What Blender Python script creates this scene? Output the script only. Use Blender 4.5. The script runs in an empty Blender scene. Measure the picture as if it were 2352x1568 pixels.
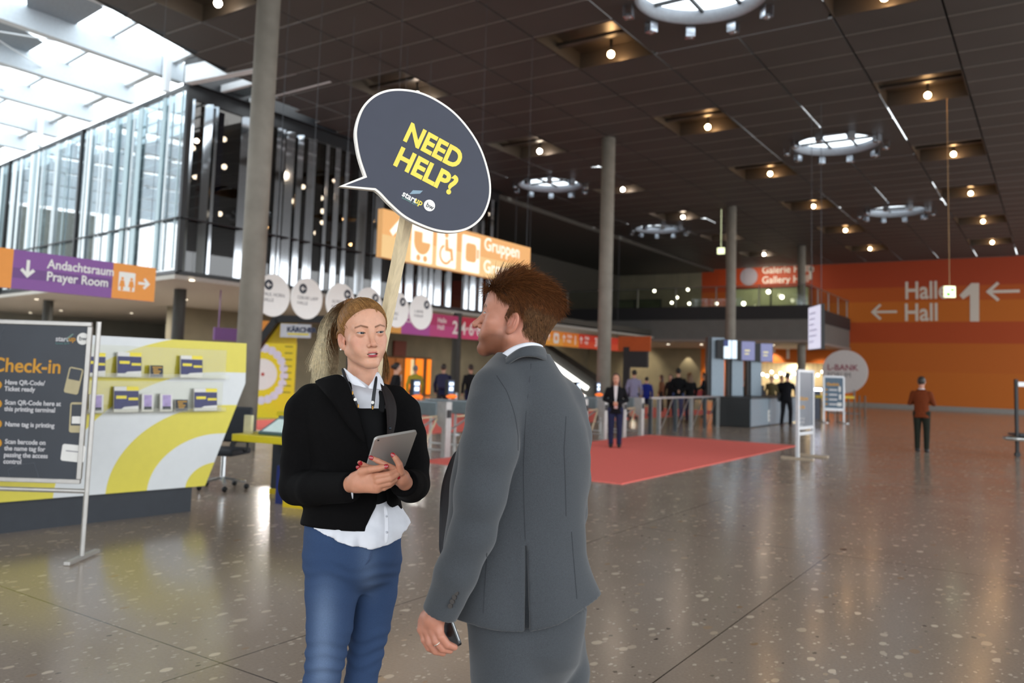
import bpy, math, random
import numpy as np
from mathutils import Matrix, Vector, Quaternion

S = bpy.context.scene
COL = S.collection
R_ = random.Random(7)

# ------------------------------------------------------------------ camera
# hall axes: X to the right along the orange wall, Y into the hall, Z up; camera at 1.55 m
PX, PY, FP, HC = 1176.0, 694.0, 1880.0, 1.55
def _n(v): return v / np.linalg.norm(v)
def _toc(x, y): return np.array([x - PX, -(y - PY), -FP])
_Y = _n(_toc(2427, 893)); _d = _n(_toc(-1650, 765)); _X = -_n(_d - (_d @ _Y) * _Y); _Z = np.cross(_X, _Y)
RC = np.array([_X, _Y, _Z]); CP = np.array([0, 0, HC])
def ray(x, y): return RC @ _n(_toc(x, y))
def floor_at(x, y, z=0.0):
    d = ray(x, y); return CP + d * ((z - HC) / d[2])
def on_x(x, y, X):
    d = ray(x, y); return CP + d * (X / d[0])
def on_y(x, y, Y):
    d = ray(x, y); return CP + d * (Y / d[1])
def dep(x, y, D): return CP + RC @ (_toc(x, y) / FP * D)

cam = bpy.data.objects.new('camera', bpy.data.cameras.new('camera'))
COL.objects.link(cam); S.camera = cam
cam.matrix_world = Matrix.Translation(CP) @ Matrix(RC.tolist()).to_4x4()
cd = cam.data
cd.sensor_fit = 'HORIZONTAL'; cd.sensor_width = 36.0
cd.lens = FP / 2352.0 * 36.0
cd.shift_y = (PY - 784.0) / 2352.0
cd.clip_end = 400
cd.dof.use_dof = True; cd.dof.focus_distance = 2.62; cd.dof.aperture_fstop = 2.8

# ------------------------------------------------------------------ world, exposure
S.view_settings.view_transform = 'Standard'; S.view_settings.look = 'None'
S.view_settings.gamma = 1.0; S.view_settings.exposure = 0.0; S.view_settings.use_curve_mapping = False
W = bpy.data.worlds.new('sky'); S.world = W; W.use_nodes = True
nt = W.node_tree; bg = nt.nodes['Background']
tc = nt.nodes.new('ShaderNodeTexCoord'); sx = nt.nodes.new('ShaderNodeSeparateXYZ')
cr = nt.nodes.new('ShaderNodeValToRGB')
nt.links.new(tc.outputs['Generated'], sx.inputs[0]); nt.links.new(sx.outputs['Z'], cr.inputs[0])
cr.color_ramp.elements[0].position = 0.0; cr.color_ramp.elements[0].color = (0.78, 0.80, 0.82, 1)
cr.color_ramp.elements[1].position = 0.25; cr.color_ramp.elements[1].color = (0.90, 0.96, 1.0, 1)
nt.links.new(cr.outputs[0], bg.inputs[0]); bg.inputs[1].default_value = 3.8

def lamp(kind, name, loc, energy, color=(1, 1, 1), size=0.1, to=None, spot=None, blend=0.5, parent=None):
    l = bpy.data.lights.new(name, kind); l.energy = energy; l.color = color
    if kind == 'AREA': l.shape = 'DISK'; l.size = size
    else: l.shadow_soft_size = size
    if kind == 'SPOT': l.spot_size = spot; l.spot_blend = blend
    o = bpy.data.objects.new(name, l); COL.objects.link(o)
    o.location = loc
    if to is not None: o.rotation_euler = (Vector(to) - Vector(loc)).to_track_quat('-Z', 'Y').to_euler()
    if parent is not None: o.parent = parent
    return o

# ------------------------------------------------------------------ materials
def lin(c):
    if isinstance(c, str):
        c = tuple(int(c[i:i + 2], 16) / 255 for i in (1, 3, 5))
    return tuple(((v + 0.055) / 1.055) ** 2.4 if v > 0.04045 else v / 12.92 for v in c[:3])
MATS = {}
def pm(name, col, rough=0.5, metal=0.0, spec=0.5, var=0.06, scale=14.0, bump=0.0, bscale=None, emit=0.0, sss=0.0,
       sheen=0.0, coat=0.0, attr=None, stretch=None, ecol=None):
    if name in MATS: return MATS[name]
    m = bpy.data.materials.new(name); m.use_nodes = True
    t = m.node_tree; b = t.nodes['Principled BSDF']; L = t.links.new
    c = lin(col)
    b.inputs['Roughness'].default_value = rough; b.inputs['Metallic'].default_value = metal
    b.inputs['Specular IOR Level'].default_value = spec
    tc = t.nodes.new('ShaderNodeTexCoord'); src = tc.outputs['Object']
    if stretch:
        mp = t.nodes.new('ShaderNodeMapping'); mp.inputs['Scale'].default_value = stretch
        L(src, mp.inputs[0]); src = mp.outputs[0]
    nz = t.nodes.new('ShaderNodeTexNoise'); nz.inputs['Scale'].default_value = scale; nz.inputs['Detail'].default_value = 3
    L(src, nz.inputs['Vector'])
    rp = t.nodes.new('ShaderNodeMapRange'); rp.inputs[1].default_value = 0.3; rp.inputs[2].default_value = 0.7
    rp.inputs[3].default_value = 1 - var; rp.inputs[4].default_value = 1 + var
    L(nz.outputs[0], rp.inputs[0])
    mx = t.nodes.new('ShaderNodeMix'); mx.data_type = 'RGBA'; mx.blend_type = 'MULTIPLY'; mx.inputs[0].default_value = 1
    if attr:
        at = t.nodes.new('ShaderNodeAttribute'); at.attribute_name = attr; L(at.outputs['Color'], mx.inputs[6])
    else: mx.inputs[6].default_value = (*c, 1)
    L(rp.outputs[0], mx.inputs[7]); L(mx.outputs[2], b.inputs['Base Color'])
    if bump:
        n2 = t.nodes.new('ShaderNodeTexNoise'); n2.inputs['Scale'].default_value = bscale or scale * 4; n2.inputs['Detail'].default_value = 4
        L(src, n2.inputs['Vector'])
        bp = t.nodes.new('ShaderNodeBump'); bp.inputs['Strength'].default_value = bump; bp.inputs['Distance'].default_value = 0.004
        L(n2.outputs[0], bp.inputs['Height']); L(bp.outputs[0], b.inputs['Normal'])
    if emit:
        b.inputs['Emission Color'].default_value = (*(lin(ecol) if ecol else c), 1); b.inputs['Emission Strength'].default_value = emit
    if sss:
        b.inputs['Subsurface Weight'].default_value = sss; b.inputs['Subsurface Radius'].default_value = (0.012, 0.005, 0.003)
        b.inputs['Subsurface Scale'].default_value = 1.0
    if sheen: b.inputs['Sheen Weight'].default_value = sheen
    if coat: b.inputs['Coat Weight'].default_value = coat
    MATS[name] = m; return m
def glass_mat(name, tint=(0.92, 0.97, 0.98), refl=0.12, rmax=1.0, rough=0.0, solid=0.0, solid_col=(0.5, 0.5, 0.5)):
    if name in MATS: return MATS[name]
    m = bpy.data.materials.new(name); m.use_nodes = True
    t = m.node_tree; t.nodes.remove(t.nodes['Principled BSDF']); L = t.links.new; out = t.nodes['Material Output']
    tr = t.nodes.new('ShaderNodeBsdfTransparent'); tr.inputs[0].default_value = (*tint, 1)
    gl = t.nodes.new('ShaderNodeBsdfGlossy'); gl.inputs['Roughness'].default_value = rough
    fr = t.nodes.new('ShaderNodeLayerWeight'); fr.inputs[0].default_value = 0.5
    pw = t.nodes.new('ShaderNodeMath'); pw.operation = 'POWER'; pw.inputs[1].default_value = 5.0; L(fr.outputs['Facing'], pw.inputs[0])
    mr = t.nodes.new('ShaderNodeMapRange'); mr.inputs[1].default_value = 0.0; mr.inputs[2].default_value = 1.0
    mr.inputs[3].default_value = refl; mr.inputs[4].default_value = rmax
    L(pw.outputs[0], mr.inputs[0])
    mx = t.nodes.new('ShaderNodeMixShader'); L(mr.outputs[0], mx.inputs[0]); L(tr.outputs[0], mx.inputs[1]); L(gl.outputs[0], mx.inputs[2])
    last = mx.outputs[0]
    if solid:
        df = t.nodes.new('ShaderNodeBsdfTranslucent'); df.inputs[0].default_value = (*solid_col, 1)
        m2 = t.nodes.new('ShaderNodeMixShader'); m2.inputs[0].default_value = solid
        L(last, m2.inputs[1]); L(df.outputs[0], m2.inputs[2]); last = m2.outputs[0]
    L(last, out.inputs[0]); MATS[name] = m; return m

# ------------------------------------------------------------------ objects
MW = {}
def thing(name, label, cat, loc=(0, 0, 0), rz=0.0, group=None, rot=None):
    o = bpy.data.objects.new(name, None); o.empty_display_size = 0.1; COL.objects.link(o)
    o['label'] = label; o['category'] = cat
    if group: o['group'] = group
    place(o, loc, rz, rot); return o
def place(o, loc, rz=0.0, rot=None):
    M = Matrix.Translation(Vector([float(v) for v in loc])) @ (rot.to_4x4() if rot is not None else Matrix.Rotation(rz, 4, 'Z'))
    o.matrix_world = M; MW[o.name] = M
def tag(o, label, cat, group=None, kind=None):
    o['label'] = label; o['category'] = cat
    if group: o['group'] = group
    if kind: o['kind'] = kind
    return o
def part_label(o, label): o['label'] = label; return o
def mesh_obj(name, V, F, mats, parent=None, world=False, smooth=False, mi=None, kind=None):
    me = bpy.data.meshes.new(name)
    V = np.asarray(V, float)
    if world and parent is not None:
        Mi = np.array(MW[parent.name].inverted()); V = V @ Mi[:3, :3].T + Mi[:3, 3]
    me.from_pydata(V.tolist(), [], F)
    for m in (mats if isinstance(mats, (list, tuple)) else [mats]): me.materials.append(m)
    if mi is not None: me.polygons.foreach_set('material_index', mi)
    if smooth: me.polygons.foreach_set('use_smooth', [True] * len(me.polygons))
    me.update()
    o = bpy.data.objects.new(name, me); COL.objects.link(o)
    if parent is not None: o.parent = parent
    if kind: o['kind'] = kind
    return o
def bevel(o, w=0.004, seg=2):
    b = o.modifiers.new('bevel', 'BEVEL'); b.width = w; b.segments = seg; b.limit_method = 'ANGLE'; b.angle_limit = 0.6
    return o

class MB:
    def __init__(s): s.V = []; s.F = []; s.I = []
    def add(s, V, F, i=0):
        n = len(s.V); s.V += [tuple(float(c) for c in v) for v in V]; s.F += [tuple(a + n for a in f) for f in F]; s.I += [i] * len(F); return s
    def box(s, lo, hi, i=0, M=None):
        (a, b, c), (d, e, f) = lo, hi
        V = [(a, b, c), (d, b, c), (d, e, c), (a, e, c), (a, b, f), (d, b, f), (d, e, f), (a, e, f)]
        if M is not None: V = [tuple(M @ Vector(v)) for v in V]
        return s.add(V, [(3, 2, 1, 0), (4, 5, 6, 7), (0, 1, 5, 4), (1, 2, 6, 5), (2, 3, 7, 6), (3, 0, 4, 7)], i)
    def bar(s, p, q, w, h, i=0, up=(0, 0, 1)):
        p = Vector([float(c) for c in p]); q = Vector([float(c) for c in q]); d = q - p; L = d.length; d.normalize(); u = Vector(up)
        if abs(d.dot(u)) > 0.99: u = Vector((0, 1, 0))
        x = d.cross(u).normalized(); z = x.cross(d)
        M = Matrix((x, d, z)).transposed().to_4x4(); M.translation = p
        return s.box((-w / 2, 0, -h / 2), (w / 2, L, h / 2), i, M)
    def tube(s, pts, r, n=10, i=0, cap=True):
        pts = [Vector([float(c) for c in p]) for p in pts]; m = len(pts); rr = r if isinstance(r, (list, tuple)) else [r] * m
        V = []; F = []; up = None
        for k in range(m):
            d = (pts[min(k + 1, m - 1)] - pts[max(k - 1, 0)]).normalized()
            if up is None: up = Vector((0, 0, 1)) if abs(d.z) < 0.9 else Vector((1, 0, 0))
            x = d.cross(up).normalized(); up = x.cross(d).normalized()
            for j in range(n):
                a = 2 * math.pi * j / n; V.append(pts[k] + (x * math.cos(a) + up * math.sin(a)) * rr[k])
        for k in range(m - 1):
            for j in range(n):
                F.append((k * n + j, k * n + (j + 1) % n, (k + 1) * n + (j + 1) % n, (k + 1) * n + j))
        if cap: F.append(tuple(range(n))[::-1]); F.append(tuple((m - 1) * n + j for j in range(n)))
        return s.add(V, F, i)
    def prism(s, poly, depth, M=None, i=0, side=None):
        n = len(poly); V = [Vector((x, y, 0)) for x, y in poly] + [Vector((x, y, depth)) for x, y in poly]
        if M is not None: V = [M @ v for v in V]
        s.add(V, [tuple(range(n))[::-1], tuple(range(n, 2 * n))], i)
        return s.add(V, [(k, (k + 1) % n, n + (k + 1) % n, n + k) for k in range(n)], i if side is None else side)
    def quad(s, a, b, c, d, i=0): return s.add([a, b, c, d], [(0, 1, 2, 3)], i)
    def sphere(s, c, r, n=12, i=0):
        V = []; F = []; r = r if isinstance(r, (list, tuple)) else (r, r, r)
        for a in range(n + 1):
            t = math.pi * a / n
            for b in range(2 * n):
                p = math.pi * b / n
                V.append((c[0] + r[0] * math.sin(t) * math.cos(p), c[1] + r[1] * math.sin(t) * math.sin(p), c[2] + r[2] * math.cos(t)))
        for a in range(n):
            for b in range(2 * n):
                F.append((a * 2 * n + b, (a + 1) * 2 * n + b, (a + 1) * 2 * n + (b + 1) % (2 * n), a * 2 * n + (b + 1) % (2 * n)))
        return s.add(V, F, i)
    def build(s, name, mats, parent=None, world=False, smooth=False, kind=None):
        return mesh_obj(name, s.V, s.F, mats, parent, world, smooth, s.I, kind)
def circle(r, n=32, ry=None, a0=0.0):
    return [(r * math.cos(a0 + 2 * math.pi * k / n), (ry or r) * math.sin(a0 + 2 * math.pi * k / n)) for k in range(n)]
def frame_mat(o, x, z):
    """matrix with local x along x, local y along z (up in the picture plane), local z towards the viewer"""
    x = Vector([float(c) for c in x]).normalized(); z = Vector([float(c) for c in z]); z = (z - x * z.dot(x)).normalized()
    M = Matrix((x, z, x.cross(z))).transposed().to_4x4(); M.translation = Vector([float(c) for c in o]); return M
def text_obj(name, body, size, M, m, parent, align='LEFT', bold=0.0, width=1.0, depth=0.002, space=1.0, line=1.0):
    """M: matrix in the parent's local space, text in its xy plane"""
    cu = bpy.data.curves.new(name, 'FONT'); cu.body = body; cu.size = size; cu.align_x = align; cu.extrude = depth / 2
    cu.offset = bold; cu.space_character = space; cu.space_line = line; cu.resolution_u = 4
    t = bpy.data.objects.new(name, cu); COL.objects.link(t)
    dg = bpy.context.evaluated_depsgraph_get()
    me = bpy.data.meshes.new_from_object(t.evaluated_get(dg)); me.name = name
    bpy.data.objects.remove(t); bpy.data.curves.remove(cu)
    me.transform(M @ Matrix.Diagonal((width, 1, 1, 1)))
    me.materials.clear(); me.materials.append(m)
    o = bpy.data.objects.new(name, me); COL.objects.link(o)
    if parent is not None: o.parent = parent
    return o
def copy_tree(o, parent=None):
    c = o.copy(); COL.objects.link(c)
    if parent is not None: c.parent = parent
    for ch in list(o.children): copy_tree(ch, c)
    return c
def arrow_poly(L=1.0, t=0.16, h=0.45):
    """arrow pointing to +x, centred, open-barbed"""
    a = L / 2; k = t * 0.7071
    return [[(-a, -t / 2), (a - 2 * k - t / 2, -t / 2), (a - 2 * k, 0), (a - 2 * k - t / 2, t / 2), (-a, t / 2)],
            [(a, 0), (a - h, h), (a - h - k, h - k), (a - 2 * k, 0)], [(a, 0), (a - 2 * k, 0), (a - h - k, -h + k), (a - h, -h)]]
def flat(name, polys, M, m, parent, depth=0.002):
    b = MB()
    for p in polys: b.prism(p, depth, M)
    return b.build(name, m, parent)
def rot2(polys, a, s=1.0, dx=0.0, dy=0.0):
    c, n = math.cos(a), math.sin(a)
    return [[(s * (x * c - y * n) + dx, s * (x * n + y * c) + dy) for x, y in p] for p in polys]
def rrect(w, h, r, n=5):
    P = []
    for cx, cy, a in ((w / 2 - r, h / 2 - r, 0), (-w / 2 + r, h / 2 - r, 90), (-w / 2 + r, -h / 2 + r, 180), (w / 2 - r, -h / 2 + r, 270)):
        for k in range(n + 1):
            t = math.radians(a + 90 * k / n); P.append((cx + r * math.cos(t), cy + r * math.sin(t)))
    return P
# ================================================================== the hall shell
CZ = 9.4                                   # ceiling height
def struct(o): o['kind'] = 'structure'; return o

# ---- floor: polished terrazzo screed with pebbles and saw-cut joints
def floor_mat():
    m = bpy.data.materials.new('terrazzo'); m.use_nodes = True; t = m.node_tree; b = t.nodes['Principled BSDF']; L = t.links.new
    N = t.nodes.new
    tc = N('ShaderNodeTexCoord'); P = tc.outputs['Object']
    def noise(sc, det=3):
        n = N('ShaderNodeTexNoise'); n.inputs['Scale'].default_value = sc; n.inputs['Detail'].default_value = det; L(P, n.inputs['Vector']); return n.outputs[0]
    def ramp(src, stops):
        r = N('ShaderNodeValToRGB'); e = r.color_ramp.elements
        e[0].position, e[0].color = stops[0][0], (*stops[0][1], 1); e[1].position, e[1].color = stops[-1][0], (*stops[-1][1], 1)
        for p, c in stops[1:-1]:
            q = e.new(p); q.color = (*c, 1)
        L(src, r.inputs[0]); return r.outputs[0]
    def mix(f, a, bb):
        x = N('ShaderNodeMix'); x.data_type = 'RGBA'
        if isinstance(f, float): x.inputs[0].default_value = f
        else: L(f, x.inputs[0])
        for s, v in ((6, a), (7, bb)):
            if isinstance(v, tuple): x.inputs[s].default_value = (*v, 1)
            else: L(v, x.inputs[s])
        return x.outputs[2]
    def math_(op, a, bv=None, cv=None):
        n = N('ShaderNodeMath'); n.operation = op
        for i, v in enumerate((a, bv, cv)):
            if v is None: continue
            if isinstance(v, (int, float)): n.inputs[i].default_value = v
            else: L(v, n.inputs[i])
        return n.outputs[0]
    base = ramp(noise(0.55, 6), [(0.3, lin('#9c8b7b')), (0.7, lin('#ac9a8a'))])
    base = mix(0.35, base, ramp(noise(60, 2), [(0.3, lin('#82766d')), (0.7, lin('#a3968a'))]))
    def pebbles(scale, thr, cols, rnd=1.0):
        v = N('ShaderNodeTexVoronoi'); v.inputs['Scale'].default_value = scale; v.inputs['Randomness'].default_value = rnd
        mp = N('ShaderNodeMapping'); mp.inputs['Scale'].default_value = (1, 0.62, 1); mp.inputs['Rotation'].default_value = (0, 0, 0.5)
        wn = N('ShaderNodeTexNoise'); wn.inputs['Scale'].default_value = scale * 1.3; L(P, wn.inputs['Vector'])
        ad = N('ShaderNodeMixRGB'); ad.blend_type = 'ADD'; ad.inputs[0].default_value = 0.02; L(P, ad.inputs[1]); L(wn.outputs['Color'], ad.inputs[2])
        L(ad.outputs[0], mp.inputs[0]); L(mp.outputs[0], v.inputs['Vector'])
        sp = N('ShaderNodeSeparateColor'); L(v.outputs['Color'], sp.inputs[0])
        size = math_('MULTIPLY', math_('POWER', sp.outputs[0], 3.0), thr)           # every pebble its own size, many none
        f = math_('LESS_THAN', v.outputs['Distance'], size)
        return f, ramp(sp.outputs[1], cols)
    f1, c1 = pebbles(12.5, 0.40, [(0.0, lin('#c0ad99')), (0.4, lin('#dccbb6')), (0.75, lin('#9a7d62')), (0.93, lin('#cdbda8')), (1, lin('#4a423d'))])
    f2, c2 = pebbles(34.0, 0.42, [(0.0, lin('#b8a695')), (0.5, lin('#d0c0af')), (0.85, lin('#c0b2a0')), (1, lin('#54483f'))])
    col = mix(f2, base, c2); col = mix(f1, col, c1)
    sx = N('ShaderNodeSeparateXYZ'); L(P, sx.inputs[0])
    def joint(src, off, pitch, w):
        d = math_('PINGPONG', math_('ADD', src, -off), pitch / 2) if pitch else math_('ABSOLUTE', math_('ADD', src, -off))
        return math_('LESS_THAN', d, w)
    jx = joint(sx.outputs[0], -3.64, 2.9 * 2, 0.0045); jy = joint(sx.outputs[1], 2.85, 5.07, 0.0045)
    j2 = math_('MULTIPLY', joint(sx.outputs[0], -1.74, 0, 0.004), math_('LESS_THAN', sx.outputs[1], 7.92))
    jj = math_('MAXIMUM', math_('MAXIMUM', jx, jy), j2)
    col = mix(jj, col, lin('#2e2723'))
    L(col, b.inputs['Base Color'])
    rr = N('ShaderNodeMapRange'); rr.inputs[3].default_value = 0.13; rr.inputs[4].default_value = 0.24; L(noise(1.1, 5), rr.inputs[0])
    L(rr.outputs[0], b.inputs['Roughness']); b.inputs['Specular IOR Level'].default_value = 0.55
    bp = N('ShaderNodeBump'); bp.inputs['Strength'].default_value = 0.012; bp.inputs['Distance'].default_value = 0.01
    L(noise(9, 3), bp.inputs['Height']); L(bp.outputs[0], b.inputs['Normal'])
    return m
struct(MB().box((-46, -16, -0.2), (14, 60, 0)).build('floor', floor_mat()))

# ---- ceiling of dark metal cassettes, recesses and round roof lights left open
m_ceil = pm('dark_cassette_metal', '#4a4644', rough=0.58, metal=0.1, spec=0.3, var=0.10, scale=0.4)
m_void = pm('black_void', '#0c0b0b', rough=0.9)
PXC, PYC = 2.08, 1.13
LAMPS = []
for cx in (-2.83, -9.07, -15.31, -21.55, -27.79):
    for k in range(-1, 6):
        y1 = 18.0 + 6.78 * k
        LAMPS.append((cx, y1 - 2.26, y1))
SKY = [(-5.95, 15.6), (-5.95, 28.0), (-5.95, 40.3), (-17.5, 28.9), (-17.5, 40.3)]
SR = 1.28
def edge_x(y): return -14.72 - 0.281 * y                     # slanting edge towards the glazed court
def left_bound(y): return max(edge_x(y), -20.3) if y < 29.4 else -40.0
def in_lamp(x0, x1, y0, y1):
    return any(abs((x0 + x1) / 2 - cx) < 1.0 and (y0 + y1) / 2 > ya - 0.2 and (y0 + y1) / 2 < yb + 0.2 for cx, ya, yb in LAMPS)
cb = MB(); sky_rect = {}
xs = [-3.87 + PXC * k for k in range(-18, 7)]; ys = [18.0 + PYC * k for k in range(-27, 35)]
for xa in xs:
    for ya in ys:
        xb, yb = xa + PXC, ya + PYC
        if ya > 56.9: continue
        lb = left_bound((ya + yb) / 2)
        if xb < lb + 0.05: continue
        xl = max(xa, lb)
        if in_lamp(xa, xb, ya, yb): continue
        hit = None
        for q, (sx_, sy_) in enumerate(SKY):
            if xa < sx_ + SR + 0.05 and xb > sx_ - SR - 0.05 and ya < sy_ + SR + 0.05 and yb > sy_ - SR - 0.05: hit = q
        if hit is not None:
            r = sky_rect.setdefault(hit, [1e9, 1e9, -1e9, -1e9])
            r[0] = min(r[0], xa); r[1] = min(r[1], ya); r[2] = max(r[2], xb); r[3] = max(r[3], yb); continue
        g = 0.022
        y_top = min(yb - g, 57)
        cb.box((xl + g, ya + g, CZ), (xb - g, y_top, CZ + 0.05))
        cb.box((xl + g, y_top - .035, CZ - .014), (xb - g, y_top, CZ), 2)  # paler strip, light caught by the panel edge put into its colour
for q, (xa, ya, xb, yb) in sky_rect.items():
    cx, cy = SKY[q]; n = 64; V = []; F = []
    for k in range(n):
        a = 2 * math.pi * k / n; c, s = math.cos(a), math.sin(a)
        t = min([(v - c0) / d for v, c0, d in ((xb, cx, c), (xa, cx, c), (yb, cy, s), (ya, cy, s)) if abs(d) > 1e-6 and (v - c0) / d > 0])
        V += [(cx + SR * c, cy + SR * s, CZ), (cx + t * c, cy + t * s, CZ)]
    for k in range(n):
        a, b_ = 2 * k, 2 * ((k + 1) % n); F.append((a, a + 1, b_ + 1, b_))
    cb.add(V, F)
# dark void above the cassettes, in strips that leave the round roof lights free
def strip(x0, y0, x1, y1):
    cb.box((x0, y0, CZ + 0.62), (x1, y1, CZ + 0.7), 1)
ycuts = sorted({-12.0, 58.0} | {v for _, sy_ in SKY for v in (sy_ - 2.6, sy_ + 3.0)})
for y0, y1 in zip(ycuts, ycuts[1:]):
    holes = sorted((sx_ - 3.0, sx_ + 2.6) for sx_, sy_ in SKY if y0 < sy_ < y1 or (sy_ - 2.61 < y0 and sy_ + 3.01 > y1))
    x = None
    lb = min(left_bound(y0), left_bound(y1)) + (0.6 if y1 < 16.5 else 0)
    if y0 < 14 and y1 > 14: lb = -17.6
    if y0 < 0: lb = -14.2
    x = lb
    for h0, h1 in holes:
        if h0 > x: strip(x, y0, h0, y1)
        x = max(x, h1)
    strip(x, y0, 10.7, y1)
struct(cb.build('ceiling', [m_ceil, m_void, pm('cassette_lip_highlight', '#77726c', rough=0.4, metal=0.4)]))
# edge fascia of the ceiling along the glazed court
m_white = pm('white_steel', '#d9dee2', rough=0.45, var=0.03)
fe = MB()
fe.bar((edge_x(-12) - .06, -12, CZ + 0.36), (edge_x(14) - .06, 14, CZ + 0.36), 0.1, 0.72)
struct(fe.build('trim_1', m_void))

# ---- round roof lights: shaft, glazing bars, ring of clip lamps
m_shaft = pm('shaft_grey', '#9aa0a8', rough=0.5, metal=0.3)
m_bar = pm('black_bar', '#16171a', rough=0.5)
m_clip = pm('clip_lamp_chrome', '#b9bec6', rough=0.18, metal=0.9)
g_pane = glass_mat('clear_pane', (0.93, 0.97, 1.0), 0.05)
SKYLAB = ['round roof light with black glazing bars cut by the top edge of the photo', 'largest round roof light in full view, right half of the ceiling',
          'round roof light nearest the orange wall, right of the columns', 'round roof light just right of the speech bubble sign', 'round roof light between the two middle columns']
for q, (cx, cy) in enumerate(SKY):
    t = thing('roof_light', SKYLAB[q], 'roof light', (cx, cy, CZ), group='round roof lights')
    b = MB(); n = 48
    V = []; F = []
    for k in range(n):
        a = 2 * math.pi * k / n
        V += [(SR * math.cos(a), SR * math.sin(a), -0.02), (SR * math.cos(a), SR * math.sin(a), 0.27), (SR * 1.06 * math.cos(a), SR * 1.06 * math.sin(a), -0.02)]
    for k in range(n):
        i, j = 3 * k, 3 * ((k + 1) % n); F += [(i, j, j + 1, i + 1), (i, i + 2, j + 2, j)]
    b.add(V, F).build('shaft', m_shaft, t, smooth=True)
    b = MB()
    for s in (-0.42, 0.42):
        h = math.sqrt(SR ** 2 - s * s)
        b.box((s - .03, -h, 0.2), (s + .03, h, 0.27)); b.box((-h, s - .03, 0.2), (h, s + .03, 0.27))
    b.build('glazing_bars', m_bar, t)
    mesh_obj('pane', [(SR * math.cos(2 * math.pi * k / n), SR * math.sin(2 * math.pi * k / n), 0.29) for k in range(n)], [tuple(range(n))], g_pane, t)
    for k in range(10):
        a = 2 * math.pi * k / 10 + .2; x, y = 1.52 * math.cos(a), 1.52 * math.sin(a)
        b = MB(); M = Matrix.Translation((x, y, -0.16)) @ Matrix.Rotation(a, 4, 'Z')
        b.box((-.10, -.10, -.1), (.10, .10, -.08), 0, M); b.box((-.10, -.10, -.08), (-.085, .10, .14), 0, M); b.box((.085, -.10, -.08), (.10, .10, .14), 0, M)
        b.sphere((x, y, -0.22), 0.075, 8)
        b.build('clip_lamp', m_clip, t)

# ---- recessed square ceiling lights
m_rec = pm('recess_metal', '#3d3731', rough=0.42, metal=0.25)
m_bulb_w = pm('warm_bulb', '#ffe2b8', emit=90.0, ecol='#ffc98a')
m_bulb_c = pm('white_bulb', '#fff3e4', emit=90.0, ecol='#ffe9cf')
lampnames = {(-9.07, 0): 'large square recessed ceiling light in the top middle of the photo, bulb lit',
             (-2.83, 0): 'square recessed ceiling light cut by the top edge, right of the roof light'}
def lamp_label(cx, k, far):
    rowx = {-2.83: 'rightmost row', -9.07: 'second row from the right', -15.31: 'middle row above the column line', -21.55: 'row beside the dark glass box', -27.79: 'leftmost far row'}[cx]
    ordn = ['nearest', 'second nearest', 'third nearest', 'fourth nearest', 'fifth nearest', 'farthest but one', 'farthest'][k]
    return f'lit square recessed ceiling light, {ordn} of the {rowx}'
cnt = {}
for cx, ya, yb in LAMPS:
    if yb < 10 or (cx < -20 and yb < 30) or (cx < -25 and yb < 40): continue
    if cx == -15.31 and yb < 11: continue
    if cx > -12 and yb < 15: continue
    k = cnt.get(cx, 0); cnt[cx] = k + 1
    t = thing('ceiling_light', lampnames.get((cx, k)) or lamp_label(cx, k, yb), 'ceiling light', (cx, (ya + yb) / 2, CZ), group='square recessed ceiling lights')
    hx, hy, d = PXC / 2 - 0.01, 1.12, 0.42
    b = MB()
    P = [(-hx, -hy), (hx, -hy), (hx, hy), (-hx, hy)]
    V = [(x, y, 0) for x, y in P] + [(x, y, d) for x, y in P]
    b.add(V, [(4, 5, 6, 7)] + [(i, i + 4, (i + 1) % 4 + 4, (i + 1) % 4) for i in range(4)])
    b.box((-hx, -0.10, 0.16), (hx, 0.06, 0.24))
    b.build('housing', m_rec, t)
    f = MB()
    for (x0, y0, x1, y1) in ((-hx, -hy, hx, -hy + .03), (-hx, hy - .03, hx, hy), (-hx, -hy, -hx + .03, hy), (hx - .03, -hy, hx, hy)):
        f.box((x0, y0, -.012), (x1, y1, .02))
    f.build('frame', m_rec, t)
    MB().tube([(0.05, 0.74, d), (0.05, 0.74, 0.14)], 0.035).build('socket', m_bar, t)
    warm = cx > -12
    MB().sphere((0.05, 0.74, 0.05), 0.085, 8).build('bulb', m_bulb_w if warm else m_bulb_c, t, smooth=True)

# ---- round concrete columns
m_conc = pm('concrete_column', '#8d877d', rough=0.75, var=0.12, scale=3.0, bump=0.1)
for (x, y, r, lab) in ((-12.25, 9.79, 0.216, 'thick round concrete column left of the speech bubble sign'), (-12.27, 23.93, 0.222, 'round concrete column right of the man in the grey suit'),
                       (-12.25, 36.3, 0.222, 'round concrete column behind the ticket kiosk'), (-12.27, 48.8, 0.23, 'farthest round concrete column, by the gallery corner')):
    o = MB().tube([(0, 0, 0), (0, 0, CZ)], r, 40).build('column', m_conc, None, smooth=False)
    for p in o.data.polygons: p.use_smooth = len(p.vertices) == 4
    o.location = (x, y, 0); tag(o, lab, 'column')

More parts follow.
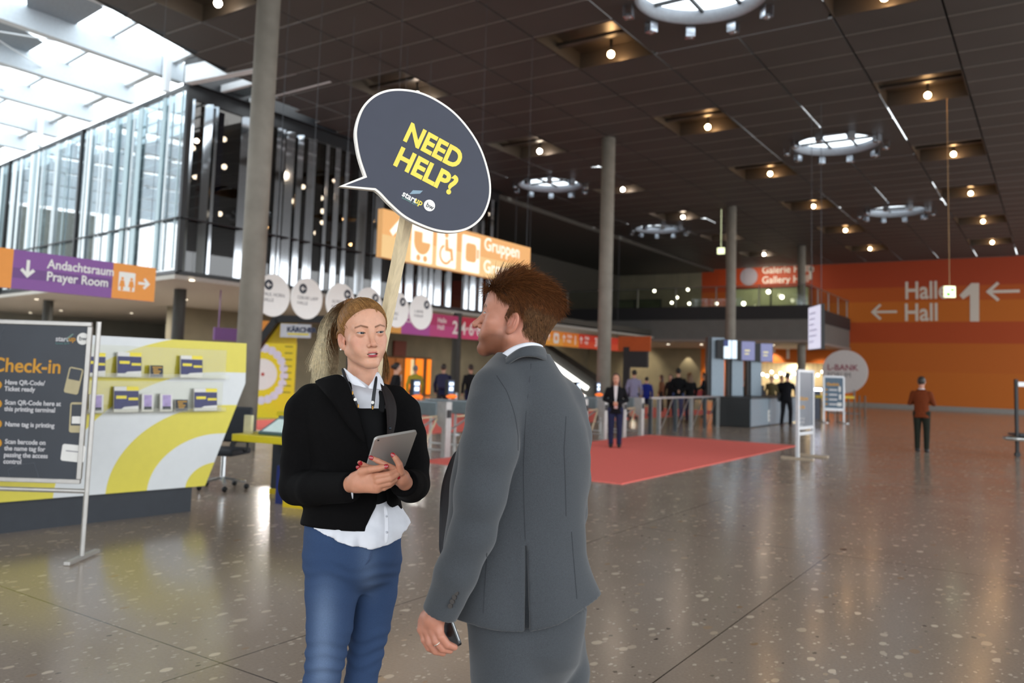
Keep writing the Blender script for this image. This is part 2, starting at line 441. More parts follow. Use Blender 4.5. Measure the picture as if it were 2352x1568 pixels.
# ---- orange end wall, concrete walls
def orange_mat():
    m = bpy.data.materials.new('orange_wall'); m.use_nodes = True; t = m.node_tree; b = t.nodes['Principled BSDF']; L = t.links.new; N = t.nodes.new
    tc = N('ShaderNodeTexCoord'); sp = N('ShaderNodeSeparateXYZ'); L(tc.outputs['Object'], sp.inputs[0])
    r = N('ShaderNodeValToRGB'); r.color_ramp.interpolation = 'CONSTANT'
    e = r.color_ramp.elements; e[0].position = 0; e[0].color = (*lin('#c2660a'), 1); e[1].position = 0.25; e[1].color = (*lin('#be6009'), 1)
    for p, c in ((0.44, '#b0440a'), (0.58, '#c2660a'), (0.72, '#b6520a'), (0.82, '#a63a0c')):
        q = e.new(p); q.color = (*lin(c), 1)
    mr = N('ShaderNodeMapRange'); mr.inputs[1].default_value = 0; mr.inputs[2].default_value = 9.4; L(sp.outputs[2], mr.inputs[0])
    L(mr.outputs[0], r.inputs[0]); L(r.outputs[0], b.inputs['Base Color']); b.inputs['Roughness'].default_value = 0.6
    return m
m_or = orange_mat(); m_wconc = pm('wall_concrete', '#79725f', rough=0.8, var=0.12, scale=1.2)
m_wgrey = pm('wall_grey', '#8c8d86', rough=0.8, var=0.06, scale=0.7)
struct(MB().box((-46, -12.4, 0), (-7.0, -12, CZ + .8)).build('wall_light_block', m_wgrey))  # unseen wall added to block daylight from behind on the left
# opening of the bar niche under the gallery (X -16.2..-13)
wb = MB(); wb.box((-21.4, 57, 0), (-17.6, 57.4, CZ + .1)); wb.box((-17.6, 57, 2.75), (-12.9, 57.4, CZ + .1)); wb.box((-12.9, 57, 0), (11, 57.4, CZ + .1))
struct(wb.build('wall_back', m_or))
struct(MB().box((-46, 57, 0), (-21.4, 57.4, 4.2)).box((-46, 57, 4.2), (-21.4, 57.4, CZ + .1)).build('wall_back_left', m_wconc))
struct(MB().box((-21.4, 56.97, 0), (11, 57.0, 0.28)).build('baseboard_back', pm('grey_skirting', '#8f8c88', rough=0.5)))
struct(MB().box((-46.4, 10, 0), (-46, 57.4, CZ)).build('wall_left', m_wgrey))
struct(MB().box((-31, 20.5, 0), (-30.6, 57, 4.0)).build('wall_inner_left', m_wconc))
# lit bar niche
m_cream = pm('cream_wall', '#cfc3a4', rough=0.7)
struct(MB().box((-17.7, 58.6, 0), (-12.8, 58.8, 2.8)).box((-17.7, 57.4, 2.75), (-12.8, 58.8, 2.8)).box((-17.8, 57.4, 0), (-17.6, 58.8, 2.8)).box((-12.9, 57.4, 0), (-12.7, 58.8, 2.8)).build('wall_niche', m_cream))
m_glow = pm('lamp_glow', '#fff4dc', emit=9.0)
for k in range(14):
    x = -17.2 + 0.31 * k; z = 1.75 + 0.55 * R_.random()
    o = MB().sphere((0, 0, 0), 0.10, 6).tube([(0, 0, 0.09), (0, 0, 2.75 - z)], 0.008, 5, 1).build('pendant_lamp', [m_glow, m_bar])
    o.location = (x, 57.9, z); tag(o, 'small glowing globe lamp hanging in the bar niche behind the kiosk', 'lamp', 'globe lamps in the bar niche')

# ---- gallery (upper walkway at the far end)
GX, GY = -11.21, 46.17
m_gdark = pm('gallery_dark_fascia', '#2a292b', rough=0.6); m_ggrey = pm('gallery_grey_edge', '#6d6a66', rough=0.7, var=0.05, scale=2)
m_soff = pm('gallery_soffit', '#8c807a', rough=0.6)
gb = MB()
gb.box((-46, GY, 4.95), (GX, 57, 5.72), 0)
gb.box((-46, GY + .05, 3.78), (GX - .05, 57, 4.95), 1); gb.box((-46, GY - .02, 3.66), (GX + .02, 57, 3.80), 2)
struct(gb.build('trim_2', [m_gdark, m_ggrey, m_soff]))
g_rail = glass_mat('rail_glass', (0.90, 0.93, 0.90), 0.06)
m_steel = pm('brushed_steel', '#a9abad', rough=0.3, metal=0.85)
rail = thing('glass_railing', 'long glass railing along the upper gallery edge', 'railing', (0, 0, 0))
rb = MB()
rb.box((-46, GY + .08, 5.72), (GX - .05, GY + .1, 6.85)); rb.box((GX - .1, GY + .1, 5.72), (GX - .08, 56.95, 6.85)); rb.build('pane', g_rail, rail)
rb = MB(); rb.tube([(-46, GY + .09, 6.88), (GX - .09, GY + .09, 6.88), (GX - .09, 56.9, 6.88)], 0.025, 8); rb.build('handrail', m_steel, rail)
for k in range(14): MB().box((-44 + 2.5 * k, GY + .06, 5.72), (-43.95 + 2.5 * k, GY + .12, 6.86)).build('post', m_steel, rail)
for k in range(4): MB().box((GX - .12, GY + 2.6 * k + 2.4, 5.72), (GX - .06, GY + 2.6 * k + 2.45, 6.86)).build('post', m_steel, rail)
# gallery back rooms: glazed openings with lights
m_room = pm('gallery_room', '#b9b394', rough=0.7); m_grn = pm('room_green_wall', '#6c6f58', rough=0.8)
def window(n, x0, x1, z0, z1, y=56.9, mat=m_room):
    w = MB().box((x0, y - .02, z0), (x1, y, z1)).build(f'window_{n}', mat); struct(w)
    b = MB()
    for xx in np.arange(x0, x1 + .01, (x1 - x0) / max(1, round((x1 - x0) / 2.2))): b.box((xx - .04, y - .12, z0), (xx + .04, y - .02, z1))
    b.box((x0, y - .12, z1 - .06), (x1, y - .02, z1)); b.build('window_frame', m_bar, w)
    MB().box((x0, y - .09, z0), (x1, y - .08, z1)).build('window_pane', g_rail, w)
    return w
window(1, -19.0, -13.7, 5.72, 7.95); window(2, -45, -34.5, 5.72, 7.3, mat=m_grn); window(3, -33, -24.5, 5.72, 7.3, mat=m_grn)
for i, (px, py) in enumerate(((1350, 705), (1363, 705), (1320, 707), (1543, 695), (1583, 697), (1580, 665), (1555, 683), (1646, 697), (1708, 697), (1796, 682), (1503, 668), (1765, 670))):
    p = on_y(px, py, 55.5)
    o = MB().sphere((0, 0, 0), 0.10 if px < 1700 else 0.14, 6).tube([(0, 0, 0.08), (0, 0, CZ - p[2])], 0.006, 5, 1).build('pendant_lamp', [m_glow, m_bar])
    o.location = p; tag(o, 'small bright pendant lamp behind the gallery railing', 'lamp', 'pendant lamps on the gallery')
# soffit downlights under the gallery
m_dl = pm('downlight_glow', '#fff1d8', emit=5.0)
def downlight(p, lab, grp, r=0.06):
    o = MB().tube([(0, 0, 0.012), (0, 0, -0.006)], r, 14).build('downlight', m_dl); o.location = p; tag(o, lab, 'downlight', grp); return o
for i in range(9):
    downlight((-30 + 2.25 * i, 50.0, 3.65), 'tiny round downlight in the underside of the far gallery', 'downlights under the gallery', 0.09)
lamp('SPOT', 'wall_washer', (-22.4, 56.55, 3.6), 160, (1, 0.86, 0.62), 0.05, (-22.3, 56.9, 0.5), 1.1, 0.25)
lamp('SPOT', 'wall_washer', (-20.3, 55.6, 3.6), 420, (1, 0.8, 0.5), 0.05, (-20.1, 57, 1.6), 1.2, 0.6)
lamp('SPOT', 'wall_washer', (-16.3, 55.6, 3.6), 380, (1, 0.8, 0.5), 0.05, (-16.3, 57, 2.4), 1.2, 0.6)
lamp('SPOT', 'wall_washer', (-13, 55, 3.6), 300, (1, 0.8, 0.5), 0.05, (-13, 57, 1.5), 1.2, 0.6)
lamp('SPOT', 'wall_washer', (-26, 54.5, 3.6), 420, (1, 0.85, 0.6), 0.05, (-26, 57, 1.8), 1.4, 0.7)
lamp('AREA', 'niche_light', (-15.2, 58.0, 2.7), 60, (1, 0.9, 0.7), 1.2, (-15.2, 58.0, 0))
lamp('AREA', 'gallery_room_light', (-16.5, 55.0, 9.2), 160, (1, 0.93, 0.75), 2.5, (-16.5, 56.8, 6.4))
lamp('AREA', 'gallery_room_light', (-31, 54.0, 9.2), 120, (1, 0.95, 0.7), 2.5, (-31, 56.8, 6.4))
for x in (-18, -24, -30, -36): lamp('AREA', 'soffit_light', (x, 51, 3.6), 130, (1, 0.86, 0.65), 0.3, (x, 51, 0))

# ---- dark glazed upper storey box with mirror fins (X = -20.4)
FX = -20.4; F0, F1, FZ0 = 13.72, 29.25, 4.04
A0 = Vector((FX, F0, 0)); AD = Vector((-0.99, 0.14, 0)).normalized(); A1 = A0 + AD * 26
m_blk = pm('black_frame', '#101216', rough=0.4)
g_dark = glass_mat('dark_glass', (0.30, 0.29, 0.28), 0.10); g_face = glass_mat('court_glass', (0.70, 0.80, 0.84), 0.45)
m_mir = pm('mirror_fin', '#c9cdd2', rough=0.07, metal=1.0, var=0.02)
fac = struct(MB().box((FX - .3, F0, 9.38), (FX + .3, F1 + .2, 10.2)).box((FX - .06, F0, 9.0), (FX + .06, F1, 9.42)).box((FX - .05, F0 - .06, FZ0), (FX + .07, F0 + .1, 9.42)).box((FX - .05, F1 - .1, FZ0), (FX + .07, F1, 9.42))
    .box((FX - .05, F0, FZ0 - .06), (FX + .07, F1, FZ0 + .04)).build('window_4', m_blk))
MB().box((FX - .02, F0, FZ0), (FX, F1, 9.1)).build('window_pane', g_dark, fac)
pale = pm('pale_spandrel', '#8f9bb5', rough=0.25, metal=0.3); navy = pm('navy_spandrel', '#12141d', rough=0.35)
MB().box((FX - .10, F0, FZ0), (FX - .04, F1, 4.62)).build('pale_spandrel', pale, fac)
MB().box((FX - .10, F0, 4.62), (FX - .04, F1, 5.50)).build('dark_spandrel', navy, fac)
MB().tube([(FX + .14, F0, 5.56), (FX + .14, F1, 5.56)], 0.03, 8).build('handrail', m_bar, fac)
def bot(x): return 626 + (x - 407) * 0.146
for (a, b_) in ((418, 425), (450, 467), (469, 480), (535, 556), (620, 629), (631, 638), (641, 660), (665, 681), (692, 711), (735, 742), (757, 768), (781, 789), (808, 833), (850, 872), (912, 921), (930, 946),
                (958, 966), (970, 979), (984, 992), (996, 1011), (1024, 1034), (1065, 1073), (1079, 1090), (1100, 1106), (1121, 1127)):
    p, q = on_x(a, bot(a) - 25, FX + .08), on_x(b_, bot(b_) - 25, FX + .08); c = (p + q) / 2
    dist = float((c - CP) @ (-RC[:, 2])); w = (b_ - a) * dist / FP / 0.93
    th = math.atan2(-0.75, 0.66) + R_.uniform(-.05, .05); nx, ny = math.cos(th), math.sin(th)
    M = Matrix(((-ny, nx, 0, c[0]), (nx, ny, 0, c[1]), (0, 0, 1, 0), (0, 0, 0, 1)))
    MB().box((-w / 2, -0.012, FZ0 + .03), (w / 2, 0.012, 9.0), 0, M).build('mirror_fin', m_mir, fac)
for px, wpx, c in ((455, 6, '#a8590d'), (497, 16, '#12309c'), (640, 5, '#6d1011'), (722, 6, '#7a1512'), (735, 10, '#7d5a12'), (803, 12, '#9c1612'), (845, 14, '#8a6414'), (1098, 10, '#5c1010'), (580, 8, '#3a3a44')):
    p = on_x(px, 420, FX - .25); w = wpx * 22 / FP
    MB().box((p[0] - .02, p[1] - w * .7, 5.5), (p[0] + .02, p[1] + w * .7, 9.0)).build('coloured_slat', pm('slat_' + c[1:], c, rough=0.5), fac)
# interior of the box: floor, ceiling, back wall, lamps
mi = pm('box_interior', '#4a463f', rough=0.8)
ib = MB()
ib.box((-45, 16.5, FZ0 + .02), (FX - .12, 57, FZ0 + .3)); ib.box((-45, 16.8, 9.2), (FX - .1, 57, 9.4)); ib.box((-28.2, 20.5, FZ0), (-28, 57, 9.3))
struct(MB().box((-45, 16.5, FZ0 + .02), (FX - .12, 57, FZ0 + .3)).build('wall_box_floor', mi)); struct(MB().box((-45, 16.8, 9.2), (FX - .1, 57, 9.4)).build('wall_box_ceiling', mi)); struct(MB().box((-28.2, 20.5, FZ0), (-28, 57, 9.3)).build('wall_box_inner', mi))
for px, py in ((515, 320), (515, 383), (448, 405), (443, 340), (505, 491), (643, 397), (696, 429), (672, 462), (738, 455), (726, 535), (741, 485), (740, 511)):
    p = on_x(px, py, (-21.7, -22.9, -24.1, -25.3)[int(px * 7 + py) % 4])
    o = MB().sphere((0, 0, 0), 0.085, 8).tube([(0, 0, .08), (0, 0, 9.2 - p[2])], 0.006, 5, 1).build('globe_lamp', [pm('box_lamp', '#fff0d8', emit=30), m_bar]); o.location = p
    tag(o, 'small lit globe lamp inside the dark glazed upper storey', 'lamp', 'lamps inside the dark glass box')
# white soffit under the upper storey
m_wsoff = pm('white_soffit', '#a8a49c', rough=0.6)
P = [(FX + .05, F0 - .1), (FX + .05, 57), (-46, 57), (A1.x, A1.y - .1)]
struct(MB().prism(P, 0.12, Matrix.Translation((0, 0, FZ0 - .2))).build('trim_3', m_wsoff))
for px, py in ((441, 644), (427, 688), (394, 714), (302, 719), (140, 713), (70, 718), (84, 687), (1043, 720)):
    p = floor_at(px, py, FZ0 - .2); downlight((p[0], p[1], FZ0 - .2), 'small round downlight in the white underside of the glass box', 'downlights under the glass box', 0.07)
# columns carrying the box
for i, (px, py, lab) in enumerate(((411, 720, 'dark round column under the glass box, right of the purple hanging sign end'), (109, 725, 'dark round column under the glass box, far left behind the check-in poster'), (1048, 800, 'dark round column behind the turnstiles under the far soffit'))):
    p = dep(px, py, (26, 33, 33)[i]); o = MB().tube([(0, 0, 0), (0, 0, FZ0 - .2)], 0.19, 24).build('column', pm('dark_column', '#33332f', rough=0.6)); o.location = (p[0], p[1], 0); tag(o, lab, 'column')
lamp('SPOT', 'wall_washer', (-45.4, 22, 3.7), 700, (1, 0.93, 0.8), 0.05, (-46.0, 22, 1.0), 0.9, 0.3)
for x, y in ((-24, 16), (-26, 22), (-32, 19), (-25, 30), (-26, 40), (-38, 20)): lamp('AREA', 'soffit_light', (x, y, 3.7), 230, (1, 0.95, 0.86), 0.3, (x, y, 0))

# ---- glazed court: slanting glass face of the box and glass roof
AN = Vector((AD.y, -AD.x, 0))
if AN.y > 0: AN = -AN
face = struct(MB().bar(A0 + Vector((0, 0, 9.36)), A1 + Vector((0, 0, 9.36)), 0.12, 0.12).bar(A0 + Vector((0, 0, FZ0)), A1 + Vector((0, 0, FZ0)), 0.12, 0.1).build('window_5', m_blk))
def fq(s0, s1, z0, z1, off=0.0, th=0.02):
    b = MB(); p = A0 + AD * s0 + AN * off; M = frame_mat(p, AD, (0, 0, 1)); return b.box((0, z0, -th), (s1 - s0, z1, 0), 0, M)
fq(0.05, 26, FZ0, 9.3).build('window_pane', g_face, face)
rs = random.Random(3); s = 0.15
m_sl = [pm('reflection_white', '#dfe8ec', rough=0.3), pm('reflection_pale', '#9fb4ba', rough=0.35), pm('fin_dark', '#3d5158', rough=0.4), pm('fin_orange', '#c8743c', rough=0.5), pm('fin_green', '#4f8f6a', rough=0.5), pm('fin_red', '#9c4a4a', rough=0.5)]
while s < 25.5:
    w = rs.choice((.05, .06, .08, .12, .2, .3)); k = rs.choices(range(6), (13, 6, 1.6, .5, .4, .5))[0]
    fq(s, s + w, FZ0 + .1, 9.25, 0.06 if k < 2 and rs.random() < .5 else -0.3, 0.03).build('fin_reflection_strip', m_sl[k], face); s += w + rs.choice((.03, .06, .1, .2))  # white and pale strips: glass reflections built as shapes; coloured ones are inner slats
for k in range(14):
    z = 4.6 + k * 0.34; fq(0.1, 26, z, z + .05, -0.6, 0.03).build('reflection_line', m_sl[k % 2], face)  # horizontal reflections in the glass, built as pale lines
fq(0.1, 26, 4.05, 4.9, -0.7, 0.05).build('floor_band', m_sl[2], face)
b = MB(); b.tube([A0 + AN * .1 + Vector((0, 0, 5.56)), A1 + AN * .1 + Vector((0, 0, 5.56))], 0.03, 8); b.build('handrail', m_bar, face)
for s in (7.2, 14.5, 15.9): fq(s, s + .14, FZ0, 9.36, 0.05, 0.1).build('mullion', m_blk, face)
# clerestory strip and roof
RZ = 10.35
roof = struct(MB().bar(A0 - AD * 1 + Vector((0, 0, RZ)), A1 + Vector((0, 0, RZ)), 0.2, 0.22).build('window_6', m_white))
m_beam = pm('roof_beam_white', '#c9d4dc', rough=0.5, var=0.04)
def edge_y(x): return A0.y + (A0.x - x) * 0.1414
def beam_x(px, py): return float(floor_at(px, py, 9.75)[0])
BX = [beam_x(391, 185), beam_x(285, 233), beam_x(198, 279), beam_x(120, 316), beam_x(56, 348)]
pitch = (BX[0] - BX[-1]) / 4
BX = [BX[0] - pitch * k for k in range(-1, 9)]
for x in BX:
    y1 = edge_y(x) + .3
    MB().box((x - .14, -12, 9.78), (x + .14, y1, RZ)).build('roof_beam', m_beam, roof)
yy = -11.0
k = 0
while True:
    off = 1.9 * k
    if off > 26: break
    p, q = A0 - AD * 3 + AN * off + Vector((0, 0, RZ + .05)), A1 + AN * off + Vector((0, 0, RZ + .05))
    MB().bar(p, q, 0.10, 0.12).build('purlin', m_beam, roof); k += 1
g_roof = glass_mat('roof_glass', (0.97, 0.99, 1.0), 0.03, rmax=0.1)
mesh_obj('roof_pane', [tuple(v + Vector((0, 0, RZ + .14))) for v in (A0 - AD * 3, A1, A1 + AN * 27, A0 - AD * 3 + AN * 27)], [(0, 1, 2, 3)], g_roof, roof)
m_blind = pm('grey_blind', '#8d9aa5', rough=0.8)
for pts in (((60, -25), (190, -25), (238, 18), (148, 72), (62, 28)), ((-40, 22), (4, 38), (100, 98), (46, 130), (-40, 98))):
    MB().prism([tuple(floor_at(x, y, RZ - .05)[:2]) for x, y in pts][::-1], 0.02, Matrix.Translation((0, 0, RZ - .05))).build('roof_blind', m_blind, roof)
# slender tie rods and posts
tb = MB()
for i in range(1, 7):
    tb.tube([(BX[i], edge_y(BX[i]) - 2, 10.0), (BX[i] - pitch, edge_y(BX[i]) - 7.0, 10.0)], 0.02, 6); tb.tube([(BX[i] - pitch, edge_y(BX[i]) - 2, 10.0), (BX[i], edge_y(BX[i]) - 7.0, 10.0)], 0.02, 6)
tb.build('tie_rods', m_white, roof)
for x in (BX[1] + .5, BX[4] + .3): MB().box((x - .08, edge_y(x) - .5, 9.2), (x + .08, edge_y(x) - .34, RZ)).build('post', m_white, roof)
# white beam and duct louvre right of the court
b = MB(); b.bar((FX + 0.1, 13.6, 9.62), (-17.5, 13.9, 9.62), 0.25, 0.5).bar((FX + .1, 14.6, 9.5), (-17.0, 14.6, 9.5), 0.12, 0.2).bar((FX, 15.6, 9.45), (-16.6, 15.5, 9.45), 0.08, 0.12)
struct(b.build('trim_4', m_white))
b = MB()
for k in range(6): b.bar((-20.2, 14.75 + .12 * k, 9.55), (-16.8, 14.75 + .12 * k, 9.55), 0.05, 0.1)
struct(b.build('trim_5', pm('duct_louvre', '#4c5355', rough=0.5)))

# orange-lit entrance doors under the glass box, seen between the two talking people
dX = -30.55
def dy(px): return float(on_x(px, 850, dX)[1])
z0, z1 = 0.0, float(on_x(940, 819, dX)[2])
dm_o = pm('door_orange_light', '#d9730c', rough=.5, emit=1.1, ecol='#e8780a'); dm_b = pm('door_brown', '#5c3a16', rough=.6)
d1 = struct(MB().box((dX, dy(882), z0), (dX + .06, dy(988), z1)).build('door_1', dm_b))
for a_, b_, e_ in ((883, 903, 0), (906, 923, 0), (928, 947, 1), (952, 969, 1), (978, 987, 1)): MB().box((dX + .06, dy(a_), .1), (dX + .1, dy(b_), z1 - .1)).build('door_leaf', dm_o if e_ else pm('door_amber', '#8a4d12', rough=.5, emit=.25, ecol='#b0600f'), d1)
text_obj('lettering', '1', 1.5, frame_mat((dX + .12, dy(933), 1.0), (0, 1, 0), (0, 0, 1)), pm('door_cream', '#ead9a8', emit=.5), d1, bold=.06)
p_ = on_x(918, 800, dX + .1); o = MB().box((-.05, -.5, -.42), (.05, .5, .42)).build('wall_sign', pm('sign_dark_red', '#6a2a18', rough=.6)); o.location = p_; tag(o, 'dark red square wall sign above the orange doors', 'sign')
# ================================================================== hanging signs
m_whitep = pm('white_print', '#f2f0ea', rough=0.6, var=0.01)
m_cable = pm('steel_cable', '#55565a', rough=0.5, metal=0.5)
def cable(t, x, y, z0, z1=CZ, world=True):
    MB().tube([(x, y, z0), (x, y, z1)], 0.004, 5).build('cable', m_cable, t, world=True)
UPZ = (0, 0, 1)
# orange sign "Gruppen / Groups" (X = -10)
t = thing('hanging_sign', 'orange hanging sign reading Gruppen Groups with arrow and pictograms', 'sign', (-10, 10.69, 3.98))
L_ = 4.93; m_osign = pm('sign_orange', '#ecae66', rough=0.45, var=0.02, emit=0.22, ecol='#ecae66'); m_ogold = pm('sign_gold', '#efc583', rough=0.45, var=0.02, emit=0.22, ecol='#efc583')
MB().box((-.06, 0, -.47), (.06, L_, .40)).build('panel', m_osign, t)
MB().box((.061, 0, -.47), (.064, L_, -.06)).build('gold_band', m_ogold, t)
M0 = frame_mat((.066, 0, 0), (0, 1, 0), UPZ)
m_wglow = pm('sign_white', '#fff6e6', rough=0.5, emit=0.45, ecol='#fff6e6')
flat('arrow', rot2(arrow_poly(.62, .12, .26), math.pi / 2, 1, .45, -.02), M0, m_wglow, t)
def picto(u, kind):
    p = MB().prism(rrect(.62, .74, .03), .003, M0 @ Matrix.Translation((u, -.06, 0))).build('pictogram_panel', m_wglow, t)
    b = MB(); Mi = M0 @ Matrix.Translation((u, -.06, .004))
    if kind == 0:      # child-changing style bowl with wheels
        b.prism([(-.24, .20), (.0, .20), (.0, .02), (.24, .02)] + [(.24 * math.cos(a), .02 - .24 * math.sin(a)) for a in np.linspace(.2, math.pi - .2, 12)] + [(-.24, .02)], .003, Mi)
        for x in (-.10, .10): b.prism(circle(.06, 14), .003, Mi @ Matrix.Translation((x, -.29, 0)))
    elif kind == 1:    # wheelchair
        b.prism(circle(.06, 14), .003, Mi @ Matrix.Translation((-.02, .27, 0)))
        b.prism([(-.05, .19), (.03, .19), (.05, .02), (.18, .02), (.22, -.22), (.14, -.22), (.11, -.05), (-.05, -.05)], .003, Mi)
        ring = [(.20 * math.cos(a) - .03, .20 * math.sin(a) - .12) for a in np.linspace(math.radians(110), math.radians(330), 16)]
        ring2 = [(.15 * math.cos(a) - .03, .15 * math.sin(a) - .12) for a in np.linspace(math.radians(330), math.radians(110), 16)]
        b.prism(ring + ring2, .003, Mi)
    else:              # cloakroom / lift cabin
        b.prism(rrect(.36, .38, .08), .003, Mi @ Matrix.Translation((0, .03, 0))); b.prism(rrect(.06, .2, .02), .003, Mi @ Matrix.Translation((.24, .03, 0)))
    b.build('pictogram', m_osign, t)
for u, k in ((1.1, 0), (1.85, 1), (2.65, 2)): picto(u, k)
text_obj('lettering', 'Gruppen', .38, M0 @ Matrix.Translation((3.1, .1, .002)), m_wglow, t, bold=.005)
text_obj('lettering', 'Groups', .38, M0 @ Matrix.Translation((3.1, -.37, .002)), m_wglow, t, bold=.005)
for y in (.35, 3.0, 4.85): cable(t, -10, 10.69 + y, 4.38)

# purple sign "Andachtsraum / Prayer Room" (X = -12)
t = thing('hanging_sign', 'purple and orange hanging sign reading Andachtsraum Prayer Room', 'sign', (-12, 5.35, 2.75))
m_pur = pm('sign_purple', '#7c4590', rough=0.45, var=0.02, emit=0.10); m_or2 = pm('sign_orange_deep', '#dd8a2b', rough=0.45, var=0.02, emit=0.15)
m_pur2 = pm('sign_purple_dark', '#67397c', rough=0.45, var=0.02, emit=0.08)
MB().box((-.05, -1.2, -.27), (.05, 2.31, .27)).build('panel', m_pur, t)
MB().box((.051, 1.60, -.27), (.053, 2.31, .27)).build('orange_end', m_or2, t); MB().box((.051, -1.2, -.27), (.053, .16, .27)).build('orange_end', m_or2, t)
MB().box((.051, .165, -.12), (.0525, 1.60, .02)).build('dark_band', m_pur2, t)
M0 = frame_mat((.055, 0, 0), (0, 1, 0), UPZ)
flat('arrow', rot2(arrow_poly(.25, .045, .10), -math.pi / 2, 1, .36, .02), M0, m_whitep, t)
text_obj('lettering', 'Andachtsraum\nPrayer Room', .185, M0 @ Matrix.Translation((.62, .065, 0)), m_whitep, t, bold=.003, width=.92, line=.95)
MB().prism(rrect(.27, .29, .015), .002, M0 @ Matrix.Translation((1.83, 0, 0))).build('pictogram_panel', m_whitep, t)
b = MB()
for x in (-.075, .075):
    Mi = M0 @ Matrix.Translation((1.83 + x, 0, .003)); b.prism(circle(.022, 12), .002, Mi @ Matrix.Translation((0, .045, 0)))
    b.prism([(-.028, .018), (.028, .018), (.05, -.08), (.02, -.08), (.02, -.14), (-.02, -.14), (-.02, -.08), (-.05, -.08)], .002, Mi)
b.build('pictogram', m_or2, t)
flat('arrow', rot2(arrow_poly(.20, .04, .09), 0, 1, 2.12, 0.0), M0, m_whitep, t)
for y in (-.6, 2.2): cable(t, -12, 5.35 + y, 3.02, 13)

# round white hall discs (X = -13)
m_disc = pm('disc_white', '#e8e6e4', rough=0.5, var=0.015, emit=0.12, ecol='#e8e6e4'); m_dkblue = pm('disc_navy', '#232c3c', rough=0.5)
DISCS = [(628, 678, 'PAUL HORN\nHALLE', 0, 'white round hanging disc reading Paul Horn Halle, cut by the thick column'), (706, 686, 'OSKAR LAPP\nHALLE', 0, 'white round hanging disc reading Oskar Lapp Halle'),
         (783, 695, 'ALFRED\nKÄRCHER\nHALLE', 0, 'white round hanging disc with left arrow directly above the ponytail'), (848, 703, 'MAHLE\nHALLE', 1, 'white round hanging disc hidden behind the blond head and the wooden handle'),
         (912, 711, 'AN\nNBERG\nHALLE', 1, 'white round hanging disc just right of the wooden handle'), (968, 717, 'L-BANK\nFORUM', 1, 'rightmost white round hanging disc of the row')]
m_dtxt = pm('disc_text', '#6a6a70', rough=0.6)
for px, py, s, up, lab in DISCS:
    p = on_x(px, py, -13.0)
    t = thing('hanging_disc', lab, 'sign', p, group='round white hall discs')
    M0 = frame_mat((0, 0, 0), (0, 1, 0), UPZ)
    MB().prism(circle(.425, 48), .03, M0 @ Matrix.Translation((0, 0, -.03))).build('disc', m_disc, t)
    ax = .19 if (up or px > 760) else -.13
    MB().prism(circle(.105, 28), .003, M0 @ Matrix.Translation((ax, .20, 0))).build('arrow_badge', m_dkblue, t)
    flat('arrow', rot2(arrow_poly(.12, .024, .05), math.pi * (.25 if up else 1), 1, ax, .20), M0 @ Matrix.Translation((0, 0, .003)), m_disc, t)
    text_obj('lettering', s, .10, M0 @ Matrix.Translation((-.27, -.02, .001)), m_dtxt, t, line=1.1)
    MB().tube([(-.015, 0, .42), (-.015, 0, CZ - p[2])], .006, 5).build('cable', m_cable, t)

# magenta and orange hall-number banners under the upper storey (X = -20)
def banner(name, lab, y0, y1, z0, z1, segs, X=-20.0):
    t = thing(name, lab, 'sign', (X, y0, (z0 + z1) / 2)); h = (z1 - z0) / 2; MB().box((-.06, 0, -h), (.0, y1 - y0, h)).build('panel', pm('banner_back', '#8a2a4a', rough=.5), t)
    for a, b_, c, c2 in segs:
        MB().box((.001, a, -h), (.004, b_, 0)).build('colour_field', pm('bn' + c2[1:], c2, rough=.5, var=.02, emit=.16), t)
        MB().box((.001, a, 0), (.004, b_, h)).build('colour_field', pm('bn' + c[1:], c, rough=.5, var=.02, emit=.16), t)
    for y in (0.4, y1 - y0 - .4): MB().tube([(-.03, y, h), (-.03, y, CZ - (z0 + z1) / 2)], .01, 5).build('hanger', m_cable, t)
    return t, frame_mat((.006, 0, 0), (0, 1, 0), UPZ)
t, M0 = banner('hall_banner', 'magenta hanging banner with hall numbers 2 4 6 8 left of the man\'s face', 20.3, 30.6, 2.82, 3.7, [(0, 2.45, '#d98a2a', '#dca048'), (2.45, 4.1, '#9c3b86', '#a84a96'), (4.1, 5.9, '#a82a5e', '#b8427c'), (5.9, 10.3, '#b01a3a', '#c23a66')])
text_obj('lettering', 'Congress', .26, M0 @ Matrix.Translation((2.7, .0, 0)), m_whitep, t, bold=.004)
text_obj('lettering', 'Halle\nHall', .27, M0 @ Matrix.Translation((4.55, .12, 0)), m_whitep, t, bold=.004)
text_obj('lettering', '2·4·6·8·10', .72, M0 @ Matrix.Translation((5.5, -.26, 0)), m_whitep, t, bold=.014)
t, M0 = banner('hall_banner', 'orange and red hanging banner with hall numbers right of the man\'s neck', 31.0, 41.0, 2.86, 3.56, [(0, 3.6, '#da8224', '#e09a36'), (3.6, 5.2, '#d9741f', '#de8a2c'), (5.2, 10, '#c4301c', '#cf4526')], X=-20.0)
for u, s in ((1.6, '↑'),): pass
for u in (2.25, 3.7, 5.45): flat('arrow', rot2(arrow_poly(.38, .07, .15), math.pi / 2, 1, u, .05), M0, m_whitep, t)
MB().prism(rrect(.5, .5, .12), .003, M0 @ Matrix.Translation((2.95, .02, 0))).build('pictogram_panel', m_whitep, t); MB().prism(circle(.12, 16), .003, M0 @ Matrix.Translation((2.95, .02, .003))).build('pictogram', m_or2, t)
text_obj('lettering', 'Halle\nHall', .24, M0 @ Matrix.Translation((4.0, .1, 0)), m_whitep, t, bold=.004); text_obj('lettering', '1', .62, M0 @ Matrix.Translation((4.68, -.2, 0)), m_whitep, t, bold=.012)
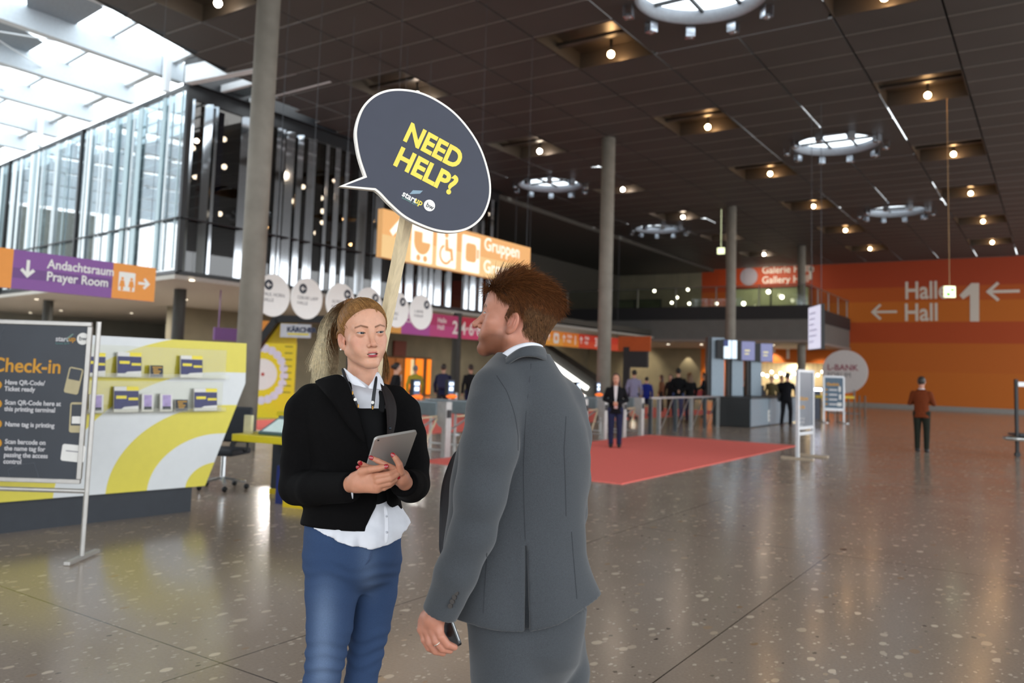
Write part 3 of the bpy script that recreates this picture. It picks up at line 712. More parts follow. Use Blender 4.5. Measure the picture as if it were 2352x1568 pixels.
text_obj('lettering', 'Halle\nHall', .24, M0 @ Matrix.Translation((5.8, .1, 0)), m_whitep, t, bold=.004); text_obj('lettering', '3·5·7·9', .62, M0 @ Matrix.Translation((6.9, -.2, 0)), m_whitep, t, bold=.012)

# wall lettering on the orange wall (Y = 57)
m_wl = pm('wall_lettering', '#d8cfc4', rough=0.6, var=0.02)
def wall_text(body, size, px, py, lab, bold=.03, width=1.0, name='wall_lettering', m=m_wl):
    p = on_y(px, py, 56.985); M = frame_mat((0, 0, 0), (1, 0, 0), UPZ)
    o = text_obj(name, body, size, M, m, None, bold=bold, width=width, depth=.01); o.location = p; tag(o, lab, 'lettering'); return o
wall_text('Halle', 1.55, 2077, 686, 'word Halle in pale letters on the orange wall', .028, .78)
wall_text('Hall', 1.55, 2076, 736, 'word Hall in pale letters low on the orange wall beside the left arrow', .028, .80)
p = on_y(2205, 738, 56.985); k = 57.0 / 1880 * 1.0
def w1(px, py): a_ = on_y(px, py, 56.985) - p; return (float(a_[0]), float(a_[2]))
o = MB().prism([w1(2228, 738), w1(2249, 738), w1(2249, 650), w1(2231, 650), w1(2204, 678), w1(2212, 687), w1(2228, 676)], .01, frame_mat((0, 0, 0), (1, 0, 0), UPZ)).build('wall_lettering', m_wl); o.location = p; tag(o, 'big pale numeral 1 on the orange wall', 'lettering')
wall_text('Galerie Halle\nGallery Hall', .70, 1750, 628, 'words Galerie Halle Gallery Hall in pale letters above the far gallery', .008, .95)
wall_text('1', 1.25, 1851, 641, 'small pale numeral 1 above the far gallery', .03)
wall_text('· 1', 1.45, 1771, 822, 'small pale numeral 1 on the orange wall under the gallery', .03)
for px, py, sz, lab in ((2303, 669, 1.75, 'pale left arrow at the right end of the orange wall'), (2030, 716, 1.55, 'pale left arrow beside the word Hall on the orange wall')):
    p = on_y(px, py, 56.985); b = MB()
    for poly in rot2(arrow_poly(1, .10, .34), math.pi, sz): b.prism(poly, .01, frame_mat((0, 0, 0), (1, 0, 0), UPZ))
    o = b.build('wall_arrow', m_wl); o.location = p; tag(o, lab, 'arrow')
p = on_y(1720, 635, 56.98); o = MB().prism(circle(.62, 32), .02, frame_mat((0, 0, 0), (1, 0, 0), UPZ)).build('wall_disc', pm('grey_disc', '#8f8690', rough=.5)); o.location = p; tag(o, 'grey round disc sign beside the Galerie Halle lettering', 'sign')
# big round L-BANK FORUM sign
p = on_y(1940, 853, 44.0)
t = thing('round_sign', 'big white round standing sign reading L-Bank Forum by the orange wall', 'sign', p)
M0 = frame_mat((0, 0, 0), (1, 0, 0), UPZ); k = 1.09
MB().prism(circle(k, 64), .12, M0 @ Matrix.Translation((0, 0, -.12))).build('disc', pm('round_sign_white', '#cfc8c6', rough=.4), t)
text_obj('lettering', 'L-BANK', .42, M0 @ Matrix.Translation((-.85, .06, .002)), pm('bank_red', '#8d3a4c', rough=.6), t, bold=.008, width=1.02)
text_obj('lettering', 'FORUM', .36, M0 @ Matrix.Translation((-.85, -.3, .002)), pm('bank_grey', '#6a6468', rough=.6), t, width=.95)
MB().box((-.5, -.05, -p[2]), (-.42, .05, -.9)).box((.42, -.05, -p[2]), (.5, .05, -.9)).box((-.7, -.25, -p[2]), (.7, .25, -p[2] + .05)).build('base', m_steel, t)
# green exit lamp
p = dep(2181, 670, 22)
t = thing('exit_sign', 'small glowing white and green exit sign hanging on a cable before the orange wall', 'sign', p, rz=math.atan2(RC[1][0], RC[0][0]))
MB().box((-.14, -.04, -.15), (.14, .04, .15)).build('lamp_box', pm('exit_white', '#f4f6d0', emit=1.6, ecol='#eaf3bf'), t)
MB().box((-.10, -.043, -.11), (-.01, -.041, -.03)).build('green_symbol', pm('exit_green', '#3fb23a', emit=.8), t)
MB().box((.01, -.043, .02), (.10, -.041, .08)).build('green_symbol', MATS['exit_green'], t)
MB().tube([(0, 0, .15), (0, 0, CZ - p[2])], .01, 6).build('cable', pm('cable_tan', '#a07c50', rough=.6), t)
p = dep(1656, 576, 38); o = MB().box((-.16, -.05, -.14), (.16, .05, .14)).tube([(0, 0, .14), (0, 0, CZ - p[2])], .008, 5).build('exit_sign', pm('exit_far', '#dfe8b8', emit=2)); o.location = p
tag(o, 'tiny glowing exit sign hanging near the ceiling before the far gallery', 'sign')
# white information screen at the gallery corner
p = on_x(1875, 752, -5.6)
t = thing('hanging_screen', 'white hanging information screen in front of the gallery corner', 'screen', p, rz=math.radians(-62))
MB().box((-.66, -.05, -.62), (.66, .05, .62)).build('case', m_bar, t)
MB().box((-.64, -.055, -.60), (.64, -.051, .60)).build('display', pm('white_display', '#dcdcf0', emit=.75, ecol='#dcdcf0'), t)
b = MB()
for r in range(6): b.box((-.5, -.058, .38 - .16 * r), (-.5 + R_.uniform(.3, .9), -.056, .44 - .16 * r))
b.build('display_lines', pm('display_grey', '#c4c4dc', emit=.5), t)
for x in (-.5, .5): MB().tube([(x, 0, .62), (x, 0, CZ - p[2])], .008, 5).build('cable', m_cable, t)
# far small signs
p = on_x(525, 768, -22.0)
o = MB().box((-.04, -.55, -.2), (.04, .55, .2)).box((-.02, -.4, .2), (.02, -.38, 3.84 - p[2])).build('hanging_sign', m_pur2); o.location = p; tag(o, 'dark purple hanging sign far behind the yellow counter, beside the thick column', 'sign')
t = thing('pictogram_sign', 'orange flag sign on a black post behind the turnstiles', 'sign', floor_at(1437, 958, .005))
MB().box((-.12, -.06, 0), (.12, .06, 2.6)).build('post', m_bar, t); MB().box((-.1, -.08, 1.85), (.85, .08, 2.45)).build('screen_box', m_bar, t); MB().box((-.35, -.04, 2.45), (.95, .04, 3.0)).build('flag', pm('flag_orange', '#b9500f', rough=.6), t)

# ================================================================== L-shaped yellow and white counter, left
m_cw = pm('laminate_white', '#dfe2e4', rough=0.35, var=0.015); m_cy = pm('laminate_yellow', '#e0d24e', rough=0.35, var=0.02)
m_anth = pm('anthracite', '#2b3038', rough=0.55)
P0 = Vector((-7.49, 5.42, 0)); CDIR = Vector((.11, .994, 0)).normalized()
t = thing('exhibition_counter', 'tall white counter front with yellow arcs and dark plinth, left side', 'counter', P0, rz=math.atan2(CDIR.y, CDIR.x))
# local x along the front (to the right in the photo), local y away from the hall
def cpoly(pts): return [(a, b) for a, b in pts]
front = [(-3.4, .30), (.085, .262), (.49, 1.335), (.475, 1.77), (-3.4, 1.77)]
FM = Matrix(((1, 0, 0, 0), (0, 0, -1, -.03), (0, 1, 0, 0), (0, 0, 0, 1)))    # picture plane (x, z) -> local, facing -y
MB().prism(front, .06, FM @ Matrix.Translation((0, 0, -.06))).build('front_panel', m_cw, t)
# yellow arcs clipped to the front panel
def clip(poly, edge_pts):
    out = poly
    n = len(edge_pts)
    for i in range(n):
        a, b = edge_pts[i], edge_pts[(i + 1) % n]; inp = out; out = []
        f = lambda p: (b[0] - a[0]) * (p[1] - a[1]) - (b[1] - a[1]) * (p[0] - a[0])
        for j in range(len(inp)):
            p, q = inp[j], inp[(j + 1) % len(inp)]
            if f(p) >= 0: out.append(p)
            if f(p) * f(q) < 0: k = f(p) / (f(p) - f(q)); out.append((p[0] + (q[0] - p[0]) * k, p[1] + (q[1] - p[1]) * k))
    return out
acx, acz = .20, .25
def arc(r0, r1, x1, z1):
    """quarter arc about (acx, acz) from the floor up to vertical, then straight to the right"""
    b = MB(); A = np.linspace(math.pi, math.pi / 2, 41)
    for a0, a1 in zip(A, A[1:]):
        q = [(acx + r1 * math.cos(a0) * 1.34, acz + r1 * math.sin(a0)), (acx + r0 * math.cos(a0) * 1.34, acz + r0 * math.sin(a0)), (acx + r0 * math.cos(a1) * 1.34, acz + r0 * math.sin(a1)), (acx + r1 * math.cos(a1) * 1.34, acz + r1 * math.sin(a1))][::-1]
        c = clip(q, front)
        if len(c) > 2: b.prism(c, .0015, FM)
    c = clip([(acx, acz + r0), (acx + 1, acz + r0), (acx + 1, acz + r1), (acx, acz + r1)], front)
    if len(c) > 2: b.prism(c, .0015, FM)
    return b
for r0, r1 in ((0, .25), (.55, .85), (1.2, 1.58), (1.95, 2.35)):
    b = arc(r0, r1, 0, 0)
    if b.V: b.build('yellow_arc', m_cy, t)
b = MB(); b.box((-3.4, .04, 0), (-.02, .70, .30)); b.build('plinth', m_anth, t)
MB().box((-3.4, .03, .30), (.0, .10, 1.74)).build('back_panel', m_cw, t)
# acrylic leaflet shelves
m_acr = glass_mat('acrylic', (0.93, 0.93, 0.90), 0.05)
sh_z = (1.385, 1.045)
for i, z in enumerate(sh_z):
    s = thing('acrylic_shelf', ['upper clear acrylic leaflet shelf on the counter front', 'lower clear acrylic leaflet shelf on the counter front'][i], 'shelf', P0, rz=math.atan2(CDIR.y, CDIR.x))
    x1 = .24 - .02 * i
    MB().box((-1.6, -.12, z - .006), (x1, -.032, z)).build('shelf_board', m_acr, s); MB().box((-1.6, -.123, z - .006), (x1, -.119, z + .035)).build('front_lip', m_acr, s)
    MB().box((-1.6, -.036, z), (x1, -.033, z + .30)).build('back_sheet', m_acr, s)
m_navy = pm('leaflet_navy', '#23235e', rough=.4, var=.25, scale=30); m_lpur = pm('leaflet_purple', '#a894c4', rough=.4, var=.2, scale=20); m_ly = pm('leaflet_yellow', '#f0dc2a', rough=.4); m_paper = pm('paper_white', '#e6e4e0', rough=.6, var=.02)
m_gold = pm('print_gold', '#c9962a', rough=.5)
def clocal(px, py, off):
    r = ray(px, py); nn = np.array([CDIR.y, -CDIR.x, 0]); q = np.array(P0) + nn * off; k = ((q - CP) @ nn) / (r @ nn); p = CP + r * k
    return float((p - np.array(P0)) @ np.array(CDIR)), float(p[2])
def leaflet(pl, pr, row, h, kind, lab):
    x0 = clocal(pl, 900, .08)[0]; x1 = clocal(pr, 900, .08)[0]; z = sh_z[row] + .001; w = x1 - x0
    t = thing('leaflet_stack', lab, 'leaflets', P0 + CDIR * ((x0 + x1) / 2) + Vector((CDIR.y, -CDIR.x, 0)) * .085 + Vector((0, 0, z)), rz=math.atan2(CDIR.y, CDIR.x), group='leaflet stacks on the acrylic shelves')
    Mt = Matrix.Rotation(-.12, 4, 'X'); th = .022
    MB().box((-w / 2, -th, 0), (w / 2, 0, h), 0, Mt).build('paper_stack', m_paper, t)
    F = frame_mat((0, 0, 0), (1, 0, 0), UPZ); G = Mt @ Matrix.Translation((0, -th - .0005, 0)) @ F
    if kind == 'mag':
        MB().box((-w / 2, -th - .001, .03), (w / 2, -th, h * .83), 0, Mt).build('cover', m_navy, t)
        MB().box((.0, -th - .0012, h * .84), (w / 2, -th, h), 0, Mt).build('yellow_corner', m_ly, t)
        MB().box((-w * .42, -th - .002, h * .52), (.0, -th - .001, h * .64), 0, Mt).box((w * .08, -th - .002, h * .46), (w * .48, -th - .001, h * .56), 0, Mt).build('title_block', m_ly, t)
        MB().prism([(-w * .2, .03), (w / 2, .03), (w / 2, h * .24), (-.02, h * .2)], .001, G).build('white_swoosh', m_paper, t)
    elif kind == 'card':
        MB().box((-w / 2, -th - .001, 0), (w / 2, -th, h), 0, Mt).build('cover', m_anth, t)
        b = MB()
        for r_, (a, c) in enumerate(((-.35, .42), (-.3, .1), (-.3, .3), (-.25, .2))): b.box((w * a, -th - .002, h * (.78 - .17 * r_)), (w * c, -th - .001, h * (.88 - .17 * r_)), 0, Mt)
        b.build('gold_print', m_gold, t)
    else:
        MB().box((-w * .32, -th - .001, h * .10), (w * .36, -th, h * .93), 0, Mt).build('cover', m_lpur, t)
        MB().box((-w * .32, -th - .0015, h * .10), (w * .36, -th - .001, h * .28), 0, Mt).build('dark_foot', m_anth, t)
for a in ((264, 319, 0, .235, 'mag', 'navy magazine stack on the upper shelf beside the check-in post'), (340, 369, 0, .115, 'card', 'small dark card stack on the upper shelf'), (410, 460, 0, .225, 'mag', 'navy magazine stack on the upper shelf, right of the dark cards'),
          (262, 318, 1, .245, 'mag', 'navy magazine stack at the left of the lower shelf'), (326, 352, 1, .175, 'pic', 'tall narrow purple leaflet stack next to the lower left magazines'), (368, 396, 1, .175, 'pic', 'tall narrow purple leaflet stack next to the small dark cards below'),
          (403, 431, 1, .115, 'card', 'small dark card stack on the lower shelf'), (446, 498, 1, .23, 'mag', 'navy magazine stack at the right end of the lower shelf'), (205, 238, 1, .17, 'pic', 'purple leaflet stack half hidden by the check-in post'), (195, 236, 0, .22, 'mag', 'dark magazine stack half hidden behind the check-in post')): leaflet(*a)

# yellow desk behind the counter
m_yel = pm('desk_yellow', '#e3cf1d', rough=0.4, var=0.03); m_yel2 = pm('desk_yellow_deep', '#d8bb1a', rough=0.45, var=0.03)
pa, pb = Vector((-7.80, 6.10, 0)), Vector((-6.95, 6.25, 0))
t = thing('desk', 'yellow desk with dark cabinet behind the white counter', 'desk', (-7.80, 6.10, 0), rz=math.atan2(.15, .85))
MB().box((-.03, 0, .67), (1.5, .75, .75)).build('desk_top', m_yel, t)
bevel(t.children[0], .006)
MB().box((.75, .05, .10), (1.45, .7, .67)).build('cabinet', m_anth, t); MB().box((.72, .02, 0), (1.47, .72, .10)).build('plinth', m_yel2, t)
MB().box((.40, .3, .02), (.52, .72, .67)).build('side_panel', m_anth, t)
MB().box((-.02, .70, .02), (1.45, .73, .67)).build('modesty_panel', m_anth, t)
MB().box((-.02, .68, 0), (.72, .74, .06)).build('rear_foot', m_yel2, t)
b = MB(); b.tube([(1.0, .045, .60), (1.0, .03, .60)], .012, 10).tube([(1.0, .045, .55), (1.0, .03, .55)], .016, 10).build('lock', m_steel, t)
dm = MW[t.name]
# tablet display on the desk, leaflet holder, ledge
o2 = thing('touch_screen', 'slanted flat touch screen lying on the yellow desk', 'screen', dm @ Vector((.55, .12, .752)), rz=math.atan2(.15, .85))
Ms = Matrix.Rotation(math.radians(24), 4, 'X')
MB().box((-.30, 0, 0), (.34, .42, .03), 0, Ms).build('case', pm('slate_case', '#4b6a72', rough=.4), o2)
MB().box((-.265, .03, .0302), (.30, .33, .032), 0, Ms).build('display', pm('pale_display', '#c8dcd8', rough=.25, emit=.25, ecol='#cfe6e2'), o2)
MB().box((-.1, .2, 0), (.14, .36, .08)).build('stand', m_anth, o2)
o2 = thing('card_holder', 'cream upright card holder at the left edge of the yellow desk', 'card holder', dm @ Vector((.08, .13, .751)), rz=.1)
MB().box((-.055, -.01, .0), (.055, .03, .21)).build('card', pm('cream_card', '#d9d2a8', rough=.6), o2); MB().box((-.06, -.02, 0), (.06, .05, .03)).build('foot', m_acr, o2)
MB().box((-.02, .74, .93), (.62, .86, .98)).build('rear_ledge', m_yel, t); MB().box((0, .76, 0), (.6, .80, .93)).build('rear_panel', m_anth, t)
o2 = thing('brush', 'blue and wooden broom leaning in the gap under the yellow desk', 'broom', dm @ Vector((.60, .2, 0)), rz=.2)
MB().bar((0, 0, 0.05), (.12, .05, .62), .05, .03).build('wooden_handle', pm('wood_handle', '#a86c36', rough=.6), o2); MB().box((-.09, -.05, .0), (.09, .06, .42)).build('blue_bag', pm('bag_blue', '#16286e', rough=.6), o2)

# swivel chair behind the counter
cp = floor_at(510, 1122)
t = thing('swivel_chair', 'black swivel chair with chrome star base behind the counter', 'chair', cp, rz=.4)
for k in range(5):
    a = 2 * math.pi * k / 5 + .3; c, s = math.cos(a), math.sin(a)
    MB().bar((0, 0, .14), (.28 * c, .28 * s, .09), .045, .03).build('base_arm', pm('chrome', '#d5d8da', rough=.15, metal=.9), t)
    MB().sphere((.29 * c, .29 * s, .035), (.035, .035, .035), 8).build('castor', m_bar, t)
MB().tube([(0, 0, .1), (0, 0, .42)], .03, 14).build('gas_column', MATS['chrome'], t)
o = MB().box((-.24, -.24, .42), (.24, .24, .50)).build('seat', m_anth, t); bevel(o, .03, 3)
o = MB().box((-.22, .22, .55), (.22, .28, 1.0)).build('backrest', m_anth, t); bevel(o, .03, 3)
MB().bar((0, .15, .45), (0, .26, .62), .06, .03).build('back_bracket', m_bar, t)
for x in (-.28, .28): MB().tube([(x * .8, .05, .46), (x, .05, .48), (x, .05, .66), (x, -.15, .68)], .018, 8).build('armrest', m_bar, t)

# yellow trade-fair wall and dark gable behind (left of the ponytail)
t = thing('info_panel', 'tall yellow information panel with white circles behind the ponytail', 'panel', floor_at(628, 960, .005), rz=math.radians(40))
p = MW[t.name].translation; dp = float((np.array(p) - CP) @ (-RC[:, 2])); u = dp / FP
hh = 1.55 + (848 - 795) * u
rz_ = math.atan2(RC[1][0], RC[0][0]); place(t, p, rz_)
MB().box((-62 * u, 0, 0), (44 * u, .06, hh)).build('board', m_yel, t)
F = frame_mat((0, -.002, 0), (1, 0, 0), UPZ); zc = 1.55 - 24 * u
MB().prism(circle(36 * u, 40), .003, F @ Matrix.Translation((-33 * u, zc, 0))).build('white_circle', m_paper, t)
b = MB()
for k in range(13):
    a = math.radians(100 - 17 * k); b.prism(circle(9.5 * u, 20), .003, F @ Matrix.Translation((-33 * u + 52 * u * math.cos(a), zc + 60 * u * math.sin(a), 0)))
b.build('picture_circles', pm('pale_lilac', '#d9d6e6', rough=.5), t)
MB().prism(circle(4 * u, 16), .004, F @ Matrix.Translation((-30 * u, zc, 0))).build('red_dot', pm('dot_red', '#b04032', rough=.5), t)
b = MB()
for k in range(8): b.box((18 * u, -.005, 1.55 + (40 - 15 * k) * u), (36 * u, -.003, 1.55 + (43 - 15 * k) * u))
b.build('text_lines', pm('line_olive', '#8a8420', rough=.6), t)
t = thing('gable_stand', 'black gabled exhibition stand with a white Kärcher name board', 'exhibition stand', dep(690, 860, 20.0) * np.array([1, 1, 0]) + np.array([0, 0, .013]), rz=rz_)
u = 20.0 / FP; z0 = 1.55
def gz(y): return 1.55 + (848 - y) * u
b = MB(); b.bar((-120 * u, 0, gz(835)), (-60 * u, 0, gz(745)), .3, .17).bar((-62 * u, 0, gz(745)), (80 * u, 0, gz(742)), .3, .17).bar((80 * u, 0, gz(742)), (110 * u, 0, gz(800)), .3, .17)
b.build('roof_frame', m_bar, t)
MB().prism([(-105 * u, gz(800)), (-62 * u, gz(752)), (-20 * u, gz(752)), (-20 * u, gz(800))], .05, frame_mat((0, .3, 0), (1, 0, 0), UPZ)).build('yellow_gable', m_yel2, t)
MB().box((-110 * u, .28, gz(775)), (-70 * u, .33, gz(748))).build('orange_gable', m_or2, t)
MB().box((-45 * u, -.25, gz(787)), (24 * u, -.18, gz(756))).build('name_board', pm('name_board', '#c9cbd2', rough=.5), t)
text_obj('lettering', 'KÄRCHER', 15 * u, frame_mat((-30 * u, -.252, gz(774)), (1, 0, 0), UPZ), pm('navy_ink', '#333a55', rough=.5), t, bold=.01)
MB().box((-28 * u, -.254, gz(781)), (20 * u, -.251, gz(777))).build('yellow_stripe', m_yel, t)
MB().box((-118 * u, -.1, 0), (-114 * u, .1, gz(835))).build('post', m_bar, t); MB().box((106 * u, -.1, 0), (110 * u, .1, gz(800))).build('post', m_bar, t)

# ================================================================== check-in poster stand, far left
m_alu = pm('aluminium', '#b9b6b2', rough=0.35, metal=0.5); m_poster = pm('poster_slate', '#2b313b', rough=0.4, var=0.12, scale=2.5)
D0 = 6.34; u = D0 / FP
base = floor_at(216, 1285)
t = thing('poster_stand', 'aluminium poster stand with dark Check-in instructions poster, left foreground', 'poster stand', base, rz=rz_)
def sl(px, py):   # picture position -> local (x, z) on the stand's plane
    r = ray(px, py); n = np.array([-math.sin(rz_), math.cos(rz_), 0]); k = ((base - CP) @ n) / (r @ n); q = CP + r * k - base
    return float(q[0] * math.cos(rz_) + q[1] * math.sin(rz_)), float(q[2])
xr, zt = sl(205, 750); xl = xr - 1.25; zb = sl(190, 1100)[1]
b = MB()
for a in (((xl - .03, -.03, zb - .035), (xr + .03, 0, zb)), ((xl - .03, -.03, zt), (xr + .03, 0, zt + .035)), ((xl - .035, -.03, zb), (xl, 0, zt)), ((xr, -.03, zb), (xr + .035, 0, zt))): b.box(*a)
o = b.build('frame', m_alu, t); bevel(o, .005)
MB().box((xl, -.015, zb), (xr, -.01, zt)).build('poster', m_poster, t)
xp = xr + .075
for x in (xp, xl - .075): MB().tube([(x, 0, 0.02), (x, 0, zt + .04)], .019, 14).build('post', m_alu, t)
for x in (xp, xl - .075): o = MB().box((x - .025, -.22, 0), (x + .025, .24, .03)).build('foot', m_alu, t); bevel(o, .006)
MB().tube([(xl - .075, 0, sl(200, 1128)[1]), (xp, 0, sl(200, 1128)[1])], .018, 12).build('cross_rail', m_alu, t)
F = frame_mat((0, -.0165, 0), (1, 0, 0), UPZ)
def tx(s, px, py, size, m, bold=.0, width=1.0, line=1.0, align='LEFT'):
    x, z = sl(px, py); return text_obj('lettering', s, size, F @ Matrix.Translation((x, z, 0)), m, t, bold=bold, width=width, line=line, align=align)
m_pgold = pm('poster_gold', '#c98f22', rough=.5); m_pw = pm('poster_white', '#cfcdd0', rough=.5)
tx('Check-in', -18, 852, .155, m_pgold, .003, .98)
for s, py in (('Have QR-Code/\nTicket ready', 882), ('Scan QR-Code here at\nthis printing terminal', 928), ('Name tag is printing', 978), ('Scan barcode on\nthe name tag for\npassing the access\ncontrol', 1018)):
    tx(s, 14, py, .051, m_pw, .001, .93, 1.0)
b = MB()
for py in (884, 927, 973, 1017): x, z = sl(-2, py); b.prism(circle(.033, 20), .002, F @ Matrix.Translation((x, z, 0)))
b.build('bullet', m_pgold, t)
tx('start', 130, 783, .055, m_pw, .001); tx('up', 160, 783, .055, m_pgold, .001); tx('Summit 2019', 130, 790, .02, pm('poster_teal', '#5f8f8c', rough=.5))
x, z = sl(193, 778); MB().prism(circle(.047, 28), .002, F @ Matrix.Translation((x, z, 0))).build('logo_disc', m_paper, t); text_obj('lettering', 'bw', .05, F @ Matrix.Translation((x - .03, z - .014, .003)), m_anth, t)
x, z = sl(152, 772); MB().prism([(0, -.03), (.055, .02), (.07, .02), (.02, -.03)], .001, F @ Matrix.Translation((x, z, 0))).build('logo_mark', pm('poster_sage', '#6f8a80', rough=.5), t)
m_pcream = pm('poster_cream', '#b9ac86', rough=.5)
def phone(px, py, w, h, a, kind):
    x, z = sl(px, py); G = F @ Matrix.Translation((x, z, 0)) @ Matrix.Rotation(a, 4, 'Z')
    MB().prism(rrect(w, h, .018), .002, G).build('drawn_phone', m_pcream if kind < 2 else m_paper, t)
    if kind == 0: MB().prism(rrect(w * .8, h * .42, .005), .001, G @ Matrix.Translation((0, h * .24, .002))).build('drawn_screen', m_poster, t)
    if kind == 1:
        MB().prism(rrect(w * .82, h * .70, .005), .001, G @ Matrix.Translation((0, h * .08, .002))).build('drawn_screen', m_poster, t); MB().prism(rrect(w * .68, h * .24, .004), .001, G @ Matrix.Translation((0, -.02, .003))).build('drawn_card', m_paper, t)
    if kind == 2: MB().box((-.06, .01, .002), (.05, .018, .003), 0, G).build('drawn_line', pm('ink_grey', '#8c8a92', rough=.6), t)
phone(172, 874, .115, .205, -.16, 0); phone(181, 958, .125, .235, .02, 1); phone(171, 1040, .185, .13, -.07, 2)
b = MB()
for pts in (((25, 1093), (22, 1078), (48, 1066), (82, 1062), (92, 1095)), ((0, 790), (5, 775), (13, 750)), ((206, 822), (195, 815), (207, 805))):
    b.tube([(sl(*q)[0], -.0165, sl(*q)[1]) for q in pts], .002, 5)
b.build('drawn_outline', pm('outline_grey', '#5b6169', rough=.6), t)

# ================================================================== red carpet, turnstiles, fence
m_red = pm('red_carpet', '#f47a70', rough=0.95, spec=0.1, var=0.05, scale=60, bump=0.4, bscale=400)
o = MB().box((-8.97, 10.77, 0), (-5.2, 20.25, .012)).build('carpet', m_red); tag(o, 'big red carpet on the floor in front of the turnstiles', 'carpet')
o = MB().box((-18.5, 13.0, 0), (-12.6, 38, .004)).build('carpet', m_red); tag(o, 'long red carpet strip beyond the turnstiles', 'carpet')
m_sil = pm('turnstile_silver', '#b0b0ae', rough=.35, metal=.4); m_ora = pm('orange_ring', '#ff7a2a', emit=.7, ecol='#ff7a2a'); m_scr = pm('turnstile_screen', '#2f4d78', rough=.3, emit=.35); m_bright = pm('screen_bright', '#e8f4ff', emit=1.6, ecol='#dceeff')
def make_turnstile():
    t = thing('turnstile', 'x', 'turnstile', (0, 0, 0), group='ticket turnstiles')
    o = MB().box((-1.25, -.11, .72), (-.12, .11, .98)).build('cabinet', pm('cabinet_grey', '#79858a', rough=.3, metal=.3), t); bevel(o, .02)
    o = MB().prism([(0, .0), (.09, .0), (.09, .98), (-.16, .98), (-.16, .66), (-.08, .56), (0, .52)], .16, frame_mat((0, .08, 0), (1, 0, 0), UPZ) @ Matrix.Translation((0, 0, 0))).build('front_post', m_sil, t)
    MB().box((.0905, -.05, .70), (.11, .05, .84)).build('ticket_reader', m_bar, t)
    MB().tube([(-1.15, 0, 0), (-1.15, 0, .75)], .03, 10).build('rear_leg', m_sil, t); MB().tube([(-.55, 0, 0), (-.55, 0, .75)], .025, 10).build('middle_leg', m_sil, t)
    MB().tube([(-1.15, 0, .12), (.03, 0, .12)], .018, 8).build('foot_rail', m_sil, t)
    MB().tube([(-.10, -.1, .68), (-.02, -.52, .24)], .018, 8).build('barrier_arm', pm('arm_cream', '#c9b797', rough=.4), t)
    MB().tube([(-.10, -.1, .72), (-.1, -.56, .70)], .018, 8).build('barrier_arm', MATS['arm_cream'], t)
    MB().tube([(-.14, -.1, .68), (-.5, -.4, .35)], .018, 8).build('barrier_arm', m_sil, t)
    s = MB().box((-.75, -.10, 1.06), (-.68, .10, 1.36)).build('display', m_bar, t)
    MB().box((-.679, -.085, 1.09), (-.675, .085, 1.34)).build('screen', m_scr, s)
    MB().box((-.674, -.07, 1.25), (-.672, .07, 1.31)).box((-.674, -.065, 1.15), (-.672, .06, 1.22)).build('screen_text', m_bright, s)
    MB().sphere((-.66, 0, 1.04), (.10, .12, .045), 10).build('glow_ring', m_ora, t)
    MB().tube([(-.7, 0, .97), (-.7, 0, 1.07)], .03, 8).build('display_stem', m_sil, t)
    return t
ts0 = make_turnstile()
TS = [(10.6, 'turnstile with lit screen directly right of the blond woman\'s arm'), (11.62, 'turnstile with silver post between the two talking people'), (12.65, 'turnstile whose screen shows left of the man\'s shoulder'),
      (16.75, 'turnstile just left of the small woman standing on the carpet'), (17.75, 'turnstile behind the small woman on the carpet'), (18.8, 'turnstile just right of the small woman on the carpet'), (19.85, 'last turnstile, next to the glass fence')]
TS += [(13.7, None), (14.7, None), (15.7, None)]
for i, (y, lab) in enumerate(TS):
    if lab is None: continue
    r = ts0 if i == 0 else copy_tree(ts0); r.location = (-9.1, y, 0); r['label'] = lab; MW[r.name] = Matrix.Translation((-9.1, y, 0))
# fence of steel posts, rail and diagonal braces
t = thing('barrier_fence', 'low steel fence with glass fields between the turnstiles and the kiosk', 'fence', (-9.1, 20.5, 0))
MB().box((-.03, 0, .94), (.03, 5.4, .99)).build('top_rail', m_steel, t)
for k, y in enumerate((0.0, .55, 1.75, 2.95, 4.1, 5.3)): MB().box((-.05, y, 0), (.05, y + .06, .95)).build('post', m_steel if k % 2 else pm('dark_steel', '#4c5358', rough=.4, metal=.5), t)
for y in (.7, 1.9, 3.1, 4.3): MB().bar((0, y + .05, .12), (0, y + .85, .92), .02, .02).build('brace', m_steel, t)
MB().box((-.006, .08, .08), (.006, 5.3, .92)).build('glass_field', glass_mat('fence_glass', (0.93, 0.95, 0.95), 0.02, rmax=.10), t)
for i, y in enumerate((12.0, 16, 18.5, 21)):
    o = MB().tube([(0, 0, 0), (0, 0, 1.0)], .03, 10).tube([(0, 0, 0), (0, 0, .02)], .16, 16).build('barrier_post', m_steel); o.location = (-12.2, y, 0); tag(o, 'slim steel barrier post on the floor beyond the turnstiles', 'post', 'slim posts beyond the turnstiles')

# escalator behind the man
ea, eb = on_y(1375, 885, 40.0), on_y(1225, 782, 40.0)
t = thing('escalator', 'escalator with brightly lit balustrade rising to the left behind the man', 'escalator', (ea[0], 40, 0))
m_lit = pm('lit_balustrade', '#ffffff', emit=3.5, ecol='#fdfcf4'); m_brass = pm('brass_handrail', '#b5a56a', rough=.35, metal=.4)
def ept(px, py, Y): p = on_y(px, py, Y); return Vector((p[0] - ea[0], Y - 40, p[2]))
def ebar(a, b, Y, w, h, m, n): MB().bar(ept(*a, Y), ept(*b, Y), w, h, 0, (0, 1, 0)).build(n, m, t)
ebar((1380, 888), (1210, 762), 40.9, .25, .2, m_brass, 'handrail'); ebar((1350, 880), (1215, 790), 40.4, .22, .14, m_brass, 'handrail')
ebar((1349, 892), (1240, 815), 40.0, .20, .2, m_lit, 'light_strip'); ebar((1349, 916), (1275, 868), 39.8, .16, .15, m_lit, 'light_strip')
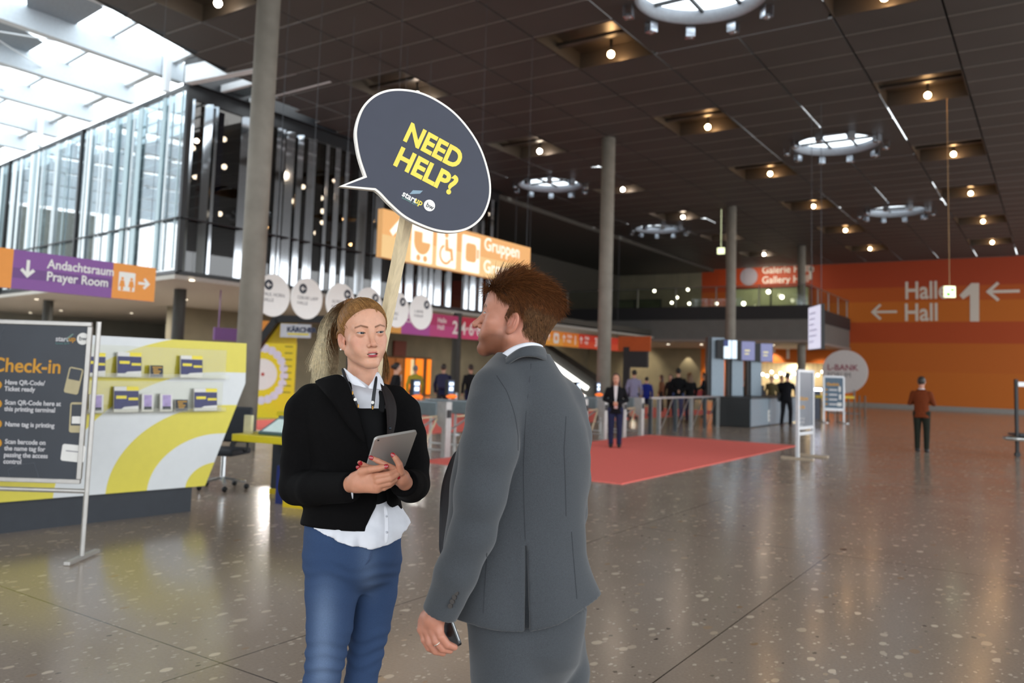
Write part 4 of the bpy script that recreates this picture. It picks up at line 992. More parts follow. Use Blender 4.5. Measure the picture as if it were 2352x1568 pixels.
MB().prism([tuple(v[j] for j in (0, 2)) for v in (ept(1395, 915, 40), ept(1395, 895, 40), ept(1210, 770, 40), ept(1180, 800, 40), ept(1300, 915, 40))], 1.2, frame_mat((0, 1.4, 0), (1, 0, 0), UPZ) ).build('truss', pm('truss_dark', '#2c2b28', rough=.6), t)
MB().box((-1.6, .3, 0), (-1.2, 1.2, 1.2)).build('support', m_bar, t)

# ================================================================== ticket kiosk with three monitor pylons
kx, ky = -8.19, 26.3
t = thing('ticket_counter', 'dark counter of the ticket kiosk at the far right of the carpet', 'counter', (kx, ky, 0))
m_kd = pm('kiosk_dark', '#25282a', rough=.4); m_kg = pm('kiosk_grey', '#8b9aa6', rough=.35, metal=.2)
o = MB().box((-1.25, 0, .02), (-.02, .05, .92)).build('end_panel', m_kd, t)
MB().box((-.02, .0, .04), (.02, 5.4, .92)).build('front_panel', m_kg, t); MB().box((-1.27, -.02, .92), (.04, 5.42, .96)).build('counter_top', m_kd, t)
MB().box((-.018, 1.95, .04), (.024, 1.99, .92)).build('panel_joint', m_kd, t); MB().box((-1.2, .05, 0), (-.05, 5.3, .04)).build('plinth', m_bar, t)
def kp(px, py, X=kx + .02): return on_x(px, py, X)
p = kp(1765, 958); text_obj('lettering', 'E', .5, frame_mat((.022, p[1] - ky - .05, p[2] - .12), (0, 1, 0), UPZ), m_whitep, t, bold=.02, width=.8)
PY_ = [(26.25, -9.45, 2.93, 'first', 0), (28.2, -9.0, 2.93, 'second', 1), (30.2, -8.7, 2.93, 'third', 2)]
for (px0, px1, ptop, tvl, tvr, tvt, tvb, lab, kind) in ((1634, 1663, 774, 1655, 1688, 780, 822, 'monitor pylon of the ticket kiosk nearest the turnstiles, screen white', 0),
                                                   (1681, 1707, 783, 1696, 1729, 783, 826, 'middle monitor pylon of the ticket kiosk, screen blue', 1), (1725, 1749, 787, 1740, 1770, 788, 829, 'monitor pylon of the ticket kiosk nearest the orange wall, screen blue', 1)):
    D = 27.2 + kind * 1.2 + (1 if px0 > 1720 else 0); u = D / FP
    c = dep((px0 + px1) / 2, 900, D); zt_ = dep(px0, ptop, D)[2]; w = (px1 - px0) * u
    t2 = thing('monitor_pylon', lab, 'pylon', (c[0], c[1], 0), rz=rz_, group='kiosk monitor pylons')
    MB().box((-w / 2, 0, 0.97), (w / 2, .12, zt_)).build('panel', m_kg, t2); MB().box((-w / 2 - .10, .12, 0.97), (-w / 2, .5, zt_ + .02)).build('side_panel', m_kd, t2); MB().box((-w / 2, .12, .97), (w / 2, .4, zt_ - .02)).build('core', m_kd, t2)
    mx, mz = ((tvl + tvr) / 2 - (px0 + px1) / 2) * u, dep(px0, (tvt + tvb) / 2, D)[2]; mw, mh = (tvr - tvl) * u, (tvb - tvt) * u
    s = MB().box((mx - mw / 2 - .18, -.22, mz - mh / 2), (mx - mw / 2 + .04, -.02, mz + mh / 2)).box((mx - mw / 2, -.2, mz - mh / 2 - .02), (mx + mw / 2 + .02, -.02, mz + mh / 2 + .02)).build('monitor', m_bar, t2)
    MB().box((mx - mw / 2 + .02, -.205, mz - mh / 2), (mx + mw / 2, -.201, mz + mh / 2)).build('screen', pm('monitor_white', '#cfe2ef', emit=.9, ecol='#dcecf6') if kind == 0 else pm('monitor_blue', '#7c7fa8', emit=.45, ecol='#8a8cb4'), s)
    if kind: MB().box((mx - .1, -.21, mz - .13), (mx + .05, -.206, mz - .08)).box((mx - .1, -.21, mz - .02), (mx + .08, -.206, mz + .04)).build('screen_text', pm('screen_cream', '#d9cfa0', emit=.5), s)
    else: MB().box((mx + .05, -.21, mz - mh / 2), (mx + .07, -.206, mz + mh / 2)).box((mx - mw / 2 + .02, -.21, mz + .1), (mx - .05, -.206, mz + mh / 2)).build('screen_text', pm('screen_indigo', '#45508a', emit=.2), s)

# poster frames by the kiosk
t = thing('poster_stand', 'tall white framed poster stand at the right tip of the red carpet', 'poster stand', (floor_at(1712, 1050) + floor_at(1838, 1044)) / 2)
pA, pB = floor_at(1720, 1050), floor_at(1825, 1042); c = (pA + pB) / 2; D = 16.6; u = D / FP
# frame seen at a slant: right edge farther away
f0, f1 = dep(1832, 900, 16.4), dep(1866, 900, 17.1)
place(t, ((f0 + f1) / 2 * np.array([1, 1, 0])), math.atan2(f1[1] - f0[1], f1[0] - f0[0])); w = float(np.linalg.norm((f1 - f0)[:2]))
zt_, zb_, zr = dep(1832, 848, 16.4)[2], dep(1832, 983, 16.4)[2], dep(1832, 990, 16.4)[2]
b = MB()
for x in (-w / 2, w / 2): b.box((x - .035, -.03, 0.02), (x + .035, .03, zt_))
b.box((-w / 2, -.03, zt_ - .05), (w / 2, .03, zt_ + .0)).box((-w / 2, -.03, zb_ - .03), (w / 2, .03, zb_ + .03)).box((-w / 2, -.03, zb_ - .14), (w / 2, .03, zb_ - .08))
b.build('frame', pm('frame_white', '#d4d6da', rough=.35, metal=.2), t)
MB().box((-w / 2, -.012, zb_), (w / 2, .0, zt_ - .04)).build('poster', pm('poster_grey', '#59626e', rough=.3, var=.2, scale=2), t)
for x in (-w / 2, w / 2): MB().box((x - .04, -.32, 0), (x + .04, .32, .035)).build('foot', pm('foot_beige', '#b5a48e', rough=.4), t)
F = frame_mat((0, -.014, 0), (1, 0, 0), UPZ)
text_obj('lettering', 'Welcome\nto the', .12, F @ Matrix.Translation((-w / 2 + .06, zt_ - .62, 0)), m_pgold, t, line=1.4, width=1.1, bold=.002); text_obj('lettering', 'Start-up\nSummit\n2019', .08, F @ Matrix.Translation((-w / 2 + .06, zt_ - 1.0, 0)), m_pw, t, width=1.2)
t = thing('poster_stand', 'small Check-in poster stand in front of the round L-Bank sign', 'poster stand', floor_at(1915, 971), rz=rz_)
D = float((np.array(MW[t.name].translation) - CP) @ (-RC[:, 2])); u = D / FP
b = MB()
for x in (-23 * u, 23 * u): b.box((x - .03, -.03, 0.02), (x + .03, .03, 1.55 + 13 * u))
b.box((-23 * u, -.03, 1.55 + 10 * u), (23 * u, .03, 1.55 + 14 * u)).box((-23 * u, -.03, 1.55 - 66 * u), (23 * u, .03, 1.55 - 60 * u)); b.build('frame', MATS['frame_white'], t)
MB().box((-21 * u, -.01, 1.55 - 61 * u), (21 * u, 0, 1.55 + 11 * u)).build('poster', pm('poster_blue', '#3f5a70', rough=.4, var=.1), t)
for x in (-23 * u, 23 * u): MB().box((x - .05, -.35, 0), (x + .05, .35, .03)).build('foot', m_steel, t)
F = frame_mat((0, -.012, 0), (1, 0, 0), UPZ); text_obj('lettering', 'Check-in', 8 * u, F @ Matrix.Translation((-17 * u, 1.55 - 8 * u, 0)), m_pgold, t, bold=.01)
b = MB(); b2 = MB()
for k in range(4): b.prism(circle(2.4 * u, 14), .004, F @ Matrix.Translation((-17 * u, 1.55 - (18 + 11 * k) * u, 0))); b2.box((-11 * u, -.016, 1.55 - (20 + 11 * k) * u), (8 * u, -.013, 1.55 - (16.5 + 11 * k) * u))
b.build('bullet', m_pgold, t); b2.build('text_lines', m_pw, t)
for x0, z0, x1, z1 in ((8, 55, 18, 47), (12, 40, 17, 28), (11, 22, 16, 10)): MB().box((x0 * u, -.016, 1.55 - z0 * u), (x1 * u, -.013, 1.55 - z1 * u)).build('drawn_phone', m_paper, t)
# queue posts with yellow tape heads, dark info pillar
for i, (px, py) in enumerate(((1885, 966), (1902, 966), (1925, 968), (1949, 966), (1962, 960), (1974, 960), (1987, 960))):
    o = MB().tube([(0, 0, 0), (0, 0, .98)], .035, 10).tube([(0, 0, 0), (0, 0, .02)], .10, 16).build('queue_post', pm('queue_post_dark', '#5a4a3a', rough=.4)); o.location = floor_at(px, py); o.rotation_euler = (0, 0, rz_); tag(o, 'slim dark queue post near the round L-Bank sign', 'post', 'queue posts by the round sign')
    if i in (0, 3): MB().box((-.22, -.045, .90), (.22, -.036, 1.0)).build('yellow_tape', pm('tape_yellow', '#d8b81e', rough=.5), o)
p = floor_at(1874, 962); t = thing('info_pillar', 'dark pillar with bright light strip right of the tall poster stand', 'pillar', p, rz=rz_)
MB().box((-.14, -.12, 0), (.14, .12, 1.15)).build('body', pm('pillar_blue', '#1d2942', rough=.4), t); MB().box((-.22, -.2, 1.15), (.22, .1, 1.32)).build('head', m_anth, t); MB().box((-.16, -.205, 1.17), (.16, -.201, 1.27)).build('light_strip', pm('pillar_light', '#eef2ff', emit=12, ecol='#dfe6ff'), t)
# trolley at the right edge
p = floor_at(2337, 1050); D = float((p - CP) @ (-RC[:, 2])); u = D / FP
t = thing('trolley', 'black and silver trolley cut by the right edge of the photo', 'trolley', p, rz=rz_)
MB().box((-.03, -.03, .1), (.03, .03, 1.74)).build('pole', m_bar, t); MB().box((.02, -.05, 1.58), (.75, .05, 1.68)).build('shelf', m_steel, t); MB().box((.04, -.05, .48), (.75, .4, .52)).build('deck', m_anth, t)
MB().tube([(.75, -.35, .42), (.0, -.35, .42), (-.18, -.30, .42), (-.27, -.1, .42), (-.2, .12, .42), (.0, .25, .42), (.75, .25, .42)], .045, 12).build('bumper_tube', pm('tube_chrome', '#c9c9c6', rough=.15, metal=.9), t)
for x, y in ((0, 0), (.6, 0)):
    MB().tube([(x, y - .03, .06), (x, y + .03, .06)], .06, 14).build('castor', m_bar, t)
MB().box((.56, -.03, .1), (.62, .03, 1.6)).build('pole', m_bar, t)
# ================================================================== signed-distance modelling of bodies and clothes
def smin(a, b, k):
    h = np.clip(.5 + .5 * (b - a) / k, 0, 1); return b + (a - b) * h - k * h * (1 - h)
def smax(a, b, k): return -smin(-a, -b, k)
def s_sph(P, c, r): return np.linalg.norm(P - np.asarray(c, np.float32), axis=1) - r
def s_ell(P, c, r, R=None):
    q = P - np.asarray(c, np.float32)
    if R is not None: q = q @ np.asarray(R, np.float32)
    r = np.asarray(r, np.float32); k0 = np.linalg.norm(q / r, axis=1); k1 = np.linalg.norm(q / (r * r), axis=1) + 1e-9
    return k0 * (k0 - 1) / k1
def s_cap(P, a, b, r1, r2):
    a = np.asarray(a, np.float32); b = np.asarray(b, np.float32); ba = b - a; pa = P - a
    t = np.clip(pa @ ba / (ba @ ba + 1e-12), 0, 1)
    return np.linalg.norm(pa - t[:, None] * ba, axis=1) - (r1 + (r2 - r1) * t)
def s_chain(P, pts, rad, k=0.0):
    d = None
    for i in range(len(pts) - 1):
        e = s_cap(P, pts[i], pts[i + 1], rad[i], rad[i + 1]); d = e if d is None else (smin(d, e, k) if k else np.minimum(d, e))
    return d
def s_stack(P, w, cx, cy, a, b, n=2.3):
    """stack of ellipses along the third axis"""
    o = np.argsort(w); w, cx, cy, a, b = [np.asarray(v, float)[o] for v in (w, cx, cy, a, b)]
    wi = np.linspace(w[0], w[-1], 160)
    def sm(y):
        v = np.interp(wi, w, y)
        for _ in range(6): v[1:-1] = (v[:-2] + 2 * v[1:-1] + v[2:]) / 4
        return v
    z = P[:, 2]; X, Y, A, B = [np.interp(z, wi, sm(v)).astype(np.float32) for v in (cx, cy, a, b)]
    q = (np.abs((P[:, 0] - X) / A) ** n + np.abs((P[:, 1] - Y) / B) ** n) ** (1 / n)
    d = (q - 1) * np.minimum(A, B)
    return np.maximum(d, np.maximum(w[0] - z, z - w[-1]))
def s_box(P, lo, hi):
    c = (np.asarray(lo) + np.asarray(hi)) / 2; h = (np.asarray(hi) - np.asarray(lo)) / 2
    q = np.abs(P - c.astype(np.float32)) - h.astype(np.float32)
    return np.linalg.norm(np.maximum(q, 0), axis=1) + np.minimum(q.max(axis=1), 0)
def poly_sd(x, y, poly):
    """signed distance to a 2-D polygon (negative inside)"""
    poly = np.asarray(poly, np.float32); d = np.full(x.shape, 1e9, np.float32); ins = np.zeros(x.shape, bool); n = len(poly)
    for i in range(n):
        a, b = poly[i], poly[(i + 1) % n]; e = b - a; wx, wy = x - a[0], y - a[1]
        t = np.clip((wx * e[0] + wy * e[1]) / (e @ e + 1e-12), 0, 1); d = np.minimum(d, (wx - e[0] * t) ** 2 + (wy - e[1] * t) ** 2)
        c = ((a[1] > y) != (b[1] > y)) & (x < (b[0] - a[0]) * (y - a[1]) / (b[1] - a[1] + 1e-12) + a[0]); ins ^= c
    d = np.sqrt(d); return np.where(ins, -d, d)
def folds(P, amp, seed=0, f=1.0, axis=(1, .3, .6)):
    r = np.random.RandomState(seed); d = np.zeros(len(P), np.float32)
    for k in range(5):
        v = np.asarray(axis) + r.normal(0, .55, 3); v = v / np.linalg.norm(v) * f * (22 + 26 * r.rand()); ph = r.rand() * 6
        m = .5 + .5 * np.sin(P @ (r.normal(0, 7, 3)).astype(np.float32) + r.rand() * 6)
        d += np.sin(P @ v.astype(np.float32) + ph + 1.5 * np.sin(P @ r.normal(0, 9, 3).astype(np.float32))) * m
    return d * amp / 3
def surface(f, lo, hi, h, smooth=1, lip=1.6):
    """surface nets over the blocks that touch the surface"""
    B = 8; lo = np.asarray(lo, float); nb = np.ceil((np.asarray(hi) - lo) / h / B).astype(int); n = nb * B
    g = np.indices(nb).reshape(3, -1).T; cen = (lo + (g + .5) * B * h).astype(np.float32); dc = f(cen)
    V = np.empty(n, np.float32)
    big = np.where(dc < 0, -1.0, 1.0).reshape(nb).astype(np.float32); V[:] = big.repeat(B, 0).repeat(B, 1).repeat(B, 2)
    act = np.abs(dc) < B * h * .87 * lip; ga = g[act]; off = np.indices((B, B, B)).reshape(3, -1).T
    for s in range(0, len(ga), 400):
        idx = (ga[s:s + 400, None, :] * B + off[None]).reshape(-1, 3)
        V[idx[:, 0], idx[:, 1], idx[:, 2]] = f((lo + idx * h).astype(np.float32))
    V[0] = V[-1] = 1; V[:, 0] = V[:, -1] = 1; V[:, :, 0] = V[:, :, -1] = 1
    S_ = V < 0; C8 = [(i, j, k) for i in (0, 1) for j in (0, 1) for k in (0, 1)]
    sl = lambda c: tuple(slice(c[a], n[a] - 1 + c[a]) for a in range(3))
    cnt = sum(S_[sl(c)].astype(np.int8) for c in C8); A = (cnt > 0) & (cnt < 8); cells = np.argwhere(A)
    idm = np.full(A.shape, -1, np.int64); idm[A] = np.arange(len(cells))
    acc = np.zeros((len(cells), 3)); num = np.zeros(len(cells))
    for a in C8:
        for ax in range(3):
            if a[ax]: continue
            b = list(a); b[ax] = 1
            va = V[cells[:, 0] + a[0], cells[:, 1] + a[1], cells[:, 2] + a[2]]; vb = V[cells[:, 0] + b[0], cells[:, 1] + b[1], cells[:, 2] + b[2]]
            m = (va < 0) != (vb < 0); t = np.where(m, va / np.where(m, va - vb, 1), 0)
            p = np.tile(np.asarray(a, float), (len(cells), 1)); p[:, ax] += t; acc[m] += p[m]; num[m] += 1
    X = lo + (cells + acc / num[:, None]) * h
    F = []
    for ax in range(3):
        u, v = (ax + 1) % 3, (ax + 2) % 3
        s0 = [slice(1, n[a] - 1) for a in range(3)]; s1 = list(s0); s0[ax] = slice(0, n[ax] - 1); s1[ax] = slice(1, n[ax])
        e = np.argwhere(S_[tuple(s0)] != S_[tuple(s1)]); base = e.copy(); base[:, u] += 1; base[:, v] += 1
        ins = S_[base[:, 0], base[:, 1], base[:, 2]]
        def cid(du, dv):
            c = base.copy(); c[:, u] -= du; c[:, v] -= dv; return idm[c[:, 0], c[:, 1], c[:, 2]]
        q = np.stack([cid(1, 1), cid(0, 1), cid(0, 0), cid(1, 0)], 1); q[~ins] = q[~ins][:, ::-1]; F.append(q)
    F = np.concatenate(F); F = F[(F >= 0).all(1)]
    for _ in range(smooth):
        s = np.zeros_like(X); c = np.zeros(len(X))
        for i in range(4):
            a, b = F[:, i], F[:, (i + 1) % 4]; np.add.at(s, a, X[b]); np.add.at(c, a, 1); np.add.at(s, b, X[a]); np.add.at(c, b, 1)
        X = X * .5 + .5 * s / np.maximum(c, 1)[:, None]
    return X, F
def join(parts):
    V = []; F = []; n = 0
    for v, f in parts: V.append(v); F.append(np.asarray(f) + n); n += len(v)
    return np.concatenate(V), np.concatenate(F)
def raw_obj(name, V, F, m, parent, col=None, smooth=True):
    me = bpy.data.meshes.new(name); nf = len(F)
    me.vertices.add(len(V)); me.vertices.foreach_set('co', np.asarray(V, np.float32).ravel())
    me.loops.add(nf * 4); me.loops.foreach_set('vertex_index', np.asarray(F, np.int32).ravel())
    me.polygons.add(nf); me.polygons.foreach_set('loop_start', np.arange(0, nf * 4, 4, dtype=np.int32))
    me.update(calc_edges=True); me.validate()
    me.polygons.foreach_set('use_smooth', np.full(len(me.polygons), smooth))
    me.materials.append(m)
    if col is not None:
        a = me.color_attributes.new('Col', 'FLOAT_COLOR', 'POINT'); c = np.ones((len(V), 4), np.float32); c[:, :3] = col; a.data.foreach_set('color', c.ravel())
    o = bpy.data.objects.new(name, me); COL.objects.link(o)
    if parent is not None: o.parent = parent
    return o
def strands(name, paths, rad, m, parent, n=3):
    """many tapered hair strands as one mesh; paths: list of (k,3) arrays"""
    V = []; F = []
    for P, r in zip(paths, rad):
        P = np.asarray(P); k = len(P); T = np.gradient(P, axis=0); T /= np.linalg.norm(T, axis=1)[:, None] + 1e-9
        a = np.cross(T, (.3, .5, .81)); a /= np.linalg.norm(a, axis=1)[:, None] + 1e-9; b = np.cross(T, a); w = r * (1 - .75 * (np.arange(k) / (k - 1)) ** 2)
        base = len(V) * 0
        ring = np.stack([P + (a * math.cos(t) + b * math.sin(t)) * w[:, None] for t in np.arange(n) * 2 * math.pi / n], 1)
        V.append(ring.reshape(-1, 3)); i = np.arange(k - 1)[:, None] * n + np.arange(n)[None]; j = np.arange(k - 1)[:, None] * n + (np.arange(n)[None] + 1) % n
        F.append(np.stack([i, j, j + n, i + n], -1).reshape(-1, 4))
    return raw_obj(name, *join(list(zip(V, F))), m, parent)

# ------------------------------------------------------------------ heads (head frame in cm: x to the head's left, -y forward, z up, origin at eye height)
def head_sdf(P, male):
    k = 1.0
    ax = P.copy(); ax[:, 0] = np.abs(ax[:, 0]); E = (3.15, -7.25, 0.0)
    d = s_ell(P, (0, .6, 3.4), (7.35, 9.5, 7.9) if not male else (7.7, 9.7, 8.0))
    d = smin(d, s_ell(P, (0, -2.6, -2.6), (5.95, 5.9, 7.6) if not male else (6.5, 6.1, 8.0)), 2.2)
    jw = 5.0 if not male else 5.6
    d = smin(d, s_cap(ax, (jw, 0.0, -5.6), (1.2, -6.7, -9.6), 1.5, 1.55), 2.4)
    d = smin(d, s_ell(P, (0, -7.1, -9.6), (2.0, 1.7, 1.6) if not male else (2.5, 1.9, 1.9)), 1.5)
    d = smin(d, s_sph(ax, (4.2 if not male else 4.5, -5.3, -2.3), 1.75 if not male else 2.0), 1.8)                                  # cheekbones
    d = smin(d, s_sph(ax, (3.0, -6.1, -5.2), 2.0), 2.0)                                  # cheeks
    d = smin(d, s_cap(ax, (0.9, -7.9, 1.5), (4.2, -6.8, 1.6), .85 if not male else 1.15, .85), 1.5)     # brow ridge
    d = smin(d, s_ell(P, (0, -6.6, -6.3), (3.0, 2.2, 2.4)), 1.6)                         # muzzle
    d = smax(d, -s_sph(ax, (3.0, -9.75, .0), 1.75), 1.7)                                 # sockets
    # nose
    nl = -3.7 if not male else -3.3; tip = (0, -10.45, nl) if not male else (0, -10.75, nl)
    d = smin(d, s_cap(P, (0, -7.9, .9), tip, .66, .85 if not male else .95), 1.25)
    d = smin(d, s_sph(P, tip, .92 if not male else 1.0), .5)
    d = smin(d, s_sph(ax, (1.15, -9.25, nl - .35), .68), .55)
    d = smax(d, -s_ell(ax, (.62, -9.95, nl - 1.05), (.36, .55, .45)), .25)
    # lips
    up = np.minimum(s_cap(ax, (0.0, -8.98, -6.22), (1.1, -8.78, -6.15), .50, .48), s_cap(ax, (1.1, -8.75, -6.2), (2.75, -7.6, -6.7), .48, .24))
    lo = np.minimum(s_cap(ax, (0.0, -8.85, -7.4), (1.1, -8.62, -7.3), .58, .5), s_cap(ax, (1.1, -8.62, -7.3), (2.7, -7.55, -6.92), .54, .22))
    d = smin(d, up, .45); d = smin(d, lo, .45)
    d = smax(d, -s_ell(P, (0, -9.3, -6.82), (1.9, 1.35, .22 if not male else .05)), .12)
    d = smax(d, -s_ell(P, (0, -9.35, -8.35), (1.6, .75, .5)), .6)                        # dip below the lip
    d = smax(d, -s_cap(P, (0, -9.65, -5.0), (0, -9.5, -5.6), .22, .26), .3)              # philtrum
    # lids around the eyeball
    ed = s_sph(ax, E, 1.36); d = smin(d, ed, .45)
    x = (ax[:, 0] - E[0]); z = P[:, 2] - .06 * x
    zu = .27 * np.clip(1 - (x / 1.42) ** 2, -3, 1) ; zl = -.27 * np.clip(1 - (x / 1.42) ** 2, -3, 1)
    alm = np.maximum(np.maximum(z - zu, zl - z) * .8, np.abs(x) - 1.42); alm = np.maximum(alm, P[:, 1] - (E[1] - .25))
    d = smax(d, -alm, .06)
    crease = np.abs(s_sph(ax, (E[0], E[1], .12), 1.52)) ; 
    # ears
    ec = np.array((7.05, 1.3, -1.9) if not male else (7.75, .9, -1.4), np.float32); Re = np.array(Matrix.Rotation(math.radians(-22), 3, 'Z') @ Matrix.Rotation(math.radians(-10), 3, 'X'), np.float32)
    q = (ax - ec) @ Re
    ear = s_ell(q, (0, 0, 0), (.55, 1.75, 3.0)); ear = np.minimum(ear, 9)
    bowl = s_ell(q, (.66, -.1, .35), (.80, 1.25, 2.3)); ear = smax(ear, -bowl, .12)
    ear = smin(ear, s_ell(q, (.10, .5, .1), (.28, .3, 1.4)), .2); ear = smin(ear, s_ell(q, (.2, -1.15, -.6), (.35, .4, .6)), .3)
    ear = smin(ear, s_ell(q, (0, -.55, -2.5), (.42, .8, .8)), .5); ear = smax(ear, -s_ell(q, (.5, -.55, -.55), (.5, .4, .55)), .2)
    d = smin(d, ear, .3)
    # neck
    if male: d = smin(d, s_chain(P, [(0, 2.4, -4), (0, 3.2, -10), (0, 3.6, -19)], [6.1, 6.0, 6.6]), 1.8)
    else: d = smin(d, s_chain(P, [(0, 1.9, -4), (0, 2.4, -10), (0, 3.6, -19)], [5.0, 4.85, 5.6]), 1.6)
    return d
def head_color(P, male):
    ax = P.copy(); ax[:, 0] = np.abs(ax[:, 0]); n = len(P)
    base = np.array(lin('#d3a086' if not male else '#b57d67')); c = np.tile(base, (n, 1))
    def mixc(m, col): 
        nonlocal c
        m = np.clip(m, 0, 1)[:, None]; c = c * (1 - m) + np.array(lin(col)) * m
    g = lambda q, ctr, s: np.exp(-((q - np.array(ctr)) ** 2).sum(1) / (2 * s * s))
    mixc(.35 * g(ax, (4.2, -6.8, -3.2), 1.7), '#c67868' if not male else '#b4705e'); mixc(.35 * g(P, (0, -10.6, -3.8), 1.0), '#c47866')
    mixc(.4 * g(ax, (7.4, 1, -1.3), 2.2), '#be705e')
    up = np.minimum(s_cap(ax, (0, -9.0, -6.3), (1.1, -8.8, -6.22), .46, .44), s_cap(ax, (1.1, -8.8, -6.22), (2.65, -7.7, -6.7), .38, .12))
    lo = np.minimum(s_cap(ax, (0, -8.95, -7.35), (1.1, -8.7, -7.25), .58, .5), s_cap(ax, (1.1, -8.7, -7.25), (2.6, -7.65, -6.92), .42, .12))
    mixc((.10 - np.minimum(up, lo)) / .16, '#b0444e' if not male else '#a0645c')
    br = np.minimum(s_cap(ax, (1.3, -8.8, 1.75), (3.2, -8.0, 2.35), .22, .2), s_cap(ax, (3.2, -8.0, 2.35), (5.0, -6.4, 1.75), .2, .05))
    br = np.minimum(br, np.hypot(np.where(ax[:, 0] < 3.2, P[:, 2] - (1.75 + (ax[:, 0] - 1.3) * .315), P[:, 2] - (2.35 - (ax[:, 0] - 3.2) * .33)), 0) - .2 + 9 * ((ax[:, 0] < 1.2) | (ax[:, 0] > 5.0) | (P[:, 1] > -4)))
    mixc((.24 - br) / .25 * (.75 if not male else .9), '#7d5238' if not male else '#6a4228')
    lash = np.abs(s_sph(ax, (3.15, -7.25, 0), 1.36)) 
    x = ax[:, 0] - 3.15; z = P[:, 2] - .06 * x; zu = .27 * (1 - (x / 1.42) ** 2)
    mixc(((np.abs(z - zu - .06) < .13) & (np.abs(x) < 1.45) & (P[:, 1] < -7.2)) * .75, '#4a3026')
    mixc((s_ell(P, (0, -8.9, -6.82), (1.9, 1.0, .26)) < 0) * .9, '#4a1f1f')
    if male:
        jaw = np.clip((-4.6 - P[:, 2] + .18 * (ax[:, 0] - 2)) / 1.6, 0, 1) * np.clip((1.2 - P[:, 1]) / 2.5, 0, 1) * np.clip((P[:, 2] + 12.5) / 2, 0, 1)
        cheek = np.clip((3.2 - np.hypot(ax[:, 0] - 3.2, (P[:, 2] + 3.6) * .9)) , 0, 1); jaw *= 1 - .8 * cheek
        sb = np.clip((1.4 - np.abs(P[:, 1] + .6)) / .8, 0, 1) * np.clip((ax[:, 0] - 5) / 1, 0, 1) * (P[:, 2] < 2)
        mou = np.clip((1.2 - np.hypot((ax[:, 0]) * .45, P[:, 2] + 5.4)) / .6, 0, 1) * (P[:, 1] < -7)
        mixc(np.maximum(np.maximum(jaw, sb * .6), mou) * .82, '#6c3e28')
        mixc((np.minimum(up, lo) < 0) * .8, '#ad6c64')
    return c
def eyeball(parent, Mh, x, gaze, sc, iris):
    """eye as its own part; gaze: direction in the head frame"""
    c = Vector((x, -7.25, 0)); g = Vector(gaze).normalized(); q = Vector((0, 0, 1)).rotation_difference(g).to_matrix()
    V = []; F = []; I = []; n = 20; rings = [0, 10, 13, 24, 31, 42, 60, 90, 130, 180]
    for a in rings:
        t = math.radians(a); r = 1.24 if a > 32 else 1.26
        for b in range(n): V.append(c + q @ Vector((r * math.sin(t) * math.cos(2 * math.pi * b / n), r * math.sin(t) * math.sin(2 * math.pi * b / n), r * math.cos(t))))
    for a in range(len(rings) - 1):
        for b in range(n):
            F.append((a * n + b, (a + 1) * n + b, (a + 1) * n + (b + 1) % n, a * n + (b + 1) % n)); I.append(0 if rings[a] < 13 else 1 if rings[a] < 31 else 2)
    V = [tuple(Mh @ v) for v in V]
    return mesh_obj('eye', V, F, [pm('pupil', '#0a0a0a', rough=.1), iris, pm('sclera', '#a39c98', rough=.35)], parent, smooth=True, mi=I)

m_skin = pm('skin', '#d8a58c', rough=0.46, var=0.05, scale=60, sss=0.25, attr='Col', bump=.05, bscale=500, spec=.4)
def skin_cols(V, c): return np.tile(np.array(lin(c)), (len(V), 1))

class Fig:
    """a figure standing at depth D; q turns a picture position plus a distance behind the figure's plane into the figure's own metres"""
    def __init__(s, t, px, D):
        p = dep(px, 900, D); s.rz = rz_; place(t, (p[0], p[1], 0), rz_); s.t = t; s.o = np.array([p[0], p[1], 0])
        c, n = math.cos(rz_), math.sin(rz_); s.ex = np.array([c, n, 0]); s.ey = np.array([-n, c, 0])
    def q(s, px, py, v=0.0):
        d = ray(px, py); k = ((s.o - CP) @ s.ey + v) / (d @ s.ey); w = CP + d * k - s.o; return np.array([w @ s.ex, v, w[2]])
    def rows(s, R, v=0.0):
        """rows (py, xl, xr, v centre, half depth) -> stack arguments"""
        W, CX, CY, A, B = [], [], [], [], []
        for py, xl, xr, vc, hd in R:
            a, b = s.q(xl, py, v + vc), s.q(xr, py, v + vc); W.append((a[2] + b[2]) / 2); CX.append((a[0] + b[0]) / 2); CY.append(v + vc); A.append((b[0] - a[0]) / 2); B.append(hd)
        return W, CX, CY, A, B
    def chain(s, L): return [s.q(*l[:3]) for l in L], [l[3] for l in L]
    def poly(s, pts, v): return [tuple(s.q(x, y, v)[[0, 2]]) for x, y in pts]
def coarse_body(fig, limbs):
    f = lambda P: np.minimum.reduce([s_chain(P, *l) for l in limbs])
    pts = np.concatenate([np.array(l[0]) for l in limbs]); m = max(max(l[1]) for l in limbs) + .03
    return surface(f, pts.min(0) - m, pts.max(0) + m, .012, 2)
def sheet(name, top, bot, m, parent, th=.005, sub=2):
    """cloth strip between two edges, given thickness"""
    n = len(top); V = [tuple(p) for p in top] + [tuple(p) for p in bot]; F = [(i, i + 1, n + i + 1, n + i) for i in range(n - 1)]
    o = mesh_obj(name, V, F, m, parent, smooth=True)
    a = o.modifiers.new('sub', 'SUBSURF'); a.levels = a.render_levels = sub
    b = o.modifiers.new('solid', 'SOLIDIFY'); b.thickness = th; b.offset = 0
    return o
def Rz(a): return np.array([[math.cos(a), -math.sin(a), 0], [math.sin(a), math.cos(a), 0], [0, 0, 1]])
def Ry(a): return np.array([[math.cos(a), 0, math.sin(a)], [0, 1, 0], [-math.sin(a), 0, math.cos(a)]])
def Rx(a): return np.array([[1, 0, 0], [0, math.cos(a), -math.sin(a)], [0, math.sin(a), math.cos(a)]])
